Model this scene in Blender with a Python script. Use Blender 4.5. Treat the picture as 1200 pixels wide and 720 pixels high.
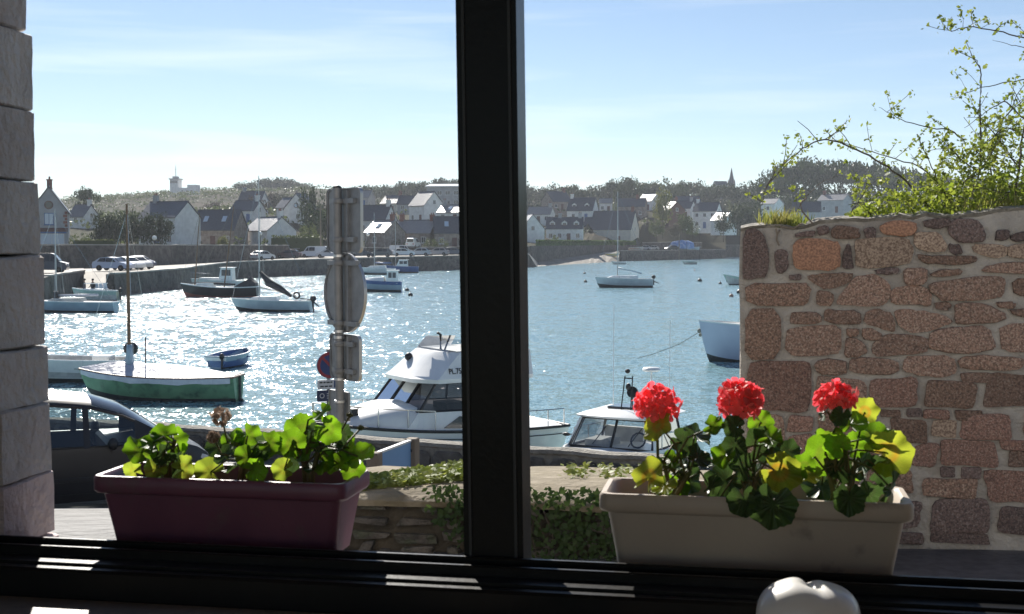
import bpy, bmesh, math, random
from mathutils import Vector, Matrix, noise
random.seed(7)
R = math.radians
SC = bpy.context.scene
for _o in list(bpy.data.objects): bpy.data.objects.remove(_o)
COL = SC.collection

# ------------------------------------------------------------ camera
F = 1500.0                      # focal length in photo pixels (photo 1200 x 720)
EYE = 5.0                       # eye height over the water
PITCH = math.atan(75 / F)
cam_d = bpy.data.cameras.new('camera'); cam_d.lens = 45; cam_d.sensor_width = 36
cam_d.clip_start = 0.05; cam_d.clip_end = 9000
cam = bpy.data.objects.new('camera', cam_d); COL.objects.link(cam)
cam.location = (0, 0, EYE); cam.rotation_euler = (math.pi / 2 - PITCH, 0, 0)
cam_d.dof.use_dof = True; cam_d.dof.focus_distance = 13; cam_d.dof.aperture_fstop = 14
SC.camera = cam

# ------------------------------------------------------------ sun, sky, exposure
SUN_AZ, SUN_EL = R(-15.5), R(33)
SV = Vector((math.sin(SUN_AZ) * math.cos(SUN_EL), math.cos(SUN_AZ) * math.cos(SUN_EL), math.sin(SUN_EL)))
sl = bpy.data.lights.new('sun', 'SUN'); sl.energy = 4.8; sl.angle = R(0.5); sl.color = (1.0, .95, .87)
so = bpy.data.objects.new('sun', sl); COL.objects.link(so); so.rotation_euler = SV.to_track_quat('Z', 'Y').to_euler()
so.location = (-20, 40, 60)
W = bpy.data.worlds.new("World"); SC.world = W; W.use_nodes = True
nt = W.node_tree; nt.nodes.clear()
def N(t, ty, **kw):
    n = t.nodes.new(ty)
    for k, v in kw.items(): setattr(n, k, v)
    return n
sky = N(nt, 'ShaderNodeTexSky', sky_type='NISHITA', sun_disc=False)
sky.sun_elevation = SUN_EL; sky.sun_rotation = SUN_AZ
sky.air_density = 0.8; sky.dust_density = 0.05; sky.ozone_density = 2.0; sky.altitude = 0
tc = N(nt, 'ShaderNodeTexCoord'); mp = N(nt, 'ShaderNodeMapping'); mp.inputs['Scale'].default_value = (1.2, 1.2, 16)
mp.inputs['Rotation'].default_value = (0, R(3.5), 0)
nz = N(nt, 'ShaderNodeTexNoise'); nz.inputs['Scale'].default_value = 2.6; nz.inputs['Detail'].default_value = 7; nz.inputs['Roughness'].default_value = .55
nz.inputs['Distortion'].default_value = .4
cr = N(nt, 'ShaderNodeMapRange'); cr.inputs['From Min'].default_value = .50; cr.inputs['From Max'].default_value = .80; cr.inputs['To Max'].default_value = .4
hs = N(nt, 'ShaderNodeHueSaturation'); hs.inputs['Saturation'].default_value = .25; hs.inputs['Value'].default_value = 1.25
mx = N(nt, 'ShaderNodeMix', data_type='RGBA')
bg = N(nt, 'ShaderNodeBackground'); bg.inputs['Strength'].default_value = 0.057
out = N(nt, 'ShaderNodeOutputWorld')
L = nt.links.new
L(tc.outputs['Generated'], mp.inputs['Vector']); L(mp.outputs['Vector'], nz.inputs['Vector']); L(nz.outputs['Fac'], cr.inputs['Value'])
L(sky.outputs['Color'], hs.inputs['Color']); L(cr.outputs['Result'], mx.inputs['Factor']); L(sky.outputs['Color'], mx.inputs[6]); L(hs.outputs['Color'], mx.inputs[7])
L(mx.outputs[2], bg.inputs['Color']); L(bg.outputs['Background'], out.inputs['Surface'])
SC.view_settings.view_transform = 'Standard'; SC.view_settings.look = 'None'
SC.view_settings.exposure = 0.92; SC.view_settings.gamma = 1
SC.cycles.max_bounces = 8; SC.cycles.transparent_max_bounces = 12; SC.cycles.caustics_reflective = False; SC.cycles.caustics_refractive = False
SC.cycles.sample_clamp_indirect = 6

# ------------------------------------------------------------ pixel helpers (photo measurements to metres)
CP, SP = math.cos(PITCH), math.sin(PITCH)
def ray(px, py):
    a = (px - 600) / F; b = (360 - py) / F
    return Vector((a, CP + b * SP, -SP + b * CP))
def at(px, py, Y):
    d = ray(px, py); return Vector((0, 0, EYE)) + d * (Y / d.y)
def on_z(px, py, z):
    d = ray(px, py); return Vector((0, 0, EYE)) + d * ((z - EYE) / d.z)
def on_plane(px, py, p0, n):
    d = ray(px, py); c = Vector((0, 0, EYE)); return c + d * ((p0 - c).dot(n) / d.dot(n))

# ------------------------------------------------------------ mesh builder
class MB:
    def __init__(s): s.v = []; s.f = []; s.m = []
    def add(s, vs, fs, mi=0):
        o = len(s.v); s.v += [tuple(v) for v in vs]
        for f in fs: s.f.append(tuple(i + o for i in f)); s.m.append(mi)
        return s
    def hexa(s, p, mi=0):        # p: 4 bottom, 4 top, counter-clockwise from above
        return s.add(p, [(3,2,1,0),(4,5,6,7),(0,1,5,4),(1,2,6,5),(2,3,7,6),(3,0,4,7)], mi)
    def box(s, c, d, mi=0, rz=0, M=None):
        x, y, z = [k / 2 for k in d]
        p = [Vector(q) for q in ((-x,-y,-z),(x,-y,-z),(x,y,-z),(-x,y,-z),(-x,-y,z),(x,-y,z),(x,y,z),(-x,y,z))]
        if rz: p = [Matrix.Rotation(rz, 3, 'Z') @ q for q in p]
        if M: p = [M @ q for q in p]
        return s.hexa([q + Vector(c) for q in p], mi)
    def bb(s, x0, x1, y0, y1, z0, z1, mi=0):
        return s.box(((x0+x1)/2, (y0+y1)/2, (z0+z1)/2), (x1-x0, y1-y0, z1-z0), mi)
    def bbev(s, x0, x1, y0, y1, z0, z1, b=.01, mi=0):      # chamfered box
        c = []; 
        for zz, i in ((z0, b), (z0+b, 0), (z1-b, 0), (z1, b)):
            X0, X1, Y0, Y1 = x0+i, x1-i, y0+i, y1-i
            c.append([(X0+b,Y0,zz),(X1-b,Y0,zz),(X1,Y0+b,zz),(X1,Y1-b,zz),(X1-b,Y1,zz),(X0+b,Y1,zz),(X0,Y1-b,zz),(X0,Y0+b,zz)])
        return s.loft(c, True, True, mi)
    def loft(s, loops, cap0=False, cap1=False, mi=0, closed=True):
        n = len(loops[0]); vs = [p for l in loops for p in l]; fs = []
        for i in range(len(loops)-1):
            for j in range(n if closed else n-1):
                a = i*n+j; b = i*n+(j+1) % n; fs.append((a, b, b+n, a+n))
        if cap0: fs.append(tuple(range(n-1, -1, -1)))
        if cap1: fs.append(tuple(range((len(loops)-1)*n, len(loops)*n)))
        return s.add(vs, fs, mi)
    def tube(s, pts, r, seg=6, mi=0, cap=True):
        pts = [Vector(p) for p in pts]; n = len(pts); rs = r if isinstance(r, (list, tuple)) else [r]*n
        loops = []; up = Vector((0, 0, 1))
        for i, p in enumerate(pts):
            d = (pts[min(i+1, n-1)] - pts[max(i-1, 0)])
            if d.length < 1e-9: d = Vector((0,0,1))
            d.normalize(); a = d.cross(up)
            if a.length < .05: a = d.cross(Vector((1, 0, 0)))
            a.normalize(); b = d.cross(a)
            loops.append([p + (a*math.cos(k*2*math.pi/seg) - b*math.sin(k*2*math.pi/seg))*rs[i]*-1 for k in range(seg)])
        return s.loft(loops, cap, cap, mi)
    def lathe(s, prof, seg=16, c=(0,0,0), mi=0, M=None):
        loops = []
        for r, z in prof:
            l = [Vector((r*math.cos(k*2*math.pi/seg), r*math.sin(k*2*math.pi/seg), z)) for k in range(seg)]
            if M: l = [M @ q for q in l]
            loops.append([q + Vector(c) for q in l])
        return s.loft(loops, True, True, mi)
    def ball(s, c, r, seg=10, rings=6, mi=0, M=None):
        if not isinstance(r, (tuple, list)): r = (r, r, r)
        loops = []
        for i in range(rings+1):
            th = -math.pi/2 + math.pi*(i+.02*(i==0)-.02*(i==rings))/rings
            l = [Vector((r[0]*math.cos(th)*math.cos(k*2*math.pi/seg), r[1]*math.cos(th)*math.sin(k*2*math.pi/seg), r[2]*math.sin(th))) for k in range(seg)]
            if M: l = [M @ q for q in l]
            loops.append([q + Vector(c) for q in l])
        return s.loft(loops, True, True, mi)
    def ext(s, poly, a, b, mi=0):     # poly of (u,v), functions a(u,v), b(u,v) give both ends
        l0 = [a(*p) for p in poly]; l1 = [b(*p) for p in poly]
        return s.loft([l0, l1], True, True, mi)
    def mesh(s, name, mats):
        me = bpy.data.meshes.new(name); me.from_pydata(s.v, [], s.f)
        if not isinstance(mats, (list, tuple)): mats = [mats]
        for m in mats: me.materials.append(m)
        me.polygons.foreach_set('material_index', s.m); return me
    def build(s, name, mats, parent=None, smooth=None, fix=True, weld=False):
        me = s.mesh(name, mats)
        if weld:
            bm = bmesh.new(); bm.from_mesh(me); bmesh.ops.remove_doubles(bm, verts=bm.verts, dist=1e-4); bm.to_mesh(me); bm.free()
        if fix:
            bm = bmesh.new(); bm.from_mesh(me); bmesh.ops.recalc_face_normals(bm, faces=bm.faces); bm.to_mesh(me); bm.free()
        if smooth:
            me.polygons.foreach_set('use_smooth', [True]*len(me.polygons))
            if smooth is not True: me.set_sharp_from_angle(angle=R(smooth))
        me.update()
        return put(name, me, parent)
def put(name, me, parent=None, loc=None, rot=None, scale=None):
    o = bpy.data.objects.new(name, me); COL.objects.link(o)
    if parent: o.parent = parent
    if loc is not None: o.location = loc
    if rot is not None: o.rotation_euler = rot
    if scale is not None: o.scale = scale
    return o
def tag(o, label, cat, group=None):
    o['label'] = label; o['category'] = cat
    if group: o['group'] = group
    return o
def thing(name, label, cat, loc=(0,0,0), rz=0, group=None):
    o = bpy.data.objects.new(name, None); COL.objects.link(o); o.empty_display_size = .1
    o.location = loc; o.rotation_euler = (0, 0, rz); return tag(o, label, cat, group)
def struct(o): o['kind'] = 'structure'; return o
def stuff(o): o['kind'] = 'stuff'; return o
KIDS = {}
def dup(root, loc, rz, label, group=None, scale=None):
    r = root.copy(); COL.objects.link(r); r.location = loc; r.rotation_euler = (0, 0, rz); r['label'] = label
    if group: r['group'] = group
    if scale: r.scale = scale
    for ch in root.children:
        c = ch.copy(); COL.objects.link(c); c.parent = r
        for g in ch.children:
            d = g.copy(); COL.objects.link(d); d.parent = c
    return r
def sstep(a, b, x):
    t = max(0, min(1, (x-a)/(b-a))); return t*t*(3-2*t)
def lerp(a, b, t): return a+(b-a)*t
def interp(x, tab):
    if x <= tab[0][0]: return tab[0][1]
    for (a, u), (b, v) in zip(tab, tab[1:]):
        if x <= b: return u+(v-u)*(x-a)/(b-a)
    return tab[-1][1]
rnd = random.uniform

# ------------------------------------------------------------ materials
def mat(name, c1, c2=None, scale=4, rough=.6, bump=0, bscale=30, metal=0, spec=.5, rand=0, detail=5, coat=0, c3=None, s3=1, c3r=(.5, .72), objcol=False, lo=.35, hi=.65, stretch=None, world=False):
    m = bpy.data.materials.new(name); m.use_nodes = True; t = m.node_tree; b = t.nodes['Principled BSDF']; l = t.links.new
    b.inputs['Roughness'].default_value = rough; b.inputs['Metallic'].default_value = metal
    b.inputs['Specular IOR Level'].default_value = spec
    if coat: b.inputs['Coat Weight'].default_value = coat; b.inputs['Coat Roughness'].default_value = .08
    if world:
        g = N(t, 'ShaderNodeNewGeometry'); vec = g.outputs['Position']
    else:
        tcn = N(t, 'ShaderNodeTexCoord'); vec = tcn.outputs['Object']
    if rand:
        oi = N(t, 'ShaderNodeObjectInfo'); va = N(t, 'ShaderNodeVectorMath', operation='ADD')
        ml = N(t, 'ShaderNodeMath', operation='MULTIPLY'); ml.inputs[1].default_value = 37; l(oi.outputs['Random'], ml.inputs[0])
        l(vec, va.inputs[0]); l(ml.outputs[0], va.inputs[1]); vec = va.outputs[0]
    if stretch:
        mpn = N(t, 'ShaderNodeMapping'); mpn.inputs['Scale'].default_value = stretch; l(vec, mpn.inputs['Vector']); vec = mpn.outputs['Vector']
    col = None
    if objcol:
        oc = N(t, 'ShaderNodeObjectInfo'); col = oc.outputs['Color']
    def nmix(cur, cB, sc, lo, hi):
        n = N(t, 'ShaderNodeTexNoise'); n.inputs['Scale'].default_value = sc; n.inputs['Detail'].default_value = detail; l(vec, n.inputs['Vector'])
        mr = N(t, 'ShaderNodeMapRange'); mr.inputs['From Min'].default_value = lo; mr.inputs['From Max'].default_value = hi; l(n.outputs['Fac'], mr.inputs['Value'])
        mxn = N(t, 'ShaderNodeMix', data_type='RGBA'); l(mr.outputs['Result'], mxn.inputs['Factor'])
        if cur is None: mxn.inputs[6].default_value = (*c1, 1)
        else: l(cur, mxn.inputs[6])
        mxn.inputs[7].default_value = (*cB, 1); return mxn.outputs[2]
    if c2: col = nmix(col, c2, scale, lo, hi)
    if c3: col = nmix(col, c3, s3, *c3r)
    if rand:
        hv = N(t, 'ShaderNodeHueSaturation'); mr = N(t, 'ShaderNodeMapRange'); mr.inputs['To Min'].default_value = 1-rand; mr.inputs['To Max'].default_value = 1+rand
        l(oi.outputs['Random'], mr.inputs['Value']); l(mr.outputs['Result'], hv.inputs['Value'])
        if col is None: hv.inputs['Color'].default_value = (*c1, 1)
        else: l(col, hv.inputs['Color'])
        col = hv.outputs['Color']
    if col is None: b.inputs['Base Color'].default_value = (*c1, 1)
    else: l(col, b.inputs['Base Color'])
    if bump:
        n = N(t, 'ShaderNodeTexNoise'); n.inputs['Scale'].default_value = bscale; n.inputs['Detail'].default_value = 6; l(vec, n.inputs['Vector'])
        bp = N(t, 'ShaderNodeBump'); bp.inputs['Strength'].default_value = bump; bp.inputs['Distance'].default_value = 1/bscale
        l(n.outputs['Fac'], bp.inputs['Height']); l(bp.outputs['Normal'], b.inputs['Normal'])
    return m
def leafmat(name, c1, c2, scale=2, trans=.45, rough=.5, rand=.15, tc_=None, zone=None, world=True, spec=.12):
    m = mat(name, c1, c2, scale, rough, rand=rand, world=world, spec=.35 if zone else spec); t = m.node_tree; l = t.links.new
    b = t.nodes['Principled BSDF']; o = t.nodes['Material Output']
    tr = N(t, 'ShaderNodeBsdfTranslucent'); ms = N(t, 'ShaderNodeMixShader'); ms.inputs[0].default_value = trans
    src = b.inputs['Base Color'].links[0].from_socket
    hv = N(t, 'ShaderNodeHueSaturation'); hv.inputs['Hue'].default_value = .485; hv.inputs['Saturation'].default_value = 1.1; hv.inputs['Value'].default_value = tc_ or 2.0
    if zone:      # brownish horseshoe zone of geranium leaves, in leaf coordinates
        tcn = N(t, 'ShaderNodeTexCoord'); vl = N(t, 'ShaderNodeVectorMath', operation='LENGTH'); l(tcn.outputs['Object'], vl.inputs[0])
        ramp = N(t, 'ShaderNodeValToRGB'); e = ramp.color_ramp.elements
        e[0].position = .05; e[0].color = (0,0,0,1); e[1].position = .34; e[1].color = (1,1,1,1)
        q = ramp.color_ramp.elements.new(.52); q.color = (0,0,0,1)
        l(vl.outputs['Value'], ramp.inputs[0])
        zm = N(t, 'ShaderNodeMath', operation='MULTIPLY'); zm.inputs[1].default_value = zone[1]; l(ramp.outputs[0], zm.inputs[0])
        mxn = N(t, 'ShaderNodeMix', data_type='RGBA'); l(zm.outputs[0], mxn.inputs['Factor']); l(src, mxn.inputs[6]); mxn.inputs[7].default_value = (*zone[0], 1)
        l(mxn.outputs[2], b.inputs['Base Color']); src = mxn.outputs[2]
        # veins: radial ridges
    l(src, hv.inputs['Color']); l(hv.outputs['Color'], tr.inputs['Color'])
    l(b.outputs[0], ms.inputs[1]); l(tr.outputs[0], ms.inputs[2]); l(ms.outputs[0], o.inputs['Surface'])
    return m
def glassmat(name, tint=(.6,.65,.65), refl=.18, rough=.03, alpha=.75):
    m = bpy.data.materials.new(name); m.use_nodes = True; t = m.node_tree; t.nodes.clear(); l = t.links.new
    o = N(t, 'ShaderNodeOutputMaterial'); tr = N(t, 'ShaderNodeBsdfTransparent'); tr.inputs[0].default_value = (*[k*alpha for k in tint], 1)
    g = N(t, 'ShaderNodeBsdfGlossy'); g.inputs['Roughness'].default_value = rough
    fr = N(t, 'ShaderNodeFresnel'); fr.inputs[0].default_value = 1.5
    ad = N(t, 'ShaderNodeMath', operation='ADD', use_clamp=True); ad.inputs[1].default_value = refl-.04; l(fr.outputs[0], ad.inputs[0])
    ms = N(t, 'ShaderNodeMixShader'); l(ad.outputs[0], ms.inputs[0]); l(tr.outputs[0], ms.inputs[1]); l(g.outputs[0], ms.inputs[2]); l(ms.outputs[0], o.inputs[0])
    return m
M = {}
M['white'] = mat('white_gelcoat', (.86,.86,.84), (.76,.77,.76), 3, .28, spec=.5, coat=.2)
M['white_wall'] = mat('white_render', (.84,.83,.80), (.70,.69,.66), 1.2, .8, bump=.15, bscale=8)
M['cream_wall'] = mat('cream_render', (.72,.67,.57), (.60,.56,.48), 1.0, .85, bump=.15, bscale=8)
M['grey_wall'] = mat('grey_render', (.42,.42,.42), (.34,.34,.35), 1.0, .85)
M['stone_wall'] = mat('granite_house_wall', (.38,.32,.27), (.22,.18,.155), 1.8, .9, bump=.5, bscale=3, detail=9)
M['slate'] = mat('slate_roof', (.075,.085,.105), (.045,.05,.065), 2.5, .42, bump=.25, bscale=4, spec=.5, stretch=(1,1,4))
M['slate_pale'] = mat('painted_gleam_slate_roof', (.26,.25,.25), (.18,.175,.18), 2.5, .33, bump=.25, bscale=4, stretch=(1,1,4))  # paler slate: sun gleam put partly into the base colour
M['brick'] = mat('red_brick', (.28,.12,.09), (.18,.08,.06), 4, .85)
M['brown'] = mat('brown_boards', (.16,.07,.055), (.10,.05,.04), 4, .7)
M['dark_glass'] = mat('dark_window_glass', (.03,.035,.045), rough=.08, spec=.6)
M['pale_glass'] = mat('window_painted_sky_reflection', (.45,.55,.66), rough=.12, spec=.6)  # sky reflection put into a pale blue base colour
M['frame_white'] = mat('white_painted_wood', (.7,.7,.68), rough=.5)
M['blue_paint'] = mat('blue_paint', (.06,.14,.34), (.05,.11,.27), 2, .4)
M['paleblue'] = mat('pale_blue_paint', (.36,.47,.55), (.30,.40,.48), 1.5, .4)
M['green_paint'] = mat('green_hull_paint', (.17,.33,.19), (.12,.26,.15), 2.2, .38, c3=(.05,.10,.07), s3=3)
M['black_paint'] = mat('black_hull_paint', (.02,.02,.024), (.03,.03,.034), 2, .35)
M['red_bottom'] = mat('red_antifouling', (.30,.07,.05), (.2,.05,.04), 3, .6)
M['dark_bottom'] = mat('dark_antifouling', (.025,.03,.035), (.05,.06,.05), 3, .7)
M['wood'] = mat('varnished_wood', (.22,.12,.06), (.14,.075,.04), 6, .45, stretch=(1,8,8))
M['post_wood'] = mat('weathered_post_wood', (.25,.20,.15), (.15,.12,.09), 6, .85, bump=.4, bscale=20, stretch=(1,1,.2))
M['alu'] = mat('aluminium_mast', (.48,.48,.47), (.40,.40,.40), 3, .4, metal=.7)
M['black'] = mat('black_plastic', (.015,.015,.016), rough=.45)
M['canvas_dark'] = mat('dark_sail_cover', (.03,.03,.035), (.05,.05,.055), 5, .8)
M['tarp'] = mat('pale_boat_cover', (.60,.60,.66), (.48,.48,.55), 2.5, .5, bump=.3, bscale=5)
M['bluetarp'] = mat('blue_sheet', (.08,.20,.52), (.20,.34,.62), 1.2, .5, bump=.4, bscale=3, c3=(.5,.6,.75), s3=.9)
M['deck'] = mat('pale_deck', (.55,.55,.52), (.42,.42,.40), 5, .6)
M['steel'] = mat('stainless_rail', (.55,.55,.55), rough=.25, metal=1)
M['tyre'] = mat('tyre_rubber', (.02,.02,.02), rough=.8)
M['rim'] = mat('wheel_alloy', (.45,.45,.46), rough=.3, metal=.8)
M['carpaint'] = mat('car_paint', (.5,.5,.5), rough=.3, objcol=True, coat=.6)
M['carglass'] = mat('tinted_car_glass', (.02,.025,.03), rough=.05, spec=.7)
M['lamp_glass'] = mat('headlamp_glass', (.6,.6,.6), rough=.15)
M['globe'] = mat('white_lamp_globe', (.85,.85,.82), rough=.3)
M['galv'] = mat('galvanised_steel', (.28,.29,.30), (.21,.22,.23), 9, .5, metal=.25, c3=(.33,.33,.32), s3=3)
M['galv_post'] = mat('weathered_steel_post', (.25,.25,.25), (.19,.19,.19), 10, .5, metal=.25)
M['signedge'] = mat('bare_sign_edge', (.55,.55,.55), rough=.35, metal=.8)
M['trunk'] = mat('tree_bark', (.08,.06,.045), (.05,.04,.03), 6, .9, bump=.5, bscale=12)
M['quay'] = mat('harbour_granite_masonry', (.16,.14,.125), (.06,.055,.05), 1.3, .9, bump=.8, bscale=1.6, detail=9, c3=(.05,.055,.045), s3=.22)
M['coping'] = mat('pale_coping', (.34,.32,.29), (.26,.25,.23), .8, .8)
M['land'] = mat('rough_hillside', (.045,.048,.028), (.07,.058,.038), .05, .95, spec=.03, world=True, c3=(.03,.035,.018), s3=.12)
M['roadfar'] = mat('pale_concrete', (.40,.37,.32), (.30,.28,.245), .25, .8, spec=.15, world=True)
M['wetramp'] = mat('damp_concrete_ramp', (.30,.275,.235), (.20,.18,.155), .3, .75, spec=.15, world=True)
M['hull_grey'] = mat('pale_grey_hull', (.55,.60,.63), (.46,.51,.55), 1.5, .35)
M['seagreen'] = mat('pale_green_hull', (.40,.52,.47), (.34,.46,.42), 1.5, .4)
M['yellow'] = mat('yellow_hull', (.72,.58,.14), rough=.45)
M['purple'] = mat('lilac_hull', (.35,.36,.62), rough=.45)
M['rust'] = mat('faded_red_hull', (.38,.22,.17), rough=.55)
M['rope'] = mat('mooring_rope', (.25,.23,.19), rough=.9)
M['hedge'] = leafmat('hedge_leaves', (.07,.12,.03), (.035,.07,.02), .8, .3)
M['fol_dark'] = leafmat('dark_pine_foliage', (.030,.048,.022), (.055,.075,.032), .12, .18, rand=.25, tc_=1.2)
M['fol_mid'] = leafmat('broadleaf_foliage', (.06,.085,.032), (.09,.11,.045), .15, .28, rand=.25, tc_=1.4)
M['fol_gold'] = leafmat('golden_foliage', (.12,.13,.045), (.085,.10,.035), .15, .35, rand=.15, tc_=1.5)
M['fol_brown'] = leafmat('bare_twig_mass', (.085,.07,.05), (.11,.09,.06), .2, .15, rand=.2, tc_=1.1)

# ============================================================ FAR SHORE DATA (px from the photo, metres away)
# houses: label, px centre, py base, dist, ridge-length m, depth m, wall m, ridge rise m, yaw deg, wall, roof, options
HOUSES = [
 ("tall gabled house with round attic window and brown band at far left", 60, 291, 190, 9.5, 5.0, 5.4, 3.4, 107, 'grey_wall', 'slate', dict(special='gable', chim=[(-1.5,.0)])),
 ("small white gabled house half hidden by trees beside tall gabled house", 98, 266, 300, 5.5, 4.5, 2.4, 2.6, -32, 'white_wall', 'slate', dict(fw=1, fl=1, gw=1, chim=[(.96,0)])),
 ("long slate roofed white house with big shaded right gable behind dark cypress hedge", 199, 290, 232, 9.4, 6.0, 5.4, 2.7, -32, 'white_wall', 'slate', dict(fw=3, fl=2, gw=0, chim=[(-.8,0)])),
 ("granite house with two bright skylights left of gleaming white roof", 258, 290, 246, 8.6, 6.5, 3.4, 3.6, -12, 'stone_wall', 'slate', dict(fw=3, fl=1, sky=2, chim=[])),
 ("dark slate house with white end wall standing behind the skylight house", 291, 262, 300, 6.4, 5.0, 3.0, 2.2, -22, 'white_wall', 'slate', dict(fw=2, fl=1, gw=1, chim=[(.95,0)])),
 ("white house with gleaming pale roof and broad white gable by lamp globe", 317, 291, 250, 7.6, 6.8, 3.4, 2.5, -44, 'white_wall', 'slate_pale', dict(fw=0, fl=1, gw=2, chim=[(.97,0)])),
 ("small white hillside house with ochre patch above gleaming pale roof", 337, 257, 330, 4.2, 4.2, 3.0, 2.4, -50, 'white_wall', 'slate', dict(fw=1, fl=1, gw=1, chim=[])),
 ("pointed white gable with round window left of tall sign panel", 353, 262, 310, 6.5, 6.2, 3.4, 3.6, 78, 'white_wall', 'slate', dict(special='round', chim=[])),
 ("low white house with broad dark slate roof right of tall sign panel", 441, 275, 292, 7.6, 5.5, 3.3, 3.2, -24, 'white_wall', 'slate', dict(fw=2, fl=1, gw=1, chim=[(.96,0)])),
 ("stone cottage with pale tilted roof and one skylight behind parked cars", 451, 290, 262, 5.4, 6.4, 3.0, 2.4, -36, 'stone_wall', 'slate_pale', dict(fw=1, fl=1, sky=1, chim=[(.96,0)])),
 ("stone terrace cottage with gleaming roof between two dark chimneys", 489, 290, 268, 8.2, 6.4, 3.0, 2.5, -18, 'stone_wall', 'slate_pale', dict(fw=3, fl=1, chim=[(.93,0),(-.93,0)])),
 ("dark roofed cottage with skylight at right end of stone terrace", 524, 291, 266, 5.4, 6.0, 3.2, 3.2, 6, 'stone_wall', 'slate', dict(fw=2, fl=1, sky=1, chim=[])),
 ("white house with pointed gable and dark roof below modern block", 500, 262, 330, 7.0, 6.2, 4.6, 3.4, -52, 'white_wall', 'slate', dict(fw=2, fl=1, gw=3, chim=[])),
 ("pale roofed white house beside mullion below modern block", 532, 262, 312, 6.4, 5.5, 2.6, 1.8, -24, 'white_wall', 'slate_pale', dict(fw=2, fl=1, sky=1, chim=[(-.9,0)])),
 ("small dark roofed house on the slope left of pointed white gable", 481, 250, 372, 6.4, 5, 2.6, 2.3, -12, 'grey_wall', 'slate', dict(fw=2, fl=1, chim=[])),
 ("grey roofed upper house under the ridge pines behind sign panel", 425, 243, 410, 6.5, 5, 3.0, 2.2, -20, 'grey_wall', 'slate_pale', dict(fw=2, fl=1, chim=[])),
 ("white gable of house cut off by right edge of mullion", 622, 284, 312, 7.0, 5.6, 3.2, 3.4, -82, 'white_wall', 'slate', dict(fw=0, fl=1, gw=1, chim=[])),
 ("slate roofed stone house highest on slope right of mullion", 652, 247, 400, 7.2, 6.0, 2.8, 3.0, 35, 'stone_wall', 'slate', dict(fw=3, fl=1, chim=[(.9,0)])),
 ("white house with pale sunlit roof and dormers on upper slope", 683, 259, 372, 7.6, 6.4, 3.0, 3.6, -20, 'white_wall', 'slate', dict(fw=2, fl=1, gw=0, dorm=2, chim=[(-.96,0)], topslope=True)),
 ("white cottage with dormer windows behind hedge right of mullion", 662, 283, 322, 9.0, 6.0, 3.2, 2.7, -6, 'white_wall', 'slate', dict(fw=4, fl=1, dorm=3, chim=[(.93,0),(-.3,0)])),
 ("stone gable rising between dormered cottage and big slate roof", 687, 276, 422, 6.8, 5.7, 4.6, 3.7, -64, 'stone_wall', 'slate', dict(fw=0, fl=1, gw=1, chim=[])),
 ("large cream house with huge dark slate roof and white right gable", 716, 285, 318, 12.2, 8.0, 3.4, 4.4, -20, 'cream_wall', 'slate', dict(fw=2, fl=1, gw=1, chim=[(.96,0)])),
 ("small white flat fronted house above big slate roof", 710, 249, 420, 4.0, 4.0, 3.0, 1.4, -8, 'white_wall', 'slate_pale', dict(fw=2, fl=1, chim=[])),
 ("dark roofed house with white window bays behind big slate roof", 741, 255, 400, 8.5, 5.5, 3.4, 2.4, -14, 'stone_wall', 'slate', dict(fw=3, fl=1, chim=[(.4,0)])),
 ("brown walled house with small white gable beside golden tree", 788, 262, 390, 6.0, 5.5, 4.0, 2.6, -70, 'brown', 'slate', dict(fw=1, fl=1, gw=1, chim=[(.9,0)])),
 ("tall white house with dark roof near church spire", 829, 268, 400, 7.4, 6.0, 5.4, 2.6, -26, 'white_wall', 'slate', dict(fw=3, fl=2, gw=1, chim=[(-.95,0)])),
 ("dark roofed house half buried in trees left of tall white house", 806, 247, 460, 8.0, 6, 3.0, 2.0, 4, 'stone_wall', 'slate', dict(fw=2, fl=1, chim=[])),
 ("grey block house on the wooded skyline left of spire", 844, 226, 640, 6.0, 5, 4.0, 1.5, 8, 'grey_wall', 'slate', dict(fw=2, fl=1, chim=[])),
 ("pale roofed house glinting under dark wood left of blue shed", 905, 250, 420, 5.0, 6, 3.0, 1.7, -40, 'white_wall', 'slate_pale', dict(fw=1, fl=1, chim=[])),
 ("small white house peeping over trees right of golden tree", 802, 256, 440, 6.5, 5.5, 3.4, 2.4, -30, 'white_wall', 'slate', dict(fw=2, fl=1, gw=1, chim=[(.9,0)])),
 ("white cottage end on to the road right of tall white house", 848, 270, 410, 6.0, 5.5, 3.2, 2.6, -55, 'white_wall', 'slate', dict(fw=1, fl=1, gw=1, chim=[])),
 ("low white bungalow above dormered cottage beside mullion", 634, 262, 400, 7.5, 5.5, 2.8, 2.2, -18, 'white_wall', 'slate_pale', dict(fw=3, fl=1, chim=[(.9,0)])),
 ("white gabled house at top of slope left of golden tree", 762, 247, 470, 6.5, 6.0, 3.4, 2.8, -48, 'white_wall', 'slate', dict(fw=2, fl=1, gw=1, chim=[])),
 ("dark roofed house behind the white mast of the left shore", 297, 247, 380, 7.0, 5.5, 3.0, 2.6, -10, 'white_wall', 'slate', dict(fw=2, fl=1, chim=[(-.9,0)])),
 ("small cream house under the pines above low white house", 462, 250, 400, 6.5, 5.5, 3.0, 2.4, -35, 'cream_wall', 'slate', dict(fw=2, fl=1, gw=1, chim=[(.9,0)])),
 ("blue grey shed roof behind grass tuft on wall", 945, 262, 380, 8.0, 6, 3.4, 2.8, -16, 'grey_wall', 'slate', dict(fw=1, fl=1, chim=[])),
 ("grey house with white roof edge under wood behind shrub", 978, 250, 430, 9.0, 7, 4.2, 2.0, -38, 'grey_wall', 'slate_pale', dict(fw=2, fl=1, chim=[(-.9,0)])),
]
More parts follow.
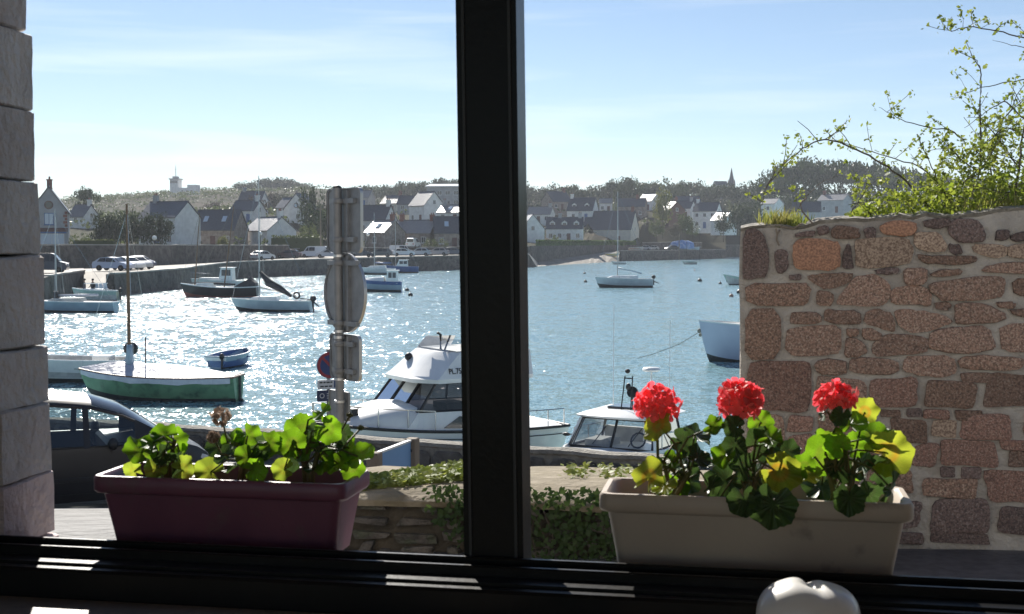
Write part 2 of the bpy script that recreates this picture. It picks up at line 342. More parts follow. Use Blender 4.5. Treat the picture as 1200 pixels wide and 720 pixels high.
# trees: kind, px, dist, top py, height m, width m
TREES = []
def T(kind, px, d, top, h, w, label, group=None): TREES.append((kind, px, d, top, h, w, label, group))
T('pine', 103, 330, 219, 9, 8, 'broad dark pine rising above small white gabled house')
T('dark', 116, 205, 250, 6, 5, 'dark evergreen at left end of cypress hedge')
T('dark', 133, 206, 249, 6.2, 5.5, 'dense dark evergreen behind wooden mast', 'cypress hedge trees')
T('dark', 152, 208, 247, 6.6, 6, 'tallest dark evergreen of cypress hedge', 'cypress hedge trees')
T('dark', 172, 208, 249, 6.2, 6, 'dark evergreen right of tallest in cypress hedge', 'cypress hedge trees')
T('dark', 190, 210, 250, 6, 5, 'dark evergreen at right end of cypress hedge against white house', 'cypress hedge trees')
T('bush', 93, 190, 272, 3, 4, 'round bush beside tall gabled house')
T('gold', 262, 214, 276, 3, 3, 'yellow flowering bush before granite skylight house')
T('brown', 300, 330, 232, 8, 9, 'bare brown tree behind roofs left of tall mast')
T('brown', 316, 420, 225, 9, 10, 'larger bare tree right of tall mast on slope')
T('dark', 330, 420, 224, 9, 8, 'dark tree on slope above white hillside house')
T('dark', 365, 280, 218, 11, 8, 'tall dark tree just left of sign panel')
T('dark', 372, 255, 240, 9, 8, 'dark leafy tree behind sign panel edge')
T('bush', 362, 240, 262, 4, 5, 'low dark bush beside utility pole')
T('mid', 415, 285, 262, 5, 5, 'brown green bush at right edge of sign panel')
for k, (px, d, top, h, w) in enumerate([(290,690,213,11,16),(308,700,210,13,20),(325,705,208,14,22),(338,700,210,12,18),(352,690,214,10,14)]):
    T('pine', px, d, top, h, w, 'flat topped pine in the left ridge clump', 'pine clump on left ridge')
for k, px in enumerate(range(428, 545, 11)):
    T('pine', px, 560+(k*37) % 90, interp(px, [(428,217),(470,213),(500,210),(545,207)])+(k*5) % 4, 16, 16, 'pine in the ridge row behind the modern block', 'pines on the ridge left of mullion')
for k, px in enumerate(range(612, 905, 12)):
    tp = interp(px, [(612,218),(660,216),(680,220),(700,217),(722,214),(737,208),(752,214),(768,213),(800,211),(830,213),(850,217),(905,214)])+((k*7) % 5)-1
    T('pine' if k % 3 else 'dark', px, 520+(k*53) % 130, tp, 16, 17+(k*3) % 6, 'rounded tree in the wood along right skyline', 'trees of the skyline wood')
T('dome', 737, 500, 207, 17, 15, 'domed dark pine standing highest over the right shore roofs')
T('gold', 777, 405, 220, 13, 9, 'golden green round tree right of white gabled houses')
for k, px in enumerate(range(640, 905, 17)):
    T('mid' if k % 2 else 'dark', px, 500+(k*31) % 50, interp(px, [(640,229),(700,230),(760,234),(820,236),(905,228)])+(k*3) % 7, 11, 11, 'dark tree among houses on right slope', 'trees on the right slope')
T('dark', 868, 375, 238, 10, 13, 'dark mass of tree left of the granite wall top')
T('dark', 885, 372, 240, 10, 10, 'dark tree touching the top corner of granite wall')
T('dark', 848, 385, 250, 7, 7, 'dark bushy tree right of tall white house')
T('mid', 800, 372, 250, 6, 8, 'garden shrub mass left of tall white house')
T('mid', 770, 366, 258, 5, 7, 'garden shrub under golden tree')
T('brown', 790, 362, 262, 4, 6, 'brown garden shrub above blue sheeted boats')
T('bush', 812, 372, 260, 4, 5, 'dark round bush before tall white house')
T('mid', 640, 480, 240, 6, 7, 'green tree between mullion and dormered cottage')
T('mid', 655, 470, 238, 6, 8, 'leafy shrubs above dormered cottage')
for k, (px, top, h, w) in enumerate([(905,205,20,18),(925,193,22,24),(945,186,24,26),(965,185,25,28),(985,185,25,28),(1005,192,22,26),(1025,190,22,26),(1050,196,22,26),(1075,200,20,24),(1100,204,20,24),(1130,206,20,26),(1160,210,20,26),(1195,212,20,26),(1235,214,20,26)]):
    T('pine', px, 470+(k*29) % 50, top, h, w, 'tall dark tree in wood behind shrub', 'dark wood behind the shrub')
for k, px in enumerate(range(892, 1040, 16)):
    T('dark', px, 440+(k*17) % 20, 228+(k*5) % 9, 12, 13, 'low dark tree below wood behind shrub', 'understorey behind the shrub')
for k, px in enumerate(range(250, 420, 15)):
    T('brown' if k % 3 == 0 else 'mid', px, 430+(k*41) % 70, 236+(k*5) % 6, 5, 9, 'scrubby tree on slope behind left shore roofs', 'scrub trees on left slope')
for k, px in enumerate(range(430, 545, 16)):
    T('mid' if k % 2 else 'dark', px, 425+(k*23) % 40, 236+(k*3) % 7, 7, 9, 'tree under ridge pines behind terrace cottages', 'trees under the ridge pines')
for k, (px, d, top) in enumerate([(430,262,279),(505,256,278),(517,256,280),(468,258,281)]):
    T('bush', px, d, top, 2.4, 4.0, 'garden bush before terrace cottages', 'garden bushes before cottages')

ORD = 'first second third fourth fifth sixth seventh eighth ninth tenth eleventh twelfth thirteenth fourteenth fifteenth sixteenth seventeenth eighteenth nineteenth twentieth'.split()
ORD += ['twenty-'+q for q in ORD[:9]]
_cnt = {}
for i, q in enumerate(TREES):
    if q[7] and 'cypress' not in q[7]:
        k = _cnt.get(q[7], 0); _cnt[q[7]] = k+1; TREES[i] = q[:6]+(ORD[k]+' '+q[6]+', counted from the left',)+q[7:]
# houses right of the mullion stand behind the garden wall: same picture size, farther off
_far = {652: 440, 683: 405, 662: 352, 716: 400, 710: 460, 741: 450, 788: 425, 829: 430}
HOUSES = [(h[:3]+(_far[h[1]],)+tuple(v*_far[h[1]]/h[3] for v in h[4:8])+h[8:]) if h[1] in _far and not (h[1] == 683 and h[8] == 'stone') and h[3] != _far[h[1]] else h for h in HOUSES]
CTRL = []
for h in HOUSES:
    p = at(h[1], h[2], h[3]); CTRL.append((p.x, p.y, p.z))
for k, px, d, top, h, w, lb, g in TREES:
    p = at(px, top, d); CTRL.append((p.x, p.y, p.z-h))
for px, py in [(-700,245),(-300,242),(-100,240),(50,238),(120,238),(170,231),(210,226),(250,224),(300,221),(350,219),(420,222),(540,222),(640,228),(760,230),(850,232),(1000,228),(1300,228),(1900,235)]:
    p = at(px, py, 780); CTRL.append((p.x, p.y, p.z)); p = at(px, py+4, 640) ; CTRL.append((p.x, p.y, p.z))
for px in (-700, -300, 0, 100): p = at(px, 283, 200); CTRL.append((p.x, p.y, p.z)); p = at(px, 262, 350); CTRL.append((p.x, p.y, p.z))
for px in (120, 170, 230): p = at(px, 255, 400); CTRL.append((p.x, p.y, p.z))
def idw(x, y):
    a = b = 0
    for cx, cy, cz in CTRL:
        d2 = (x-cx)**2+(y-cy)**2+4; w = 1/(d2*d2); a += w*cz; b += w
    return a/b
# columns of the far shore: px, front distance, z of first edge, distance / z of quay top, distance of back wall, z behind it
SH = [(-900,66,2.0,67,2.0,150,4.6),(52,112,2.0,113,2.0,150,4.6),(98,136,2.0,137,2.0,156,4.6),(98.5,118,-.4,137,1.95,156,4.6),(131,117,-.4,134,1.95,160,4.6),
 (131.5,122,2.0,123,2.0,160,4.6),(150,125,2.0,126,2.0,162,4.6),(213,141,2.05,142,2.05,180,4.5),(270,178,2.2,179,2.2,193,4.5),(340,196,2.4,197,2.4,222,4.0),(375,203,2.5,204,2.5,240,3.6),
 (540,242,2.7,243,2.7,255,4.2),(620,266,2.6,267,2.6,285,4.2),(630,268,-.3,290,.6,291,4.2),(690,312,-.3,345,1.9,346,4.3),(724,342,-.3,365,2.7,375,4.3),
 (726,356,2.7,357,2.7,382,4.3),(745,362,2.75,363,2.75,384,4.3),(760,368,2.75,369,2.75,410,3.4),(850,417,2.8,418,2.8,425,3.0),(851,577,2.9,578,2.9,600,4),(1000,590,2.9,591,2.9,620,4),(1900,600,2.9,601,2.9,640,5)]
def shore(px):
    for a, b in zip(SH, SH[1:]):
        if a[0] <= px <= b[0]:
            t = (px-a[0])/(b[0]-a[0]); return [lerp(u, v, t) for u, v in zip(a, b)]
def X(px, d): return (px-600)/F*d
def landz(px, d):
    s = shore(px); _, df, zf, dt, zt, dw, zw = s
    if d < df: return -1
    if d < dt: return lerp(zf, zt, (d-df)/(dt-df))
    if d < dw: return zt
    t = sstep(0, 25, d-dw); return lerp(zw, idw(X(px, d), d), t)
pxs = sorted(set([s[0] for s in SH]+[x for x in range(-900, 1901, 14)]))
land = MB(); rows = []
for px in pxs:
    s = shore(px); _, df, zf, dt, zt, dw, zw = s; col = []
    x0 = lambda d: X(px, d)
    ds = [(df, -1.5), (df+.05, zf), (dt, zt), ((dt+dw)/2, zt), (dw, zt), (dw+.2, zw), (dw+8, zw*.7+.3*idw(X(px, dw+8), dw+8))]
    ds = [(d, min(z, zw+1) if False else z) for d, z in ds]
    for k in range(1, 23):
        d = dw+25+(1700-dw-25)*(k/22)**2.2 if k > 1 else dw+25
        z = idw(X(px, d), d) if d < 1000 else idw(X(px, 1000), 1000)-(d-1000)*.03
        ds.append((d, z))
    rows.append([Vector((x0(d), d, z)) for d, z in ds])
n = len(rows[0]); vs = [p for r in rows for p in r]; fs = []; ms = []
for i in range(len(rows)-1):
    s = shore((pxs[i]+pxs[i+1])/2); ramp = s[2] < 1.2
    for j in range(n-1):
        land.f.append((i*n+j, (i+1)*n+j, (i+1)*n+j+1, i*n+j+1))
        land.m.append(1 if j == 0 else (3 if (j == 1 and ramp) else 2 if j < 4 else 1 if j == 4 else 0))
land.v = [tuple(v) for v in vs]
struct(land.build('far_shore', [M['land'], M['quay'], M['roadfar'], M['wetramp']]))
# ------------------------------------------------------------ water
WAVE = 2.12
wm = bpy.data.materials.new('harbour_water'); wm.use_nodes = True; t = wm.node_tree; b = t.nodes['Principled BSDF']; l = t.links.new
b.inputs['Base Color'].default_value = (.205, .345, .385, 1); b.inputs['Roughness'].default_value = .13; b.inputs['IOR'].default_value = 1.33; b.inputs['Specular IOR Level'].default_value = .5
g = N(t, 'ShaderNodeNewGeometry'); m1 = N(t, 'ShaderNodeMapping'); m1.inputs['Scale'].default_value = (1.0, .8, 1); m1.inputs['Rotation'].default_value = (0, 0, .5)
l(g.outputs['Position'], m1.inputs['Vector'])
acc = None
for sc, dt, am in ((.5, 2, .20), (2.3, 3, .46), (9.0, 2, .52)):      # wave slopes straight from noise, so far water keeps its glitter
    q = N(t, 'ShaderNodeTexNoise'); q.inputs['Scale'].default_value = sc; q.inputs['Detail'].default_value = dt; q.inputs['Roughness'].default_value = .55; l(m1.outputs['Vector'], q.inputs['Vector'])
    sb = N(t, 'ShaderNodeVectorMath', operation='SUBTRACT'); sb.inputs[1].default_value = (.5, .5, .5); l(q.outputs['Color'], sb.inputs[0])
    k = N(t, 'ShaderNodeVectorMath', operation='MULTIPLY'); k.inputs[1].default_value = (am*WAVE, am*WAVE, 0); l(sb.outputs[0], k.inputs[0])
    if acc is None: acc = k.outputs[0]
    else: ad = N(t, 'ShaderNodeVectorMath', operation='ADD'); l(acc, ad.inputs[0]); l(k.outputs[0], ad.inputs[1]); acc = ad.outputs[0]
ad = N(t, 'ShaderNodeVectorMath', operation='ADD'); l(acc, ad.inputs[0]); ad.inputs[1].default_value = (0, 0, 1)
nm_ = N(t, 'ShaderNodeVectorMath', operation='NORMALIZE'); l(ad.outputs[0], nm_.inputs[0]); l(nm_.outputs[0], b.inputs['Normal'])
wv = MB(); wv.add([(-2500, 15, 0), (2500, 15, 0), (2500, 2600, 0), (-2500, 2600, 0)], [(0, 1, 2, 3)])
struct(wv.build('harbour_water', wm))

# ------------------------------------------------------------ harbour walls (each a wall of its own, with coping)
def hwall(label, pts, top, thick=.7, below=1.2, cop=True, cmat='coping', m='quay', name='harbour_wall', nb=None):
    c = Vector(pts[0]); root = thing(name, label, 'wall', (c.x, c.y, 0))
    loops = []; cl = []
    dense = []
    for a, b_ in zip(pts, pts[1:]):
        a = Vector(a); b_ = Vector(b_); k = max(1, int((b_-a).length/1.2))
        dense += [a.lerp(b_, i/k) for i in range(k)]
    dense.append(Vector(pts[-1]))
    for i, p in enumerate(dense):
        d = (dense[min(i+1, len(dense)-1)]-dense[max(0, i-1)]).to_2d().normalized(); nrm = Vector((d.y, -d.x))   # towards camera side
        if nrm.y > 0 and abs(nrm.y) > .3: nrm = -nrm
        zt = top(i/(len(dense)-1)) if callable(top) else top
        jz = rnd(-.05, .05); q = p.to_2d()-c.to_2d()
        f = q+nrm*(.12+rnd(-.03, .03)); bk = q-nrm*thick
        loops.append([(f.x+nrm.x*.25, f.y+nrm.y*.25, -below), (f.x+nrm.x*.08, f.y+nrm.y*.08, zt*.5), (f.x, f.y, zt+jz*.2), (bk.x, bk.y, zt+jz*.2), (bk.x, bk.y, -below)])
        f2 = q+nrm*.2; b2 = q-nrm*.35
        cl.append([(f2.x, f2.y, zt+.01), (f2.x, f2.y, zt+.16+jz*.4), (b2.x, b2.y, zt+.16+jz*.4), (b2.x, b2.y, zt+.01)])
    w = MB(); w.loft(loops, True, True); w.build('masonry', M[m], root)
    if cop: w = MB(); w.loft(cl, True, True); w.build('coping', M[cmat], root)
    return root
def edge(p0, p1, col=1, n=10): return [(X(px, shore(px)[col]), shore(px)[col], 0) for px in [lerp(p0, p1, i/n) for i in range(n+1)]]
hwall('left quay wall of dark granite beside the slipway', edge(-300, 97.9), 2.0)
hwall('low dark quay wall right of slipway running behind black boat', edge(132, 619, n=40), lambda t: lerp(2.02, 2.65, t))
hwall('dark stone pier with blue sheet on it', edge(727, 849.5), 2.78)
hwall('far quay wall between pier end and granite wall', edge(852, 1150), 2.95)
sw = [(X(131, 121), 121.5, 0), (X(139, 126), 126, 0), (X(146, 133), 133, 0)]
hwall('high grey terrace wall behind parked cars at left', edge(40, 338, 5, n=20), lambda t: lerp(4.72, 4.5, t), cop=True)
hwall('garden wall under long green hedge right of mullion', edge(622, 746, 5, n=16), lambda t: 4.38, cop=False)
hwall('low wall behind cars parked in centre', edge(345, 618, 5, n=16), lambda t: lerp(3.9, 4.3, t), cop=True)
hwall('retaining wall beside road ramp left of granite wall', [(X(815, 440), 440, 0), (X(868, 470), 470, 0)], 4.2, cop=True)
hwall('garden terrace wall under brown shrub', [(X(752, 400), 400, 0), (X(822, 415), 415, 0)], 5.1, cop=True)

# ------------------------------------------------------------ leafy crowns
def rdir():
    while True:
        v = Vector((rnd(-1,1), rnd(-1,1), rnd(-1,1)))
        if .1 < v.length <= 1: return v.normalized()
def leafquad(mb, c, s, nrm=None):
    n_ = nrm or rdir(); a = n_.orthogonal().normalized(); b_ = n_.cross(a); th = rnd(0, 6.28)
    u = (a*math.cos(th)+b_*math.sin(th))*s; v = n_.cross(u)*rnd(.5, .8)
    mb.add([c-u*.8, c-v*.8+u*.1, c+u, c+v*.8], [(0,1,2,3)])
def crown_mesh(kind, seed):
    random.seed(seed); mb = MB(); cl = []
    if kind == 'pine':
        for i in range(26):
            a = rnd(0, 6.28); r = math.sqrt(rnd(0, 1))*.8; cl.append((Vector((r*math.cos(a), r*math.sin(a), .55+.36*math.sqrt(max(0,1-r*r))*rnd(.5, 1))), rnd(.20,.33), .55))
        for i in range(9):
            a = rnd(0, 6.28); r = rnd(.2,.9); cl.append((Vector((r*math.cos(a), r*math.sin(a), rnd(.25,.55))), rnd(.16,.26), .6))
    elif kind in ('dome',):
        for i in range(44):
            d = rdir(); d.z = abs(d.z); cl.append((Vector((d.x*.78, d.y*.78, .3+d.z*.55)), rnd(.18,.28), .7))
    elif kind == 'bush':
        for i in range(20):
            d = rdir(); cl.append((Vector((d.x*.7, d.y*.7, .45+d.z*.4)), rnd(.22,.34), .8))
    else:
        for i in range(36):
            d = rdir(); r = rnd(.35, 1); cl.append((Vector((d.x*.75*r, d.y*.75*r, .55+d.z*.40*r)), rnd(.17,.30), .85))
    for c, r, fl in cl:
        for k in range(46):
            d = rdir(); rr = r*rnd(.55, 1.05); p = c+Vector((d.x*rr, d.y*rr, d.z*rr*fl))
            leafquad(mb, p, rnd(.035, .065), (d+rdir()*.9).normalized())
    me = mb.mesh('crown', M['fol_dark']); return me
CROWN = {k: [crown_mesh(k, 11+i*7+len(k)) for i in range(n_)] for k, n_ in (('pine', 4), ('dark', 3), ('dome', 1), ('bush', 2))}
def kindmesh(kind, i):
    base = {'pine': 'pine', 'dome': 'dome', 'bush': 'bush'}.get(kind, 'dark'); return CROWN[base][i % len(CROWN[base])]
CM = {}
def crown_for(kind, i):
    m = {'pine': 'fol_dark', 'dark': 'fol_dark', 'dome': 'fol_dark', 'bush': 'fol_mid', 'mid': 'fol_mid', 'gold': 'fol_gold', 'brown': 'fol_brown'}[kind]
    me = kindmesh(kind, i); key = (me.name, m)
    if key not in CM:
        c = me.copy(); c.materials.clear(); c.materials.append(M[m]); CM[key] = c
    return CM[key]
random.seed(5)
tk = MB(); tk.tube([(0,0,-.3),(.02,.01,.2),(-.01,.02,.5),(.02,0,.75)], [.05,.04,.03,.012], 7)
for i in range(5):
    a = i*1.26+.3; tk.tube([(0,.01,.35+.06*i),(.22*math.cos(a),.22*math.sin(a),.55+.05*i)], [.02,.006], 5)
TRUNK = tk.mesh('trunk', M['trunk']); TRUNK.update()
random.seed(21)
for i, (kind, px, d, top, h, w, lb, grp) in enumerate(TREES):
    p = at(px, top, d); z0 = p.z-h
    nm = {'pine': 'pine_tree', 'dome': 'pine_tree', 'bush': 'bush', 'dark': 'evergreen_tree', 'gold': 'tree', 'mid': 'tree', 'brown': 'bare_tree'}[kind]
    if kind == 'gold' and h < 5: nm = 'bush'
    r = thing(nm, lb, 'bush' if nm == 'bush' else 'tree', (p.x, p.y, z0), rnd(0, 6.28), grp)
    put('trunk', TRUNK, r, scale=(w*.35, w*.35, h*.8))
    put('crown', crown_for(kind, i*3+int(px)), r, scale=(w/2, w/2, h))
# hedge on garden wall
def hedge_run(label, pts, hgt, wid, dens=60, m='hedge', leaf=.16):
    c = Vector(pts[0]); r = MB()
    for a, b_ in zip(pts, pts[1:]):
        a = Vector(a); b_ = Vector(b_); k = int((b_-a).length*dens)
        for i in range(k):
            p = a.lerp(b_, random.random()); e = Vector((0, rnd(-wid, wid)/2, rnd(0, hgt)*1.0)); 
            if random.random() < .4: e.z = hgt*rnd(.9, 1.06)
            leafquad(r, p+e-c, leaf*rnd(.7, 1.4))
        d = (b_-a)
    core = MB()
    lo = []
    for p in pts:
        q = Vector(p)-c; lo.append([(q.x, q.y-wid*.42, -.2), (q.x, q.y-wid*.42, hgt*.9), (q.x, q.y+wid*.42, hgt*.9), (q.x, q.y+wid*.42, -.2)])
    core.loft(lo, True, True)
    root = thing('hedge', label, 'hedge', c); r.build('foliage', M[m], root, fix=False); core.build('branch_core', M[m], root)
    return root
hedge_run('long clipped green hedge on garden wall before big cream house', [(X(px, shore(px)[5]+1.2), shore(px)[5]+1.2, 4.3) for px in range(628, 746, 13)], 1.3, 1.5, 70, leaf=.2)
hedge_run('dark clipped hedge above road by utility pole', [(X(px, 228), 228, 3.0) for px in (319, 335, 350, 366, 378)], 3.2, 1.8, 90, 'fol_mid', .2)
hedge_run('low dark hedge behind terrace wall by tall gabled house', [(X(px, 168), 168, 4.5) for px in (88, 105, 120, 134)], .9, 1.2, 60, 'fol_mid', .15)
# scrub over the slopes (uncountable)
random.seed(9); sc_ = MB()
cnt = 0
while cnt < 7500:
    px = rnd(-150, 1250) if cnt < 4500 else rnd(80, 360); d = (230 if cnt < 4500 else 330)+560*random.random()**.8
    s = shore(px)
    if d < s[5]+22: continue
    x = X(px, d); z = landz(px, d); hh = rnd(.5, 2.0); ww = rnd(.8, 2.2)
    for k in range(9):
        leafquad(sc_, Vector((x+rnd(-ww, ww), d+rnd(-ww, ww), z+rnd(0, hh))), rnd(.35, .7))
    cnt += 1
stuff(sc_.build('hillside_scrub', M['fol_mid'], fix=False))

# ============================================================ HOUSES
def window(root, cx, y, z, w, h, frame='frame_white', glass='dark_glass', M4=None, bars=True):
    f = MB(); t = .09
    for a in ((cx-w/2, cx-w/2+t, z, z+h), (cx+w/2-t, cx+w/2, z, z+h), (cx-w/2+t, cx+w/2-t, z, z+t), (cx-w/2+t, cx+w/2-t, z+h-t, z+h)): f.bb(a[0], a[1], y-.06, y+.06, a[2], a[3])
    if bars: f.bb(cx-.035, cx+.035, y-.05, y+.05, z+t, z+h-t)
    f.bb(cx-w/2-.08, cx+w/2+.08, y-.12, y+.06, z-.10, z-.003)
    p = MB(); p.bb(cx-w/2+t, cx+w/2-t, y-.03, y+.03, z+t, z+h-t)
    if M4:
        f.v = [tuple(M4 @ Vector(v)) for v in f.v]; p.v = [tuple(M4 @ Vector(v)) for v in p.v]
    fo = f.build('window', M[frame], root); p.build('pane', M[glass], fo)
def house(label, px, py, d, Lr, D, hw, hr, yaw, wall, roof, o):
    p = at(px, py, d); root = thing('house', label, 'house', p, R(yaw))
    L2, D2 = Lr/2, D/2; w = MB()
    # walls incl. gables, one shell
    for sx in (-1, 1):
        pass
    prof = [(-D2, -1.6), (-D2, hw), (0, hw+hr-.05), (D2, hw), (D2, -1.6)]
    w.loft([[(-L2, y, z) for y, z in prof], [(L2, y, z) for y, z in prof]], True, True)
    w.build('wall', M[wall], root)
    r = MB(); ov = .28; sl = hr/D2; th = .16
    for s in (-1, 1):
        y0, z0 = s*(D2+ov), hw-sl*ov; q = [(y0, z0), (0, hw+hr), (0, hw+hr+th), (y0, z0+th)]
        if s > 0: q = [(y0, z0), (y0, z0+th), (.001, hw+hr+th), (.001, hw+hr)]
        r.loft([[(-L2-.2, y, z+.02) for y, z in q], [(L2+.2, y, z+.02) for y, z in q]], True, True)
    rf = r.build('roof', M[roof], root)
    rid = MB(); rid.bb(-L2-.2, L2+.2, -.13, .13, hw+hr+th-.06, hw+hr+th+.09); rid.build('ridge_tiles', M['slate'], rf)
    for fx, fy in o.get('chim', []):
        c = MB(); x = fx*(L2-.45) if abs(fx) <= 1 else fx; y = fy*D2; zb = hw+hr*(1-abs(fy))-.7
        c.bb(x-.45, x+.45, y-.35, y+.35, zb, hw+hr+1.15); c.bb(x-.53, x+.53, y-.43, y+.43, hw+hr+1.15, hw+hr+1.3)
        for k in (-.22, .22): c.lathe([(.13, hw+hr+1.3), (.11, hw+hr+1.7)], 8, (x+k, y, 0), 1)
        c.build('chimney', [M['white_wall' if wall == 'white_wall' and abs(fx) > .94 else 'brick' if wall != 'white_wall' else 'grey_wall'], M['brick']], root)
    fl = o.get('fl', 1)
    nfw = o.get('fw', 0)
    for f in range(fl):
        zz = .9+f*(hw/fl if fl > 1 else 0)
        for k in range(nfw):
            x = -L2+Lr*(k+.5)/nfw
            if f == 0 and k == nfw//2 and nfw > 1:
                dr = MB(); dr.bb(x-.5, x+.5, -D2-.05, -D2+.05, .05, 2.15); dr.build('door', M['blue_paint' if (px % 2) else 'brown'], root)
            else: window(root, x, -D2-.0, zz, 1.05, 1.25)
    Mg = Matrix.Translation((L2, 0, 0)) @ Matrix.Rotation(R(90), 4, 'Z')
    for k in range(o.get('gw', 0)):
        gx, gz = [(-D2*.35, .9), (D2*.35, .9), (0, hw+.2)][k] if o['gw'] > 1 else (0, hw-.4)
        window(root, gx, 0, gz, .85, 1.1, M4=Mg)
    for k in range(o.get('dorm', 0)):
        x = -L2+Lr*(k+.5)/o['dorm']; dm = MB(); yb = -D2*.72; zb = hw+hr*.12
        q = [(x-.75, zb), (x+.75, zb), (x+.75, zb+1.25), (x, zb+1.85), (x-.75, zb+1.25)]
        dm.loft([[(a, yb, c) for a, c in q], [(a, yb+2.0, c) for a, c in q]], True, True); do = dm.build('dormer', M['white_wall'], root)
        dr = MB()
        for s in (-1, 1): dr.hexa([(x, yb-.15, zb+1.88), (x+s*.95, yb-.15, zb+1.12), (x+s*.95, yb+2, zb+1.12), (x, yb+2, zb+1.88), (x, yb-.15, zb+2.0), (x+s*.95, yb-.15, zb+1.24), (x+s*.95, yb+2, zb+1.24), (x, yb+2, zb+2.0)])
        dr.build('dormer_roof', M['slate'], do)
        pn = MB(); pn.bb(x-.45, x+.45, yb-.05, yb+.05, zb+.2, zb+1.15); pn.build('dormer_window', M['dark_glass'], do)
    for k in range(o.get('sky', 0)):
        x = -L2+Lr*(k+.6)/(o['sky']+.3); a = math.atan(sl); y = -D2*.5; z = hw+hr*.5+th+.05
        s_ = MB(); s_.box((x, y, z), (.85, 1.4, .1), M=Matrix.Rotation(a, 3, 'X')); s_.build('skylight', M['pale_glass'], root)
    sp = o.get('special')
    if sp:
        Mg = Matrix.Translation((-L2, 0, 0)) @ Matrix.Rotation(R(-90), 4, 'Z')     # the gable that looks at us
        def g(mb, name, m, par=root): mb.v = [tuple(Mg @ Vector(v)) for v in mb.v]; return mb.build(name, m, par)
        rw = MB(); rw.lathe([(.62, -.08), (.62, .02)], 18, (0, 0, hw+.85), M=Matrix.Rotation(R(90), 3, 'X')); rwo = g(rw, 'round_window', M['brown'])
        rp = MB(); rp.lathe([(.45, .0), (.45, .12)], 18, (0, 0, hw+.85), M=Matrix.Rotation(R(90), 3, 'X')); g(rp, 'pane', M['pale_glass' if sp == 'round' else 'dark_glass'], rwo)
        if sp == 'gable':
            window(root, 0, 0, hw-2.0, 1.3, 1.7, 'blue_paint', 'pale_glass', M4=Mg)
            b_ = MB(); b_.bb(-D2-.05, D2+.05, -.18, .05, hw-3.0, hw-2.45); g(b_, 'brown_band', M['brown'])
            s_ = MB(); s_.bb(-D2*.6, D2*.95, -.14, .05, hw-3.25, hw-3.02); g(s_, 'blue_fascia', M['blue_paint'])
            window(root, .35, 0, .4, 3.4, 1.7, 'frame_white', 'pale_glass', M4=Mg)
            for s in (-1, 1):
                q = MB(); q.tube([(0, -.2, hw+hr+.15), (0, -.2, hw+hr+.9)], [.06, .02], 6); 
            g(q, 'finial', M['slate'])
            sw_ = MB()
            for k in range(5): sw_.bb(-D2-.02, -D2+.35+.2*(k % 2), -.06, .06, .1+k*.5, .5+k*.5)
            for k in range(5): sw_.bb(D2-.35-.2*(k % 2), D2+.02, -.06, .06, hw-2.3+k*.46, hw-1.92+k*.46)
            g(sw_, 'brick_quoins', M['brick'])
        else: window(root, .4, 0, 1.0, .9, 1.2, M4=Mg)
    return root
for h in HOUSES: house(*h)

# modern block, signal station, church
p = at(523, 246, 405); r = thing('apartment_block', 'pale flat roofed modern block high on the slope touching the mullion', 'building', p, R(-6))
w = MB(); w.bb(-5.5, 6, -4, 4, -3, 7.0); w.build('wall', M['grey_wall'], r)
w = MB(); w.hexa([(-5.9,-4.6,7.05),(6.4,-4.6,7.05),(6.4,4.6,8.0),(-5.9,4.6,8.0),(-5.9,-4.6,7.3),(6.4,-4.6,7.3),(6.4,4.6,8.3),(-5.9,4.6,8.3)]); w.build('roof', M['white'], r)
for f in range(2):
    for k in range(4): window(r, -4.1+k*2.6, -4, 1.6+f*2.9, 1.5, 1.3)
p = at(216, 228, 720); r = thing('signal_station', 'white signal station with lookout tower and mast on the left skyline', 'building', p, R(-8))
w = MB(); w.bb(-7, 8, -3, 3, -4, 3.6); w.build('wall', M['white_wall'], r)
w = MB(); w.bb(-7.0, -2.4, -3.4, 2.4, -4, 8.2); w.build('tower', M['white_wall'], r)
w = MB(); w.bb(-7.5, -1.9, -3.9, 2.9, 8.2, 8.8); w.bb(-5.8, -3.4, -2.6, 1.2, 8.8, 10.0); w.build('lookout', M['grey_wall'], r)
w = MB(); w.bb(-6.8, -2.6, -3.48, -3.4, 6.2, 7.6); w.build('lookout_window', M['dark_glass'], r)
w = MB(); w.tube([(-4.6, -.6, 10), (-4.6, -.6, 16.5)], [.22, .1], 6); w.tube([(-5.4, -.6, 14), (-3.8, -.6, 14)], .08, 5); w.build('mast', M['grey_wall'], r)
for k in range(3): window(r, 0.2+k*2.6, -3, 1.1, 1.2, 1.1)
w = MB(); w.bb(3, 8.05, -3.05, 3.05, 3.6, 5.2); w.build('roof_room', M['white_wall'], r)
p = at(857, 236, 700); r = thing('church', 'stone church with slender pointed spire on the right skyline', 'church', p, R(-20))
w = MB(); w.bb(-1.7, 1.7, -1.7, 1.7, -6, 8.5); w.build('tower', M['stone_wall'], r)
w = MB(); w.lathe([(2.3, 8.5), (1.2, 12.5), (.08, 18.2)], 8); w.build('spire', M['slate'], r)
w = MB()
for a in range(4): w.lathe([(.45, 8.5), (.35, 10), (.02, 12)], 6, (1.5*(1 if a % 2 else -1), 1.5*(1 if a > 1 else -1), 0))
w.build('pinnacle', M['stone_wall'], r)
w = MB(); w.bb(-1.0, 1.0, -1.78, -1.7, 5.2, 7.4); w.build('belfry_opening', M['dark_glass'], r)
w = MB(); w.loft([[(-9, -3.4, -6), (-9, -3.4, 1.5), (-9, 0, 5), (-9, 3.4, 1.5), (-9, 3.4, -6)], [(-1.72, -3.4, -6), (-1.72, -3.4, 1.5), (-1.72, 0, 5), (-1.72, 3.4, 1.5), (-1.72, 3.4, -6)]], True, True); w.build('nave', M['stone_wall'], r)
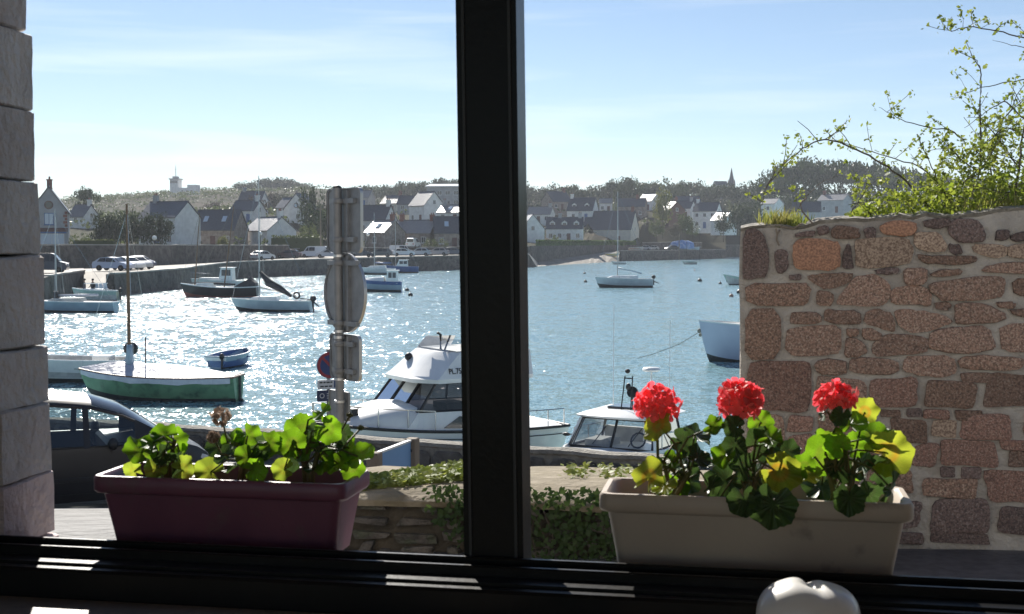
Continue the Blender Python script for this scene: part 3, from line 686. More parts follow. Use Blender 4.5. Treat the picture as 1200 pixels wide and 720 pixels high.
w = MB(); w.hexa([(-9.3,-3.8,1.2),(-1.75,-3.8,1.2),(-1.75,0,5.1),(-9.3,0,5.1),(-9.3,-3.8,1.5),(-1.75,-3.8,1.5),(-1.75,0,5.4),(-9.3,0,5.4)]); w.hexa([(-9.3,.01,5.1),(-1.75,.01,5.1),(-1.75,3.8,1.2),(-9.3,3.8,1.2),(-9.3,.01,5.4),(-1.75,.01,5.4),(-1.75,3.8,1.5),(-9.3,3.8,1.5)]); w.build('nave_roof', M['slate'], r)

# ============================================================ lamps, poles, far cars
def lamp(px, pyg, d, label, zb=None):
    p = at(px, pyg, d); zb = landz(px, d) if zb is None else zb; H = p.z-zb
    r = thing('street_lamp', label, 'street lamp', (p.x, p.y, zb), 0, 'globe lamps along the far shore')
    w = MB(); w.lathe([(.14, -.1), (.1, .6), (.05, .7), (.04, H-.3), (.1, H-.22)], 8); w.build('post', M['black'], r)
    w = MB(); w.ball((0, 0, H), .34, 12, 8); w.build('globe', M['globe'], r, True)
lamp(181, 279, 176, 'globe lamp standing before the dark cypress hedge')
lamp(305, 274, 215, 'globe lamp before the broad white gable left of sign panel')
lamp(431, 275, 236, 'globe lamp just right of tall sign panel')
lamp(680, 269, 352, 'globe lamp before cream gable of big slate roofed house')
lamp(805, 269, 385, 'left globe lamp over the blue sheet'); lamp(813.5, 264, 400, 'upper globe lamp under tall white house'); lamp(820, 269, 385, 'right globe lamp of the pair over the blue sheet'); lamp(871, 265, 400, 'globe lamp right beside granite wall corner')
def pole(px, top, base, d, label, arms=True):
    p = at(px, top, d); zb = landz(px, d); H = p.z-zb
    r = thing('utility_pole', label, 'utility pole', (p.x, p.y, zb))
    w = MB(); w.tube([(0, 0, -.3), (0, 0, H)], [.16, .10], 7); w.build('post', M['post_wood'], r)
    w = MB(); w.bb(-.7, .7, -.06, .06, H-.7, H-.55)
    for k in (-.6, 0, .6): w.lathe([(.05, H-.55), (.08, H-.4), (.03, H-.3)], 6, (k, 0, 0))
    w.build('crossarm', M['post_wood'], r)
pole(375.5, 241, 300, 222, 'utility pole with crossarm against left edge of sign panel')
pole(796, 266, 293, 380, 'slim pole beside the blue sheet on pier')
def car_parts(van=False):
    # local: +x nose, length about 4.1
    if van: P = [(-2.2,.35),(-2.25,1.0),(-2.2,1.85),(-1.9,1.98),(.7,1.98),(1.0,1.9),(1.55,1.15),(2.2,1.0),(2.3,.6),(2.2,.3)]
    else: P = [(-2.0,.32),(-2.08,.7),(-1.98,.98),(-1.75,1.05),(-1.25,1.42),(-.3,1.50),(.35,1.42),(1.05,.98),(1.75,.84),(2.05,.62),(2.0,.28)]
    W2 = .85 if not van else .92
    body = MB(); belt = .95 if not van else 1.1
    def y(z): return W2 if z <= belt else W2-(z-belt)*.34
    lo = []
    for s, ins in ((-1, .05), (-1, 0), (1, 0), (1, .05)):
        lo.append([(x*(1-ins*.5), s*(y(z)-ins), z-(ins if z > 1 else 0)) for x, z in P])
    body.loft(lo, True, True)
    gl = []
    if van:
        sw_ = [[(.75, 1.2), (1.35, 1.2), (.92, 1.8), (.75, 1.8)], [(-.3, 1.2), (.65, 1.2), (.65, 1.8), (-.3, 1.8)]]
        ws = [(1.08, 1.78), (1.5, 1.22)]
    else:
        sw_ = [[(-1.45, 1.0), (-.55, .98), (-.55, 1.38), (-1.15, 1.36)], [(-.45, .98), (.75, .96), (.25, 1.34), (-.45, 1.38)]]
        ws = [(.42, 1.36), (.98, 1.0)]
    for q in sw_:
        for s in (-1, 1):
            g = MB(); g.loft([[(x, s*(y(z)+.012), z) for x, z in q], [(x, s*(y(z)-.03), z) for x, z in q]], True, True); gl.append(('side_window', g))
    g = MB(); (xa, za), (xb, zb) = ws; 
    g.hexa([(xa+.02, -y(za)+.12, za), (xb+.04, -y(zb)+.1, zb), (xb+.04, y(zb)-.1, zb), (xa+.02, y(za)-.12, za), (xa+.04, -y(za)+.12, za+.04), (xb+.07, -y(zb)+.1, zb+.03), (xb+.07, y(zb)-.1, zb+.03), (xa+.04, y(za)-.12, za+.04)]); gl.append(('windscreen', g))
    xr = -1.5 if not van else -2.22
    g = MB(); 
    if van: g.bb(-2.26, -2.2, -.6, .6, 1.2, 1.75)
    else: g.hexa([(-1.78,-.62,1.06),(-1.28,-.55,1.40),(-1.28,.55,1.40),(-1.78,.62,1.06),(-1.81,-.62,1.10),(-1.30,-.55,1.44),(-1.30,.55,1.44),(-1.81,.62,1.10)])
    gl.append(('rear_window', g))
    hl = []
    for s in (-1, 1):
        a = MB(); a.ball(((2.2 if van else 1.93), s*.6, .66 if not van else .8), (.1, .16, .09), 8, 5); hl.append(a)
    tl = []
    for s in (-1, 1):
        a = MB(); xx = -2.22 if van else -2.03; a.bb(xx-.04, xx+.05, s*.62-.12, s*.62+.12, .72, .9); tl.append(a)
    return body, gl, hl, tl, [(-1.25, .32), (1.3, .32)] if not van else [(-1.35, .34), (1.5, .34)]
def wheel_mb(r=.32, wd=.2):
    t = MB(); t.lathe([(r*.62, -wd/2), (r*.95, -wd/2), (r, -wd*.3), (r, wd*.3), (r*.95, wd/2), (r*.62, wd/2)], 18, M=Matrix.Rotation(R(90), 3, 'X'))
    a = MB(); a.lathe([(r*.62, -wd*.42), (r*.3, -wd*.5), (r*.1, -wd*.5), (r*.1, wd*.5), (r*.3, wd*.5), (r*.62, wd*.42)], 14, M=Matrix.Rotation(R(90), 3, 'X')); return t, a
PROTO = {}
def make_car(van):
    b_, gl, hl, tl, wh = car_parts(van); r = thing('parked_van' if van else 'parked_car', 'x', 'van' if van else 'car', (0, 0, 0), 0, None)
    b_.build('body', M['carpaint'], r, 35)
    for nme, g in gl: g.build(nme, M['carglass'], r)
    for a in hl: a.build('headlight', M['lamp_glass'], r, True)
    for a in tl: a.build('tail_light', M['red_light'], r)
    tme = ame = None
    for x, z in wh:
        for s in (-1, 1):
            if tme is None:
                t, a = wheel_mb(); to = t.build('wheel', M['tyre'], r, 40); ao = a.build('rim', M['rim'], to, 40); tme, ame = to.data, ao.data
            else: to = put('wheel', tme, r); put('rim', ame, to)
            to.location = (x, s*.78, z)
    return r
M['red_light'] = mat('red_lamp_glass', (.4,.02,.02), rough=.2)
def car(px, py, d, yaw, colr, label, van=False, grp='cars parked on the far quay', z=None):
    p = at(px, py, d)
    z = landz(px, d)+.01 if z is None else z
    if van not in PROTO: r = make_car(van); PROTO[van] = r; r['label'] = label; r['group'] = grp; r.location = (p.x, p.y, z); r.rotation_euler = (0, 0, R(yaw))
    else: r = dup(PROTO[van], (p.x, p.y, z), R(yaw), label, grp)
    for c in r.children:
        if c.name.startswith('body'): c.color = (*colr, 1)
silver = (.42,.44,.47); dk = (.03,.03,.035); wh_ = (.75,.75,.75)
car(133, 320, 138, -12, (.40,.46,.60), 'blue silver car at head of slipway, left of wooden mast')
car(150, 320, 142, -35, wh_, 'white car directly behind the wooden mast')
car(160, 318, 146, -40, silver, 'silver car right of white car behind wooden mast')
car(163, 311, 153, -30, (.03,.05,.12), 'dark blue car parked under the terrace wall behind white car')
car(52, 322, 128, 10, dk, 'dark car on left quay half hidden by stone jamb', van=True)
car(338, 297, 216, 175, (.10,.05,.05), 'dark red car on road left of white van')
car(368, 297, 218, 175, wh_, 'white van on road against left edge of sign panel', van=True)
car(308, 303, 200, 60, (.6,.62,.64), 'pale car behind foot of the tall bare mast')
car(385, 302, 212, 178, (.5,.5,.52), 'small light car partly behind lower edge of sign panel')
car(423, 301, 219, 6, dk, 'black hatchback right of sign panel at left of quay row')
car(446, 302, 224, 178, (.06,.07,.06), 'dark green car second from sign panel in quay row')
car(473, 301, 229, 8, wh_, 'white car in middle of quay row behind slim mast')
car(470, 296, 246, 5, (.7,.7,.7), 'white van behind the white car in middle of quay row', van=True)
car(492, 300, 233, 172, silver, 'silver car with pale bonnet right of white car in quay row')
car(513, 300, 237, 174, (.35,.30,.30), 'pink grey car with bright windscreen second from mullion in quay row')
car(531, 298, 242, 10, (.05,.06,.08), 'dark car at mullion end of quay row')
car(484, 296, 250, 80, (.6,.63,.62), 'pale van seen end on behind silver car in quay row', van=True)
car(756, 285, 392, 160, silver, 'silver car on road between cream house and pier')
car(765, 284, 398, 170, (.5,.5,.47), 'beige car right of silver car behind pier')
car(787, 286, 392, 200, (.05,.07,.06), 'dark car left of blue sheet on pier')

# things on the pier and ramp
def hullpts(L_, B, fb, fs, draft=.3, tr=.75, rake=.3, n=14, p=2.2, dip=0):
    def hb(t):
        a = B/2*(tr+(1-tr)*math.sin(min(1, t/.45)*math.pi/2))
        if t > .45: a *= max(0, 1-((t-.45)/.55)**p)
        return max(a, .012)
    def zs(t): return fs+(fb-fs)*t**1.8-dip*math.sin(t*math.pi)
    def xs(t): return -L_/2+L_*t
    return hb, zs, xs
def hull(root, L_, B, fb, fs, mats, rows=(0,0,1,2,2), draft=.3, tr=.75, rake=.5, n=18, p=2.2, open_=False, floor=.1, deck='deck', dip=0, gun=None, gr=.035, deckz=-.03, vs=(0,.3,.45,.58,.8,1)):
    hb, zs, xs = hullpts(L_, B, fb, fs, draft, tr, rake, n, p, dip)
    m = MB(); loops = []
    for i in range(n+1):
        t = i/n; zk = -draft*(1-t**5); Z = zs(t); l = []
        for v in vs:
            y = hb(t)*(v**.6 if v > 0 else 0.0); z = zk+(Z-zk)*v**1.15; x = xs(t)-rake*(t**4)*(1-v)**1.2
            l.append((x, y, z))
        full = [(a, -b_, c) for a, b_, c in l[::-1]]+l[1:]; loops.append(full)
    k = len(vs)-1; full_rows = list(rows[:k])[::-1]+list(rows[:k]); nn = 2*k+1
    o = len(m.v); m.v += [q for l in loops for q in l]
    for i in range(n):
        for j in range(nn-1):
            m.f.append((i*nn+j, i*nn+j+1, (i+1)*nn+j+1, (i+1)*nn+j)); m.m.append(full_rows[j])
    m.f.append(tuple(range(nn))); m.m.append(rows[-1])
    h = m.build('hull', [M[q] for q in mats], root, 40, fix=False)
    bm = bmesh.new(); bm.from_mesh(h.data); bmesh.ops.recalc_face_normals(bm, faces=bm.faces); bm.to_mesh(h.data); bm.free()
    if gun:
        g = MB(); pt = [(xs(i/n), hb(i/n), zs(i/n)) for i in range(n+1)]
        g.tube(pt, gr, 6); g.tube([(a, -b_, c) for a, b_, c in pt], gr, 6); g.tube([(xs(0), -hb(0), zs(0)), (xs(0), hb(0), zs(0))], gr, 6); g.build('gunwale', M[gun], root, 60)
    if not open_:
        d = MB(); lo = [[(xs(i/n), -hb(i/n)*.99, zs(i/n)+deckz), (xs(i/n), 0, zs(i/n)+deckz+.05*hb(i/n)), (xs(i/n), hb(i/n)*.99, zs(i/n)+deckz)] for i in range(n+1)]
        d.loft(lo, closed=False); d.build('deck', M[deck], root)
    else:
        d = MB(); lo = []
        for i in range(n+1):
            t = i/n; b_ = hb(t)*.93; zf = min(floor, zs(t)-.05) if t < .9 else zs(t)-.08
            lo.append([(xs(t), -b_, zs(t)-.01), (xs(t), -b_*.75, zf), (xs(t), b_*.75, zf), (xs(t), b_, zs(t)-.01)])
        d.loft(lo, True, False, closed=False); d.f.append((0,1,2,3)); d.m.append(0); d.build('inner_hull', M[deck], root)
    return hb, zs, xs
def boat(name, label, cat, px, py, yaw, group=None, z=0, d=None):
    p = on_z(px, py, z) if d is None else at(px, py, d); return thing(name, label, cat, (p.x, p.y, p.z), R(yaw), group)
def outboard(root, x, z, s=1, y=0, tilt=0):
    o = MB(); Mt = Matrix.Rotation(tilt, 3, 'Y')
    o.ball((x-.12*s, y, z+.38*s), (.24*s, .15*s, .22*s), 10, 6); o.build('outboard_motor', M['black'], root, True)
    o = MB(); o.tube([(x-.08*s, y, z+.25*s), (x-.14*s, y, z-.55*s)], [.09*s, .06*s], 6); o.build('motor_leg', M['black'], root)
def mast(root, x, y, z, H, r=.05, lean=0, m='alu', seg=8):
    o = MB(); o.tube([(x, y, z), (x+lean*.5, y, z+H*.5), (x+lean, y, z+H)], [r, r*.9, r*.55], seg); return o.build('mast', M[m], root)
def wires(root, segs, r=.012, m='steel', name='rigging'):
    o = MB()
    for s in segs: o.tube(s, r, 4)
    return o.build(name, M[m], root)
def rowhull(px, d, yaw, colr, label, L_=4, name='beached_boat'):
    z = landz(px, d)+.25; p = Vector((X(px, d), d, z)); r = thing(name, label, 'boat', p, R(yaw), 'small boats drawn up on the ramp and pier')
    hull(r, L_, 1.5, .75, .6, [colr, colr, colr], draft=.25, open_=True, deck='deck', gun='white', gr=.05)
    s = MB(); s.bb(-.6, -.35, -.55, .55, .38, .43); s.bb(.5, .75, -.5, .5, .38, .43); s.build('thwart', M['wood'], r)
rowhull(718, 350, 15, 'yellow', 'yellow dinghy drawn up on concrete ramp'); rowhull(731, 352, 8, 'purple', 'lilac dinghy right of the yellow one on the ramp', 5.5); rowhull(746, 366, 12, 'rust', 'faded red boat resting ashore right of the lilac dinghy', 4.6)
rowhull(683, 300, 5, 'hull_grey', 'dark striped canoe lying at foot of the garden wall', 5); rowhull(694, 306, 4, 'purple', 'low violet boat beside canoe at foot of garden wall', 3.5)
rowhull(786, 372, 40, 'seagreen', 'pale dinghy leaning on the pier left of blue sheet', 3.5)
# blue sheet over boats on pier
random.seed(31); p = Vector((X(799, 394), 394, 2.78)); r = thing('covered_boat', 'large boat ashore on pier wrapped in blue and white sheet', 'boat', p, R(8))
hull(r, 6.8, 2.6, 2.2, 1.8, ['hull_grey']*3, draft=0.0, open_=False)
t_ = MB(); lo = []
for i in range(13):
    a = i/12; x = -3.6+7.2*a; h_ = 1.6+.95*math.sin(a*3.1)**.6+.25*noise.noise((a*7, 0, 3)); hw_ = 1.75*(math.sin(max(.12, min(.95, a))*3.14)**.35)
    lo.append([(x, -hw_-.1*noise.noise((a*9, 1, 0)), .45+.3*noise.noise((a*6, 3, 1))), (x, -hw_*.96, 1.35), (x, -hw_*.55, h_*.9+.35), (x+.1*noise.noise((a*5, 9, 1)), 0, h_+.55), (x, hw_*.55, h_*.9+.35), (x, hw_*.96, 1.35), (x, hw_, .5)])
t_.loft(lo, closed=False); t_.build('sheet', M['bluetarp'], r, True)
p = Vector((X(812, 398), 398, 2.8)); r = thing('beached_boat', 'pale hull at right end of blue sheet on pier', 'boat', p, R(-10), 'small boats drawn up on the ramp and pier'); hull(r, 4.5, 1.7, 1.1, .9, ['hull_grey']*3, draft=.0)

# ============================================================ BOATS AFLOAT
# --- green boat under pale cover
r = boat('covered_boat', 'green wooden boat under pale fitted cover with single wooden mast', 'boat', 186, 468, 174)
hb, zs, xs = hull(r, 5.3, 1.85, .95, .78, ['dark_bottom', 'green_paint', 'green_paint'], rows=(0,0,1,1,1), draft=.35, tr=.62, rake=.5, dip=.06, gun='wood', deckz=-.05)
c = MB(); n_ = 26; lo = []
for i in range(n_+1):
    t = .015+.965*i/n_; b_ = hb(t)+.045; z = zs(t); x = xs(t)
    rz_ = z+.34*math.sin(min(1, t*2.2)*1.5)*min(1, (1.02-t)*4)+.03; ed = .17+.018*math.sin(i*.9)+(.015 if i % 4 == 0 else 0)
    wv_ = .03*math.sin(i*1.7); l = [(x, -b_, z-ed), (x, -b_-.015, z-.02), (x, -b_*.62, z+(rz_-z)*(.34+wv_*3)), (x, -b_*.25, z+(rz_-z)*(.75-wv_)), (x, 0, rz_)]
    lo.append(l+[(a, -q, w_) for a, q, w_ in l[-2::-1]])
c.loft(lo, closed=False); c.build('cover', M['tarp'], r, 50)
xm = .95
mast(r, xm, 0, .3, 5.95, .062, .02, 'wood'); s_ = MB(); s_.lathe([(.17, zs(.68)+.22), (.10, 1.5), (.085, 1.75)], 10, (xm, 0, 0)); s_.build('mast_collar', M['paleblue'], r, True)
s_ = MB(); s_.tube([(xm-.33, -hb(.6)*.55, 1.05), (xm-.33, -hb(.6)*.6, 1.95)], .02, 5); s_.tube([(xm-.33, -hb(.6)-.06, .78), (xm-.33, -hb(.6)*.55, 1.05)], .025, 5); s_.bb(xm-.5, xm-.2, -hb(.6)-.1, -hb(.6)-.04, .70, .82); s_.build('rowlock_post', M['black'], r)
s_ = MB(); s_.bb(-2.72, -2.64, -.05, .05, -.35, .80); s_.build('rudder', M['dark_bottom'], r)
wires(r, [[(xm+.01, 0, 6.0), (2.6, 0, 1.0)], [(xm, 0, 6.0), (xm-.5, .85, .85)], [(xm, 0, 6.0), (xm-.5, -.85, .85)]], .006)
# --- white boat behind it
r = boat('motor_boat', 'white open motor boat half hidden behind stone jamb with black outboard', 'boat', 70, 447, 180)
hb, zs, xs = hull(r, 5.0, 1.9, .95, .8, ['dark_bottom', 'white', 'white'], draft=.3, open_=True, floor=.2, gun='white')
outboard(r, -2.45, .75, 1.15); s_ = MB(); s_.bb(-1.2, -.8, -.8, .8, .5, .58); s_.bb(.2, .6, -.8, .8, .5, .58); s_.build('thwart', M['deck'], r)
s_ = MB(); s_.bbev(-1.9, -1.3, -.4, .4, .3, .95, .03); s_.build('console', M['white'], r); s_ = MB()
for k in (-.6, .1): s_.bb(k, k+.08, -.99, -.93, .25, .75)
s_.build('hull_rib', M['hull_grey'], r)
# --- blue rowboat
r = boat('rowing_boat', 'small blue rowing boat seen from the stern beyond green boat', 'rowing boat', 272, 429, 74)
hb, zs, xs = hull(r, 2.6, 1.25, .62, .48, ['dark_bottom', 'paleblue', 'paleblue'], draft=.15, open_=True, floor=.06, deck='blue_paint', gun='paleblue', tr=.8)
s_ = MB(); s_.bb(-.5, -.25, -.55, .55, .3, .34); s_.bb(.4, .62, -.5, .5, .32, .36); s_.build('thwart', M['blue_paint'], r)
s_ = MB(); s_.bb(-1.325, -1.302, -.44, .44, .32, .45); s_.build('transom_board', M['white'], r); outboard(r, -1.32, .28, .6, -.3)
# --- white sailboat left
r = boat('sailing_boat', 'white sailing dinghy with furled dark sail and lifebuoy left of sign post', 'sailing boat', 318, 365, 176)
hb, zs, xs = hull(r, 5.9, 2.0, .95, .78, ['dark_bottom', 'hull_grey', 'hull_grey'], draft=.3, tr=.7, gun='white')
s_ = MB(); s_.loft([[(-.6, -.65, .8), (1.6, -.35, .9), (1.6, .35, .9), (-.6, .65, .8)], [(-.5, -.55, 1.12), (1.3, -.28, 1.05), (1.3, .28, 1.05), (-.5, .55, 1.12)]], True, True); s_.build('cabin', M['white'], r)
mast(r, .85, 0, .9, 9.0, .05, 0); s_ = MB(); s_.tube([(.8, 0, 2.9), (.2, 0, 2.1), (-.7, 0, 1.65), (-1.5, 0, 1.1)], [.10, .30, .24, .10], 8); s_.build('furled_sail', M['canvas_dark'], r, True)
s_ = MB(); s_.tube([(.8, 0, 1.75), (-1.9, 0, 1.15)], .05, 6); s_.build('boom', M['alu'], r)
def torus(mb, c, R_, r_, seg=16, s2=6, M3=None):
    lo = []
    for i in range(seg+1):
        a = 2*math.pi*i/seg; l = []
        for j in range(s2):
            b_ = 2*math.pi*j/s2; v = Vector(((R_+r_*math.cos(b_))*math.cos(a), (R_+r_*math.cos(b_))*math.sin(a), r_*math.sin(b_)))
            if M3: v = M3 @ v
            l.append(v+Vector(c))
        lo.append(l)
    return mb.loft(lo)
s_ = MB(); torus(s_, (-1.75, -.6, 1.15), .22, .075, M3=Matrix.Rotation(R(80), 3, 'X')); s_.build('lifebuoy', M['canvas_dark'], r, True)
outboard(r, -3.0, .55, 1.0); s_ = MB(); s_.tube([(-2.9, 0, .85), (-1.9, 0, 1.0)], .03, 5); s_.tube([(-3.0, 0, .8), (-3.6, .1, .35)], [.07, .04], 5); s_.build('tiller', M['black'], r)
s_ = MB(); s_.tube([(-2.8, -.6, .8), (-2.8, -.6, 1.35), (-2.8, .6, 1.35), (-2.8, .6, .8)], .018, 5); s_.build('pushpit_rail', M['steel'], r)
wires(r, [[(.85, 0, 9.6), (2.9, 0, .95)], [(.85, 0, 8.6), (.7, .95, .85)], [(.85, 0, 8.6), (.7, -.95, .85)], [(.85, 0, 9.8), (-2.9, 0, 1.2)]], .010)
# --- black two-masted boat, cabin boat behind
r = boat('sailing_boat', 'black hulled two masted traditional sailing boat with red waterline', 'sailing boat', 257, 348, 178)
hb, zs, xs = hull(r, 7.2, 2.3, 1.25, .95, ['red_bottom', 'black_paint', 'black_paint'], rows=(0,0,1,1,1), draft=.5, tr=.6, rake=.5, dip=.12, gun='white', gr=.05)
mast(r, 2.3, 0, .9, 6.9, .06, -.55, 'wood'); mast(r, -.45, 0, .8, 7.6, .065, -1.0, 'wood')
s_ = MB(); s_.tube([(2.5, .3, 1.3), (.2, .35, 1.25), (-1.6, .3, 1.15)], [.05, .12, .08], 7); s_.build('furled_sail', M['canvas_dark'], r, True)
s_ = MB(); s_.loft([[(-3.55, -.75, .85), (-1.5, -1.0, .9), (-1.5, 1.0, .9), (-3.55, .75, .85)], [(-3.5, -.6, 1.3), (-2.9, -.3, 1.75), (-2.9, .3, 1.75), (-3.5, .6, 1.3)], [(-3.3, -.1, 1.5), (-3.0, -.1, 1.85), (-3.0, .1, 1.85), (-3.3, .1, 1.5)]], True, True); s_.build('stern_cover', M['canvas_dark'], r)
s_ = MB(); s_.bbev(.4, 2.0, -.6, .6, .9, 1.3, .04); s_.build('cuddy', M['white'], r)
wires(r, [[(1.75, 0, 7.8), (3.6, 0, 1.2)], [(1.75, 0, 7.8), (2.2, 1.0, 1)], [(1.75, 0, 7.8), (2.2, -1.0, 1)], [(-1.45, 0, 8.4), (-3.3, 0, 1.2)], [(-1.45, 0, 8.4), (-.5, -1.1, .95)], [(-1.45, 0, 8.4), (2.1, 0, 1.3)]], .012, 'rope')
r = boat('cabin_boat', 'white wheelhouse boat lying behind black sailing boat', 'boat', 257, 339, 178, None)
hb, zs, xs = hull(r, 6.2, 2.2, 1.15, .9, ['dark_bottom', 'white', 'white'], draft=.3, gun='white')
def wheelhouse(root, x0, x1, w_, z0, z1, rake=.25, roofm='white', ov=.12, side=True):
    s_ = MB(); s_.loft([[(x0, -w_, z0), (x1, -w_, z0), (x1, w_, z0), (x0, w_, z0)], [(x0+rake*.2, -w_*.9, z1), (x1-rake, -w_*.9, z1), (x1-rake, w_*.9, z1), (x0+rake*.2, w_*.9, z1)]], True, True); s_.build('wheelhouse', M['white'], root)
    s_ = MB(); s_.bbev(x0-ov, x1-rake+ov, -w_*.9-ov, w_*.9+ov, z1+.002, z1+.07, .02); s_.build('roof', M[roofm], root)
    zm0, zm1 = lerp(z0, z1, .45), lerp(z0, z1, .88)
    def yy(z): return w_*lerp(1, .9, (z-z0)/(z1-z0))
    def xx(z): return x1-rake*(z-z0)/(z1-z0)
    for s in (-1, 1):
        k = 2; 
        for q in range(k):
            a = lerp(x0+.12, xx(zm1)-.1, q/k)+.04; b_ = lerp(x0+.12, xx(zm1)-.1, (q+1)/k)-.04
            m_ = MB(); m_.hexa([(a, s*(yy(zm0)-.02), zm0), (b_, s*(yy(zm0)-.02), zm0), (b_, s*(yy(zm0)+.02), zm0), (a, s*(yy(zm0)+.02), zm0), (a, s*(yy(zm1)-.02), zm1), (b_, s*(yy(zm1)-.02), zm1), (b_, s*(yy(zm1)+.02), zm1), (a, s*(yy(zm1)+.02), zm1)]); m_.build('side_window', M['dark_glass'], root)
    m_ = MB(); m_.hexa([(xx(zm0)-.03, -yy(zm0)*.85, zm0), (xx(zm0)+.02, -yy(zm0)*.85, zm0), (xx(zm0)+.02, yy(zm0)*.85, zm0), (xx(zm0)-.03, yy(zm0)*.85, zm0), (xx(zm1)-.03, -yy(zm1)*.85, zm1), (xx(zm1)+.02, -yy(zm1)*.85, zm1), (xx(zm1)+.02, yy(zm1)*.85, zm1), (xx(zm1)-.03, yy(zm1)*.85, zm1)]); m_.build('windscreen', M['dark_glass'], root)
wheelhouse(r, -1.6, -.1, .8, .8, 2.3)
s_ = MB(); s_.bb(-.1, 2.0, -.6, .6, .95, 1.25); s_.build('foredeck_trunk', M['white'], r); wires(r, [[(1.2, -.7, 1.1), (1.2, -.7, 1.7), (3, -.1, 1.8), (3, .1, 1.8), (1.2, .7, 1.7)]], .02, 'steel', 'bow_rail')
# --- far left sailboat & motor boat with two people
r = boat('sailing_boat', 'low white sailing boat by the slipway, its mast rising beside stone jamb', 'sailing boat', 80, 366, 178)
hb, zs, xs = hull(r, 7.0, 2.0, .9, .75, ['dark_bottom', 'paleblue', 'paleblue'], draft=.3, gun='white')
s_ = MB(); s_.loft([[(-1.2, -.65, .72), (1.4, -.4, .8), (1.4, .4, .8), (-1.2, .65, .72)], [(-1.1, -.55, 1.05), (1.1, -.3, 1.0), (1.1, .3, 1.0), (-1.1, .55, 1.05)]], True, True); s_.build('cabin', M['deck'], r)
mast(r, .85, 0, .85, 6.6, .05); s_ = MB(); s_.tube([(.8, 0, 1.2), (-2.2, 0, 1.25)], .09, 7); s_.build('furled_sail', M['tarp'], r, True)
wires(r, [[(.85, 0, 7.3), (3.4, 0, .9)], [(.85, 0, 7.2), (-3.3, 0, .8)], [(.85, 0, 7.2), (.6, -.95, .8)], [(.85, 0, 7.2), (.6, .95, .8)]], .010)
s_ = MB(); s_.bb(.7, 1.0, -.25, .25, .8, 1.5); s_.build('halyard_bag', M['canvas_dark'], r)
r = boat('motor_boat', 'pale open motor boat with windscreen and two people at the slipway', 'boat', 112, 353, 176)
MOTOR = r
hb, zs, xs = hull(r, 4.1, 1.8, 1.12, .9, ['dark_bottom', 'seagreen', 'seagreen'], draft=.25, open_=True, floor=.12, gun='white', gr=.04)
s_ = MB(); s_.loft([[(-.9, -.75, .9), (.9, -.55, 1.0), (.9, .55, 1.0), (-.9, .75, .9)], [(-.9, -.7, 1.05), (.8, -.45, 1.1), (.8, .45, 1.1), (-.9, .7, 1.05)]], True, True); s_.build('coaming', M['white'], r)
for k in range(4):
    s_ = MB(); a = -.8+k*.38; s_.hexa([(a, -.72, 1.06), (a+.34, -.68, 1.06), (a+.34, -.64, 1.06), (a, -.68, 1.06), (a+.05, -.62, 1.5), (a+.34, -.58, 1.5), (a+.34, -.55, 1.5), (a+.05, -.59, 1.5)]); s_.build('windscreen_pane', M['pale_glass'], r)
s_ = MB(); s_.tube([(-.85, -.66, 1.52), (.75, -.5, 1.52), (.95, 0, 1.5), (.75, .5, 1.52), (-.85, .66, 1.52)], .03, 5); s_.build('windscreen_frame', M['white'], r)
outboard(r, -2.1, .6, .9)
# --- blue & white boats left of mullion
r = boat('cabin_boat', 'white and blue fishing boat with pale stern cabin right of round sign', 'boat', 442, 342, 180, None)
hb, zs, xs = hull(r, 5.0, 1.9, 1.35, 1.0, ['dark_bottom', 'paleblue', 'blue_paint'], rows=(0,0,1,1,2), draft=.35, tr=.75, gun='blue_paint', gr=.04)
wheelhouse(r, -2.15, -.95, .75, .85, 2.15, .15, 'white')
s_ = MB(); lo = []
for i in range(9):
    t = .34+.62*i/8; lo.append([(xs(t), -hb(t)*.98, zs(t)+.02), (xs(t), -hb(t)*.5, zs(t)+.45*(1-i/10)), (xs(t), hb(t)*.5, zs(t)+.45*(1-i/10)), (xs(t), hb(t)*.98, zs(t)+.02)])
s_.loft(lo, closed=False); s_.build('foredeck_cover', M['white'], r)
r = boat('sailing_boat', 'white sailing boat with bare mast in front of quay right of sign panel', 'sailing boat', 441, 322, 176)
hb, zs, xs = hull(r, 6.0, 2.1, 1.2, .95, ['dark_bottom', 'hull_grey', 'white'], draft=.3, gun='white')
s_ = MB(); s_.loft([[(-1.6, -.7, .9), (1.6, -.4, 1.05), (1.6, .4, 1.05), (-1.6, .7, .9)], [(-1.5, -.6, 1.45), (.9, -.35, 1.4), (.9, .35, 1.4), (-1.5, .6, 1.45)]], True, True); s_.build('cabin', M['white'], r)
for k in range(3): s_ = MB(); s_.bb(-1.2+k*.75, -.75+k*.75, -.66, -.56, 1.1, 1.3); s_.build('cabin_window', M['dark_glass'], r)
mast(r, .3, 0, 1.2, 8.6, .06); wires(r, [[(.3, 0, 9.7), (2.9, 0, 1.2)], [(.3, 0, 9.7), (-2.9, 0, 1)], [(.3, 0, 9.5), (.2, -1, 1)], [(.3, 0, 9.5), (.2, 1, 1)]], .014)
s_ = MB(); s_.tube([(.2, 0, 1.9), (-2.4, 0, 1.85)], .1, 7); s_.build('furled_sail', M['blue_paint'], r, True)
r = boat('cabin_boat', 'blue fishing boat with white cabin and mast before quay cars', 'boat', 470, 320, 182)
hb, zs, xs = hull(r, 5.8, 2.1, 1.25, 1.0, ['dark_bottom', 'blue_paint', 'blue_paint'], draft=.35, gun='blue_paint', gr=.05)
wheelhouse(r, -1.2, .9, .8, .95, 2.15, .6, 'white', .06); mast(r, .9, 0, 1.1, 8.6, .055); wires(r, [[(.9, 0, 9.6), (2.8, 0, 1.3)], [(.9, 0, 9.6), (-2.7, 0, 1)]], .012)
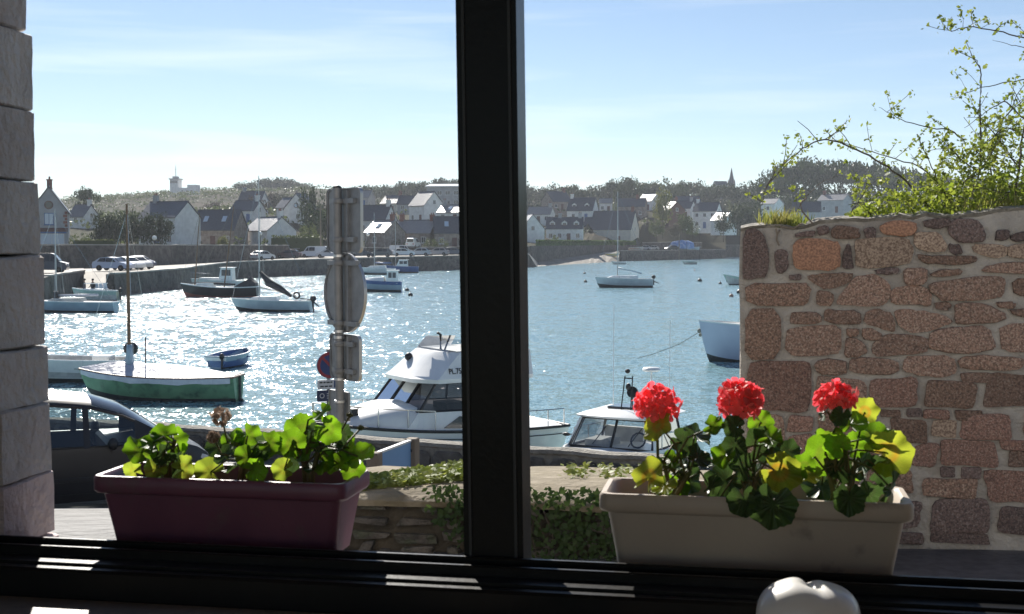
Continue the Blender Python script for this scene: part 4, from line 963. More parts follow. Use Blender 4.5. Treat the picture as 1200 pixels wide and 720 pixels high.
# --- centre sailboat
r = boat('sailing_boat', 'white sailing boat moored alone right of mullion with tall mast', 'sailing boat', 731, 337, 181)
hb, zs, xs = hull(r, 6.5, 2.1, 1.2, .95, ['dark_bottom', 'hull_grey', 'hull_grey'], draft=.3, tr=.7, gun='white')
s_ = MB(); s_.loft([[(-1.6, -.7, .95), (1.9, -.4, 1.1), (1.9, .4, 1.1), (-1.6, .7, .95)], [(-1.5, -.6, 1.35), (1.3, -.3, 1.3), (1.3, .3, 1.3), (-1.5, .6, 1.35)]], True, True); s_.build('cabin', M['white'], r)
for k in range(3): s_ = MB(); s_.bb(-1.1+k*.7, -.7+k*.7, -.67, -.58, 1.08, 1.22); s_.build('cabin_window', M['dark_glass'], r)
mast(r, .72, 0, 1.2, 9.6, .06); s_ = MB(); s_.tube([(.65, 0, 2.2), (-2.0, 0, 1.55)], .09, 7); s_.build('furled_sail', M['paleblue'], r, True)
outboard(r, -3.25, .8, 1.0); s_ = MB(); s_.tube([(-3.3, 0, .7), (-3.95, .1, .45)], [.08, .04], 5); s_.build('rudder', M['black'], r)
wires(r, [[(.72, 0, 10.6), (3.1, 0, 1.2)], [(.72, 0, 10.7), (-3.1, 0, 1.1)], [(.72, 0, 9.6), (.6, -1, 1)], [(.72, 0, 9.6), (.6, 1, 1)]], .012)
s_ = MB(); s_.tube([(2.2, -.5, 1.15), (2.2, -.5, 1.7), (3.2, 0, 1.75), (2.2, .5, 1.7), (2.2, .5, 1.15)], .018, 5); s_.build('bow_rail', M['steel'], r)
# --- right hand boats
r = boat('rowing_boat', 'pale green dinghy whose bow shows left of granite wall', 'rowing boat', 872, 334, 176)
hb, zs, xs = hull(r, 5.0, 1.6, 1.3, .75, ['dark_bottom', 'seagreen', 'seagreen'], draft=.25, open_=True, gun='white', rake=.7); s_ = MB(); s_.bb(-.3, 0, -.7, .7, .5, .55); s_.build('thwart', M['wood'], r)
r = boat('rowing_boat', 'tiny dark dinghy afloat near the pier end', 'rowing boat', 808, 310, 178)
hull(r, 3.4, 1.4, .75, .6, ['dark_bottom', 'black_paint', 'seagreen'], rows=(0,0,1,1,2), draft=.2, open_=True, gun='seagreen'); s_ = MB(); s_.bb(-.3, 0, -.55, .55, .35, .4); s_.build('thwart', M['wood'], r)
r = boat('rowing_boat', 'small white tender lying at edge of ramp behind tall mast', 'rowing boat', 725, 310, 175)
hull(r, 3.6, 1.4, .7, .55, ['white']*3, draft=.2, open_=True, gun='white'); s_ = MB(); s_.bb(-.3, 0, -.55, .55, .3, .35); s_.build('thwart', M['wood'], r)
p = on_z(880, 425, 0); r = thing('moored_boat', 'big blue white boat bow cut off by left edge of granite wall', 'boat', (p.x+.45, p.y+.6, 0), R(186))
M['lav_hull'] = mat('pale_blue_grey_hull', (.50,.54,.66), (.44,.48,.60), 1.2, .4)
hb, zs, xs = hull(r, 5.2, 2.2, 1.75, 1.45, ['dark_bottom', 'lav_hull', 'lav_hull'], rows=(0,0,1,1,2), draft=.35, rake=.45, p=2.8, gun='white', gr=.03, vs=(0,.12,.25,.55,.8,1))
s_ = MB(); s_.bbev(-1.8, .6, -.7, .7, 1.4, 1.9, .05); s_.build('cabin', M['white'], r)
s_ = MB(); s_.ball((2.56, -.08, 1.3), .10, 8, 6); s_.ball((2.5, -.16, 1.12), .08, 8, 6); s_.build('bow_fender', M['rope'], r, True)
s_ = MB(); s_.tube([(2.55, -.1, 1.3), (1.6, -.85, .85), (.9, -1.12, .72)], .015, 5); s_.tube([(.9, -1.13, .72), (.5, -1.15, .3)], .012, 5); s_.build('rope', M['rope'], r)
s_ = MB(); pts_ = [(2.6, 0, 1.25), (3.3, -.6, .7), (4.2, -1.3, .25), (5.0, -1.9, -.05)]; s_.tube(pts_, .014, 5); s_.build('mooring_line', M['rope'], r)
# buoys
for px, py, rr, cm, lb in [(820,330,.30,'black','dark conical buoy between sailing boat and granite wall'),(844,333,.20,'black','small dark buoy right of conical buoy'),(867,344,.33,'black','round dark buoy touching granite wall edge'),(857,348,.22,'rust','faded buoy left of the dark round one by granite wall'),
     (477,341,.24,'black','upper black buoy of the pair left of mullion'),(481,347,.24,'black','lower black buoy of the pair left of mullion'),(495,318,.25,'black','dark buoy right of blue fishing boat'),(685,321,.22,'black','dark buoy left of lone sailing boat, farther'),(686,331,.22,'black','dark buoy left of lone sailing boat, nearer'),(138,363,.12,'rust','tiny pink buoy beside wooden mast'),(814,317,.15,'rust','tiny buoy before the pier end'),(283,470,.07,'black','little dark float right of green boat')]:
    p = on_z(px, py, 0); r = thing('buoy', lb, 'buoy', p, 0, 'mooring buoys')
    s_ = MB(); s_.ball((0, 0, rr*.35), (rr, rr, rr*.9), 10, 7); s_.build('float', M[cm], r, True); s_ = MB(); s_.tube([(0, 0, rr), (0, 0, rr*1.7)], rr*.12, 5); torus(s_, (0, 0, rr*1.8), rr*.2, rr*.07, 8, 4, Matrix.Rotation(R(90), 3, 'X')); s_.build('eye', M['galv'], r)

# --- cruiser by the near parapet
A_ = Vector((-2.95, 24.5)); B_ = Vector((1.32, 28.4))     # bow, stern quarter
ax = Vector((-.84, -.5426)); yaw_ = math.atan2(ax.y, ax.x); L_ = 5.7; ctr = Vector((1.28, 28.3))-Vector((-ax.y, ax.x))*1.17+ax*L_/2
r = thing('motor_cruiser', 'white motor cruiser with flybridge and dark windscreen left of mullion', 'motor cruiser', (ctr.x, ctr.y, 0), yaw_)
CRUISER = r
hb, zs, xs = hull(r, L_, 2.6, 1.30, .95, ['dark_bottom', 'white', 'white'], rows=(0,0,1,1,2), draft=.45, tr=.9, rake=.7, p=2.6, gun='black', gr=.035, deckz=-.02, deck='white', vs=(0,.2,.34,.6,.85,1))
s_ = MB(); n_ = 14
pt = [(xs(i/n_*.98+.01), hb(i/n_*.98+.01)+.012, zs(i/n_*.98+.01)-.16) for i in range(n_+1)]
for sg in (-1, 1): s_.tube([(a, sg*b_, c_) for a, b_, c_ in pt], .012, 4)
s_.build('hull_stripe', M['canvas_dark'], r)
# foredeck trunk (raised, rounded), cabin sides, roof, flybridge
s_ = MB(); lo = []
for i in range(11):
    a = i/10; x = lerp(2.35, .8, a); w_ = .22+.88*math.sin(a*1.45)**.8; zt = zs(.9)+.02+.34*math.sin(a*1.5)**.9; zb = zs((x+L_/2)/L_)-.05
    lo.append([(x, -w_-.04, zb), (x, -w_+.02, zb+(zt-zb)*.55), (x, -w_*.8, zt-.03), (x, 0, zt+.05), (x, w_*.8, zt-.03), (x, w_-.02, zb+(zt-zb)*.55), (x, w_+.04, zb)])
s_.loft(lo, True, True, closed=False); s_.build('foredeck_trunk', M['white'], r, 50)
zc0, zw0, zw1 = .90, 1.50, 2.06
s_ = MB(); s_.loft([[(-1.45, -1.12, zc0), (1.45, -1.10, zc0+.2), (1.45, 1.10, zc0+.2), (-1.45, 1.12, zc0)], [(-1.45, -1.08, zw0-.08), (1.1, -1.04, zw0), (1.1, 1.04, zw0), (-1.45, 1.08, zw0-.08)]], True, True); s_.build('cabin_side', M['white'], r, 30)
# pillars and panes of saloon
bl = [(-1.45, zw0-.08), (-.75, zw0-.06), (-.05, zw0-.04), (1.1, zw0)]; tl_ = [(-1.35, zw1), (-.75, zw1), (-.05, zw1), (.66, zw1)]
fm = MB()
for sg in (-1, 1):
    for (x0, z0), (x1, z1) in zip(bl, tl_): fm.tube([(x0, sg*1.05, z0), (x1, sg*.96, z1)], .03, 5)
    fm.tube([(-1.45, sg*1.06, zw0-.08), (1.1, sg*1.03, zw0)], .03, 5)
    fm.tube([(-1.35, sg*.96, zw1), (.66, sg*.96, zw1)], .03, 5)
for k in (-.35, .35): fm.tube([(1.1, k*1.03, zw0+.01), (.66, k*.96, zw1)], .035, 5)
fm.tube([(1.1, -1.03, zw0), (1.1, 1.03, zw0)], .03, 5)
fm.build('window_frame', M['black'], r)
M['saloon_glass'] = glassmat('saloon_glass', (.75,.78,.78), .12, .03, .8); M['smoke_glass'] = glassmat('smoked_windscreen', (.16,.145,.15), .03, .05, .8)
for sg in (-1, 1):
    for k in range(3):
        q = MB(); a, b_, c_, d_ = bl[k], bl[k+1], tl_[k+1], tl_[k]; q.add([(a[0], sg*1.05, a[1]), (b_[0], sg*1.045, b_[1]), (c_[0], sg*.96, c_[1]), (d_[0], sg*.96, d_[1])], [(0,1,2,3)]); q.build('side_window', M['smoke_glass' if k == 2 else 'saloon_glass'], r)
for k in range(3):
    y0, y1 = -1.03+k*.687, -1.03+(k+1)*.687; q = MB(); q.add([(1.1, y0, zw0), (1.1, y1, zw0), (.66, y1*.93, zw1), (.66, y0*.93, zw1)], [(0,1,2,3)]); q.build('windscreen_pane', M['smoke_glass'], r)
q = MB(); q.add([(-1.4, -1.05, zw0-.1), (-1.4, 1.05, zw0-.1), (-1.35, .96, zw1), (-1.35, -.96, zw1)], [(0,1,2,3)]); q.build('aft_bulkhead_window', M['saloon_glass'], r)
q = MB(); q.bb(-1.3, -.5, -.9, -.4, zw0-.7, zw0-.05); q.bb(-.2, .3, .2, .8, zw0-.7, zw0+.1); q.build('seat', M['deck'], r)
q = MB(); q.bb(-1.2, -.85, .90, .93, zw0-.06, zw1-.02); q.bb(-.6, -.25, .90, .93, zw0-.06, zw1-.02); q.build('curtain', M['cream_wall'], r)
# flybridge
def lp(z, x0, x1, w0, w1): return [(x0, -w0, z), (x1-.35, -w1, z), (x1, -w1*.55, z), (x1, w1*.55, z), (x1-.35, w1, z), (x0, w0, z)]
s_ = MB(); s_.loft([lp(zw1+.0, -1.7, 1.0, 1.08, 1.10), lp(zw1+.09, -1.7, 1.04, 1.10, 1.12), lp(zw1+.14, -1.7, .96, 1.08, 1.08), lp(zw1+.52, -1.7, .50, 1.0, .94), lp(zw1+.62, -1.7, .36, .98, .90)], True, True); s_.build('flybridge', M['white'], r, 35)
s_ = MB(); s_.bb(-1.62, .1, -.85, .85, zw1+.621, zw1+.64); s_.build('flybridge_floor', M['deck'], r)
M['clear'] = glassmat('clear_screen', (.8,.82,.84), .15, .05, .85)
s_ = MB(); s_.loft([[(-.8, -.93, zw1+.62), (.2, -.72, zw1+.62), (.22, .72, zw1+.62), (-.8, .93, zw1+.62)], [(-.9, -.88, zw1+.84), (0, -.64, zw1+.88), (.02, .64, zw1+.88), (-.9, .88, zw1+.84)]], closed=False); s_.build('flybridge_screen', M['clear'], r)
s_ = MB(); s_.bbev(-1.5, -1.1, -.3, .35, zw1+.64, zw1+1.05, .04); s_.bbev(-1.62, -1.5, -.3, .35, zw1+.64, zw1+1.3, .03); s_.build('helm_seat', M['cream_wall'], r)
s_ = MB(); s_.tube([(.05, .1, zw1+.6), (.05, .1, zw1+.95), (.13, .1, zw1+1.0)], .03, 6); s_.build('helm_post', M['black'], r, True); s_ = MB(); s_.ball((.62, -.3, zw1+.47), (.10, .08, .09), 8, 6); s_.build('horn', M['black'], r, True)
s_ = MB(); s_.tube([(.1, .35, zw1+.62), (-.05, .35, zw1+.95)], .02, 5); s_.build('wiper', M['black'], r)
s_ = MB()
for y in (-.12, .12): s_.tube([(-1.7, y-.75, zw1+.6), (-1.95, y-.75, zw1+2.0)], .018, 5)
for k in range(4): s_.tube([(-1.72-.06*k, -.87, zw1+.75+.3*k), (-1.72-.06*k, -.63, zw1+.75+.3*k)], .014, 5)
s_.build('ladder_mast', M['steel'], r)
q = MB(); q.loft([[(.55, 1.125, 1.13), (-.45, 1.135, 1.06), (-.35, 1.125, 1.32), (.15, 1.12, 1.35)], [(.55, 1.09, 1.13), (-.45, 1.10, 1.06), (-.35, 1.08, 1.32), (.15, 1.07, 1.35)]], True, True); q.build('hull_window', M['dark_glass'], r)
def rails(root, pts, h, m='steel', rr=.014, every=1):
    s_ = MB(); s_.tube([(x, y, z+h) for x, y, z in pts], rr, 5)
    for p_ in pts[::every]: s_.tube([p_, (p_[0], p_[1], p_[2]+h)], rr, 5)
    s_.build('rail', M[m], root)
for sg in (-1, 1):
    rails(r, [(xs(t), sg*(hb(t)-.08), zs(t)) for t in (.99, .9, .8, .7, .6)], .42); rails(r, [(xs(t), sg*(hb(t)-.06), zs(t)) for t in (.02, .1, .2)], .38)
s_ = MB(); s_.lathe([(.16, 1.9), (.16, 1.95), (.1, 1.97)], 12, (1.6, -.2, -.42)); s_.build('deck_hatch', M['deck'], r); s_ = MB(); s_.bb(1.9, 2.05, .12, .28, 1.42, 1.56); s_.build('windlass', M['black'], r)
def text(txt, size, name, m, parent, Mx, ext=.004):
    cu = bpy.data.curves.new(name, 'FONT'); cu.body = txt; cu.size = size; cu.extrude = ext; cu.resolution_u = 2; o = bpy.data.objects.new('tmp', cu); COL.objects.link(o)
    bpy.context.view_layer.update(); me = bpy.data.meshes.new_from_object(o.evaluated_get(bpy.context.evaluated_depsgraph_get())); bpy.data.objects.remove(o)
    me.name = name; me.materials.clear(); me.materials.append(m); q = put(name, me, parent); q.matrix_local = Mx; return q
# registration on the flybridge side that faces the quay
tn = Vector((0, .38, .085)).normalized()
text('PL.75', .175, 'registration', M['black'], r, Matrix.Translation((.40, 1.078, zw1+.19)) @ Matrix(((-.8,0,.02,0),(.016,-.346,.938,0),(0,.938,.346,0),(0,0,0,1))), .006)
for o in CRUISER.children:
    if o.name.split('.')[0] in ('cabin_side', 'window_frame', 'side_window', 'windscreen_pane', 'aft_bulkhead_window', 'seat', 'curtain', 'flybridge', 'flybridge_floor', 'flybridge_screen', 'helm_seat', 'horn', 'helm_post', 'wiper', 'ladder_mast', 'hull_window', 'registration'): o.location.x -= .22
# --- small cabin boat right of the cruiser
p = at(705, 520, 25.6); r = thing('cabin_boat', 'small white cabin boat with roof hatch and two pane windscreen right of mullion', 'cabin boat', (p.x+.62, p.y+1.15, 0), R(241))
hb, zs, xs = hull(r, 5.0, 2.15, .92, .68, ['dark_bottom', 'white', 'white'], draft=.3, tr=.85, rake=.5, p=2.6, gun='white', gr=.04, deck='white')
bz, tz = .80, 1.36
fm = MB(); bx, tx, rx = .85, .50, -.75; bw, tw = .93, .80
for y in (-1, 0, 1): fm.tube([(bx, y*bw, bz), (tx, y*tw, tz)], .03, 6, 0 if y else 1)
fm.tube([(bx, -bw, bz), (bx, bw, bz)], .028, 5); fm.tube([(tx, -tw, tz), (tx, tw, tz)], .028, 5)
for sg in (-1, 1):
    fm.tube([(bx-.12, sg*bw, bz), (tx-.1, sg*tw, tz)], .028, 5); fm.tube([(rx, sg*bw, bz-.02), (rx, sg*tw, tz)], .03, 5)
    fm.tube([(bx-.12, sg*bw, bz), (rx, sg*bw, bz-.02)], .026, 5); fm.tube([(tx-.1, sg*tw, tz), (rx, sg*tw, tz)], .02, 5)
fm.build('window_frame', [M['black'], M['black']], r)
s_ = MB(); s_.loft([[(rx-.02, -1.0, .55), (bx+.1, -.95, .65), (bx+.1, .95, .65), (rx-.02, 1.0, .55)], [(rx-.02, -bw-.03, bz-.03), (bx+.03, -bw-.03, bz-.03), (bx+.03, bw+.03, bz-.03), (rx-.02, bw+.03, bz-.03)]], True, False); s_.build('cabin_side', M['white'], r, 30)
s_ = MB()
for sg in (-1, 1): s_.hexa([(bx-.10, sg*(bw+.02)-.03, bz-.03), (bx+.04, sg*(bw+.02)-.03, bz-.03), (bx+.04, sg*(bw+.02)+.03, bz-.03), (bx-.10, sg*(bw+.02)+.03, bz-.03), (tx-.09, sg*(tw+.02)-.03, tz), (tx+.04, sg*(tw+.02)-.03, tz), (tx+.04, sg*(tw+.02)+.03, tz), (tx-.09, sg*(tw+.02)+.03, tz)])
s_.build('corner_pillar', M['white'], r)
s_ = MB(); lo = []
for (z, o) in ((tz+.0, -.06), (tz+.02, .10), (tz+.06, .12), (tz+.12, -.02), (tz+.15, -.35)):
    lo.append([(rx-.15-o, -tw-o, z), (tx-.05+o, -tw-o, z), (tx+.12+o, -tw*.4, z+.01), (tx+.12+o, tw*.4, z+.01), (tx-.05+o, tw+o, z), (rx-.15-o, tw+o, z)])
s_.loft(lo, True, True); s_.build('roof', M['white'], r, 40)
s_ = MB(); s_.bbev(-.5, .05, -.45, .45, tz+.15, tz+.20, .015); s_.build('roof_hatch', M['dark_glass'], r)
for k in range(2):
    y0, y1 = (-bw, 0) if k == 0 else (0, bw); q = MB(); q.add([(bx, y0, bz), (bx, y1, bz), (tx, y1*tw/bw, tz), (tx, y0*tw/bw, tz)], [(0,1,2,3)]); q.build('windscreen_pane', M['clear'], r)
for sg in (-1, 1): q = MB(); q.add([(bx-.12, sg*bw, bz), (rx, sg*bw, bz-.02), (rx, sg*tw, tz), (tx-.1, sg*tw, tz)], [(0,1,2,3)]); q.build('side_window', M['saloon_glass'], r)
q = MB(); q.bb(-.1, .5, -.75, -.2, .6, .9); q.bb(-.72, -.6, -.8, .1, .6, 1.05); q.build('seat', M['deck'], r)
q = MB(); torus(q, (.35, .4, .93), .16, .02, 14, 5, Matrix.Rotation(R(65), 3, 'Y')); q.build('steering_wheel', M['black'], r)
q = MB()
for y in (-.1, .12): q.tube([(.1, y, tz+.15), (-.05, y*.8, tz+.85)], .014, 5)
q.tube([(-.05, .1, tz+.8), (-.05, -.1, tz+.8)], .014, 5); q.ball((-.05, 0, tz+.62), (.06, .06, .08), 8, 6); q.ball((-.05, -.02, tz+.95), (.06, .06, .05), 8, 5); q.build('light_mast', M['black'], r)
q = MB(); q.lathe([(.03, 0), (.17, .01), (.2, .05), (.17, .09), (.03, .1)], 14, (-.45, .35, tz+.92)); q.tube([(-.45, .35, tz+.15), (-.45, .35, tz+.92)], .02, 5); q.build('radar_dome', M['white'], r, 50)
q = MB(); q.lathe([(.02, -.03), (.12, -.03), (.12, .03), (.02, .03)], 14, (-.15, .05, tz+.5), M=Matrix.Rotation(R(75), 3, 'Y')); q.tube([(-.15, .05, tz+.4), (-.15, .05, tz+.15)], .012, 5); q.build('searchlight', M['black'], r, 40)
q = MB(); q.tube([(-.6, -.6, tz+.1), (-.62, -.6, tz+2.3)], .008, 4); q.tube([(-.6, .7, tz+.1), (-.62, .7, tz+2.0)], .008, 4); q.build('aerial', M['white'], r)
q = MB(); q.tube([(.75, -.45, bz+.05), (.62, -.2, bz+.42)], .01, 4); q.tube([(.75, .35, bz+.05), (.62, .6, bz+.42)], .01, 4); q.build('wiper', M['black'], r)
rails(r, [(xs(t), -(hb(t)-.05), zs(t)) for t in (.6, .45, .3)], .35); rails(r, [(xs(t), (hb(t)-.05), zs(t)) for t in (.6, .45, .3)], .35)
q = MB(); q.ball((.7, -1.08, 1.0), (.05, .1, .04), 8, 5); q.tube([(.62, -.93, 1.0), (.7, -1.05, 1.0)], .012, 4); q.build('side_mirror', M['black'], r)

# ============================================================ PEOPLE in the motor boat (tiny in the photo)
M['skin'] = mat('skin', (.42,.25,.18), rough=.6); M['coat_dark'] = mat('dark_coat', (.02,.022,.028), (.035,.035,.045), 6, .85); M['hair'] = mat('dark_hair', (.025,.018,.013), rough=.6); M['trousers'] = mat('dark_trousers', (.03,.03,.035), rough=.85)
def person(label, loc, rz, coat, reach):
    root = thing('person', label, 'person', loc, rz, None)
    bm = bmesh.new(); J = {}
    P = dict(pel=(0,0,.92), sp=(0,.0,1.15), ch=(0,-.02,1.38), nk=(0,0,1.50), hd0=(0,.02,1.58), hd=(0,.02,1.70), lh=(.09,0,.88), lk=(.11,.05,.48), la=(.11,-.02,.08), lt=(.12,.15,.03), rh=(-.09,0,.88), rk=(-.11,.04,.48), ra=(-.11,-.03,.08), rt=(-.12,.14,.03),
             ls=(.17,-.01,1.42), le=(.23,.03,1.15), lw=(.20,.22+reach*.1,1.02), lf=(.19,.31+reach*.1,1.0), rs=(-.17,-.01,1.42), re=(-.24,.0,1.15), rw=(-.22,.12,.93), rf=(-.21,.18,.85))
    Rr = dict(pel=.15, sp=.145, ch=.165, nk=.055, hd0=.085, hd=.10, lh=.10, lk=.06, la=.04, lt=.035, rh=.10, rk=.06, ra=.04, rt=.035, ls=.07, le=.05, lw=.03, lf=.03, rs=.07, re=.05, rw=.03, rf=.03)
    E = [('pel','sp'),('sp','ch'),('ch','nk'),('nk','hd0'),('hd0','hd'),('pel','lh'),('lh','lk'),('lk','la'),('la','lt'),('pel','rh'),('rh','rk'),('rk','ra'),('ra','rt'),('ch','ls'),('ls','le'),('le','lw'),('lw','lf'),('ch','rs'),('rs','re'),('re','rw'),('rw','rf')]
    me = bpy.data.meshes.new('body'); keys = list(P); me.from_pydata([P[k] for k in keys], [(keys.index(a), keys.index(b_)) for a, b_ in E], [])
    o = put('body', me, None); sk = o.modifiers.new('s', 'SKIN')
    for i, k in enumerate(keys): me.skin_vertices[0].data[i].radius = (Rr[k], Rr[k]*.85); me.skin_vertices[0].data[i].use_root = (k == 'pel')
    ss = o.modifiers.new('u', 'SUBSURF'); ss.levels = ss.render_levels = 1
    bpy.context.view_layer.update(); m2 = bpy.data.meshes.new_from_object(o.evaluated_get(bpy.context.evaluated_depsgraph_get())); bpy.data.objects.remove(o)
    m2.materials.clear()
    for q in (M['skin'], M[coat], M['trousers']): m2.materials.append(q)
    for f in m2.polygons:
        c = f.center; f.material_index = 0 if c.z > 1.49 or (c.y > .24 and c.z > .8) else 1 if c.z > .86 else 2; f.use_smooth = True
    m2.name = 'body'; b_ = put('body', m2, root)
    h = MB(); h.ball((0, -.01, 1.735), (.105, .115, .10), 10, 7); h.build('hair', M['hair'], root, True)
    h = MB(); h.ball((0, .125, 1.665), (.015, .025, .025), 6, 4)
    for sx in (-1, 1): h.ball((sx*.102, .02, 1.67), (.012, .02, .03), 6, 4)
    h.build('nose_and_ears', M['skin'], root, True)
    hnd = MB()
    for (wx, wy, wz, sg) in ((.19, .31+reach*.1, 1.0, 1), (-.21, .18, .85, -1)):
        for k in range(4): hnd.tube([(wx+(k-1.5)*.018, wy, wz), (wx+(k-1.5)*.02, wy+.05, wz-.015), (wx+(k-1.5)*.02, wy+.075-.008*abs(k-1.5), wz-.04)], [.010, .009, .006], 5)
        hnd.tube([(wx-sg*.035, wy-.03, wz), (wx-sg*.05, wy+.02, wz-.01)], [.011, .007], 5)
    hnd.build('fingers', M['skin'], root, True)
    return root
bpy.context.view_layer.update()
mp_ = MOTOR.location
person('person in dark coat standing behind windscreen of pale motor boat', (mp_.x-.30, mp_.y+.25, .12), R(160), 'coat_dark', 1)
M['coat_grey'] = mat('grey_coat', (.10,.10,.12), rough=.85)
person('person in grey coat at bow side of pale motor boat, left of the other', (mp_.x-1.0, mp_.y+.20, .12), R(120), 'coat_grey', 0)

# ============================================================ NEAR GROUND
def quayY(x): return 19.85-.39*x
ROAD = 1.4; YARD = 2.95
def zn(x, y):
    left = interp(y, [(4, 2.95), (12, 2.3), (15, 1.86), (17.2, 1.43), (18, 1.4)]); right = lerp(YARD, ROAD, sstep(8.2, 13, y))
    return lerp(left, right, sstep(-3.2, -1.7, x))
M['asphalt'] = mat('worn_asphalt', (.055,.055,.062), (.10,.10,.108), 14, .55, bump=.35, bscale=70, world=True, c3=(.15,.145,.14), s3=2.2)
M['sand'] = mat('sandy_path', (.22,.18,.115), (.15,.12,.075), 1.5, .95, bump=.5, bscale=18, world=True, c3=(.30,.25,.18), s3=5)
M['setts'] = mat('worn_pale_road', (.17,.165,.16), (.09,.088,.085), 2.2, .7, spec=.2, bump=.6, bscale=7, world=True, c3=(.05,.05,.05), s3=5, stretch=(.7, 1.1, 1))
g_ = MB(); nx, ny = 90, 70; vs = []
xsn = [lerp(-34, 30, i/nx) for i in range(nx+1)]
for x in xsn:
    for j in range(ny+1):
        y = lerp(-9, quayY(x)-.3, j/ny); vs.append((x, y, zn(x, y)))
fs = [(i*(ny+1)+j, (i+1)*(ny+1)+j, (i+1)*(ny+1)+j+1, i*(ny+1)+j+1) for i in range(nx) for j in range(ny)]
g_.add(vs, fs)
for i, f in enumerate(fs):
    c = vs[f[0]]; g_.m[i] = 1 if (c[0] < -1.2 and c[1] > 9.0) or c[1] > 10.5 else 0
struct(g_.build('yard_and_road', [M['asphalt'], M['setts']], None, True))
# terrace behind the ivy wall, sloping to the parapet
FANG = math.atan2(-.1803, .9836); FU = Vector((math.cos(FANG), math.sin(FANG), 0)); FN = Vector((-math.sin(FANG), math.cos(FANG), 0)); FO = Vector((-1.141, 2.853, 0))
IV0 = Vector((at(640, 600, 8.35).x, 8.35, 0))            # point of the ivy wall's face
def ivy(s, t=0): return IV0+FU*s+FN*t
tr = MB(); lo = []
for i in range(41):
    s = lerp(-1.85, 1.9, i/40); a = ivy(s, .22); row = []
    yq = quayY(a.x)-.25
    for j in range(25):
        f = j/24; y = lerp(a.y, yq, f); x = a.x+(y-a.y)*.18
        top = 3.28+.03*s if f < .06 else 3.28+.03*s-1.62*sstep(.0, .93, f)
        z = max(top, 1.55)+.05*noise.noise((x*1.1, y*1.1, 0))
        row.append((x, y, z))
    lo.append(row)
tr.loft(lo, closed=False)
# skirt on the left side
l0 = lo[-1]; tr.loft([[(a, b_, c) for a, b_, c in l0], [(a+.5, b_, 1.0) for a, b_, c in l0]], closed=False)
l0 = lo[0]; tr.loft([[(a, b_, c) for a, b_, c in l0], [(a-.5, b_, 1.0) for a, b_, c in l0]], closed=False)
struct(tr.build('sandy_terrace', M['sand'], None, True))

def stone_poly(x0, x1, z0, z1, j=.25, n=10):
    """rounded irregular outline inside a cell"""
    cx, cz, a, b_ = (x0+x1)/2, (z0+z1)/2, (x1-x0)/2, (z1-z0)/2; out = []
    e = rnd(2.6, 5); ph = rnd(0, 6)
    tl = [rnd(-j, j) for _ in range(4)]
    for k in range(n):
        th = 2*math.pi*(k+.5)/n; c, s = math.cos(th), math.sin(th)
        rr = (abs(c)**e+abs(s)**e)**(-1/e); u, v = c*rr, s*rr
        u2 = u+tl[0]*v*.25*min(1, b_/a); v2 = v*(1+tl[1]*.3*u)+tl[2]*u*.22
        w = 1+rnd(-.05, .03)
        out.append((cx+a*max(-1.03, min(1.03, u2*w)), cz+b_*max(-1.03, min(1.03, v2*w))))
    return out
def stone_ang(x0, x1, z0, z1, j=.22):
    w_, h_ = x1-x0, z1-z0; m_ = min(w_, h_)
    C = [(x0+rnd(0, j)*m_, z0+rnd(0, j*.6)*m_), (x1-rnd(0, j)*m_, z0+rnd(0, j*.6)*m_), (x1-rnd(0, j)*m_, z1-rnd(0, j*.6)*m_), (x0+rnd(0, j)*m_, z1-rnd(0, j*.6)*m_)]
    out = []
    for i in range(4):
        p, q, n_ = Vector(C[i]), Vector(C[i-1]), Vector(C[(i+1) % 4]); c_ = rnd(.10, .26)*m_
        out += [p+(q-p).normalized()*c_, p+((q-p).normalized()+(n_-p).normalized())*c_*rnd(.18, .32), p+(n_-p).normalized()*c_]
        mid = p.lerp(n_, rnd(.4, .6)); e_ = (n_-p); out.append(mid+Vector((-e_.y, e_.x)).normalized()*rnd(-.05, .035)*m_*-1)
    return [(p.x, p.y) for p in out]
def stone_mb(poly, depth=.03, back=.05, M4=None, dome=.4):
    """front towards -y"""
    cx = sum(p[0] for p in poly)/len(poly); cz = sum(p[1] for p in poly)/len(poly)
    def ring(f, y): return [(cx+(x-cx)*f, y+rnd(-.004, .004), cz+(z-cz)*f) for x, z in poly]
    m = MB(); m.loft([ring(1.0, back), ring(1.0, -depth*.45), ring(.94, -depth*.85), ring(.80, -depth*1.05)], False, False)
    o = len(m.v)-len(poly); m.v.append((cx, -depth*1.12, cz)); c_ = len(m.v)-1
    for k in range(len(poly)): m.f.append((o+k, o+(k+1) % len(poly), c_)); m.m.append(0)
    return m

# ---- quay parapet
random.seed(40)
M['parapet'] = mat('parapet_granite', (.15,.135,.12), (.085,.078,.07), 5, .92, bump=.7, bscale=14, rand=.25)
M['parapet_cap'] = mat('parapet_pale_top', (.30,.28,.24), (.19,.175,.15), 7, .95, bump=.9, bscale=18)  # top and core paler than the face stones
pa, pb = Vector((-16, quayY(-16), 0)), Vector((9, quayY(9), 0)); Lp = (pb-pa).length; ang = math.atan2(pb.y-pa.y, pb.x-pa.x)
r = thing('quay_parapet', 'low rough granite parapet along near quay edge before the white cruiser', 'wall', pa, ang)
w = MB(); lo = []
for i in range(126):
    x = Lp*i/125; z = 1.80+.035*noise.noise((x*1.3, 0, 7))+.02*noise.noise((x*5, 0, 3)); lo.append([(x, -.16, -2), (x, -.16, z-.05), (x, -.19, z-.02), (x, -.17, z+.03+.015*noise.noise((x*9, 2, 0))), (x, .0, z+.045), (x, .21, z+.02), (x, .24, z-.05), (x, .3, -2)])
w.loft(lo, True, True); w.build('wall_core', M['parapet_cap'], r)
x = 8.0; sid = 0
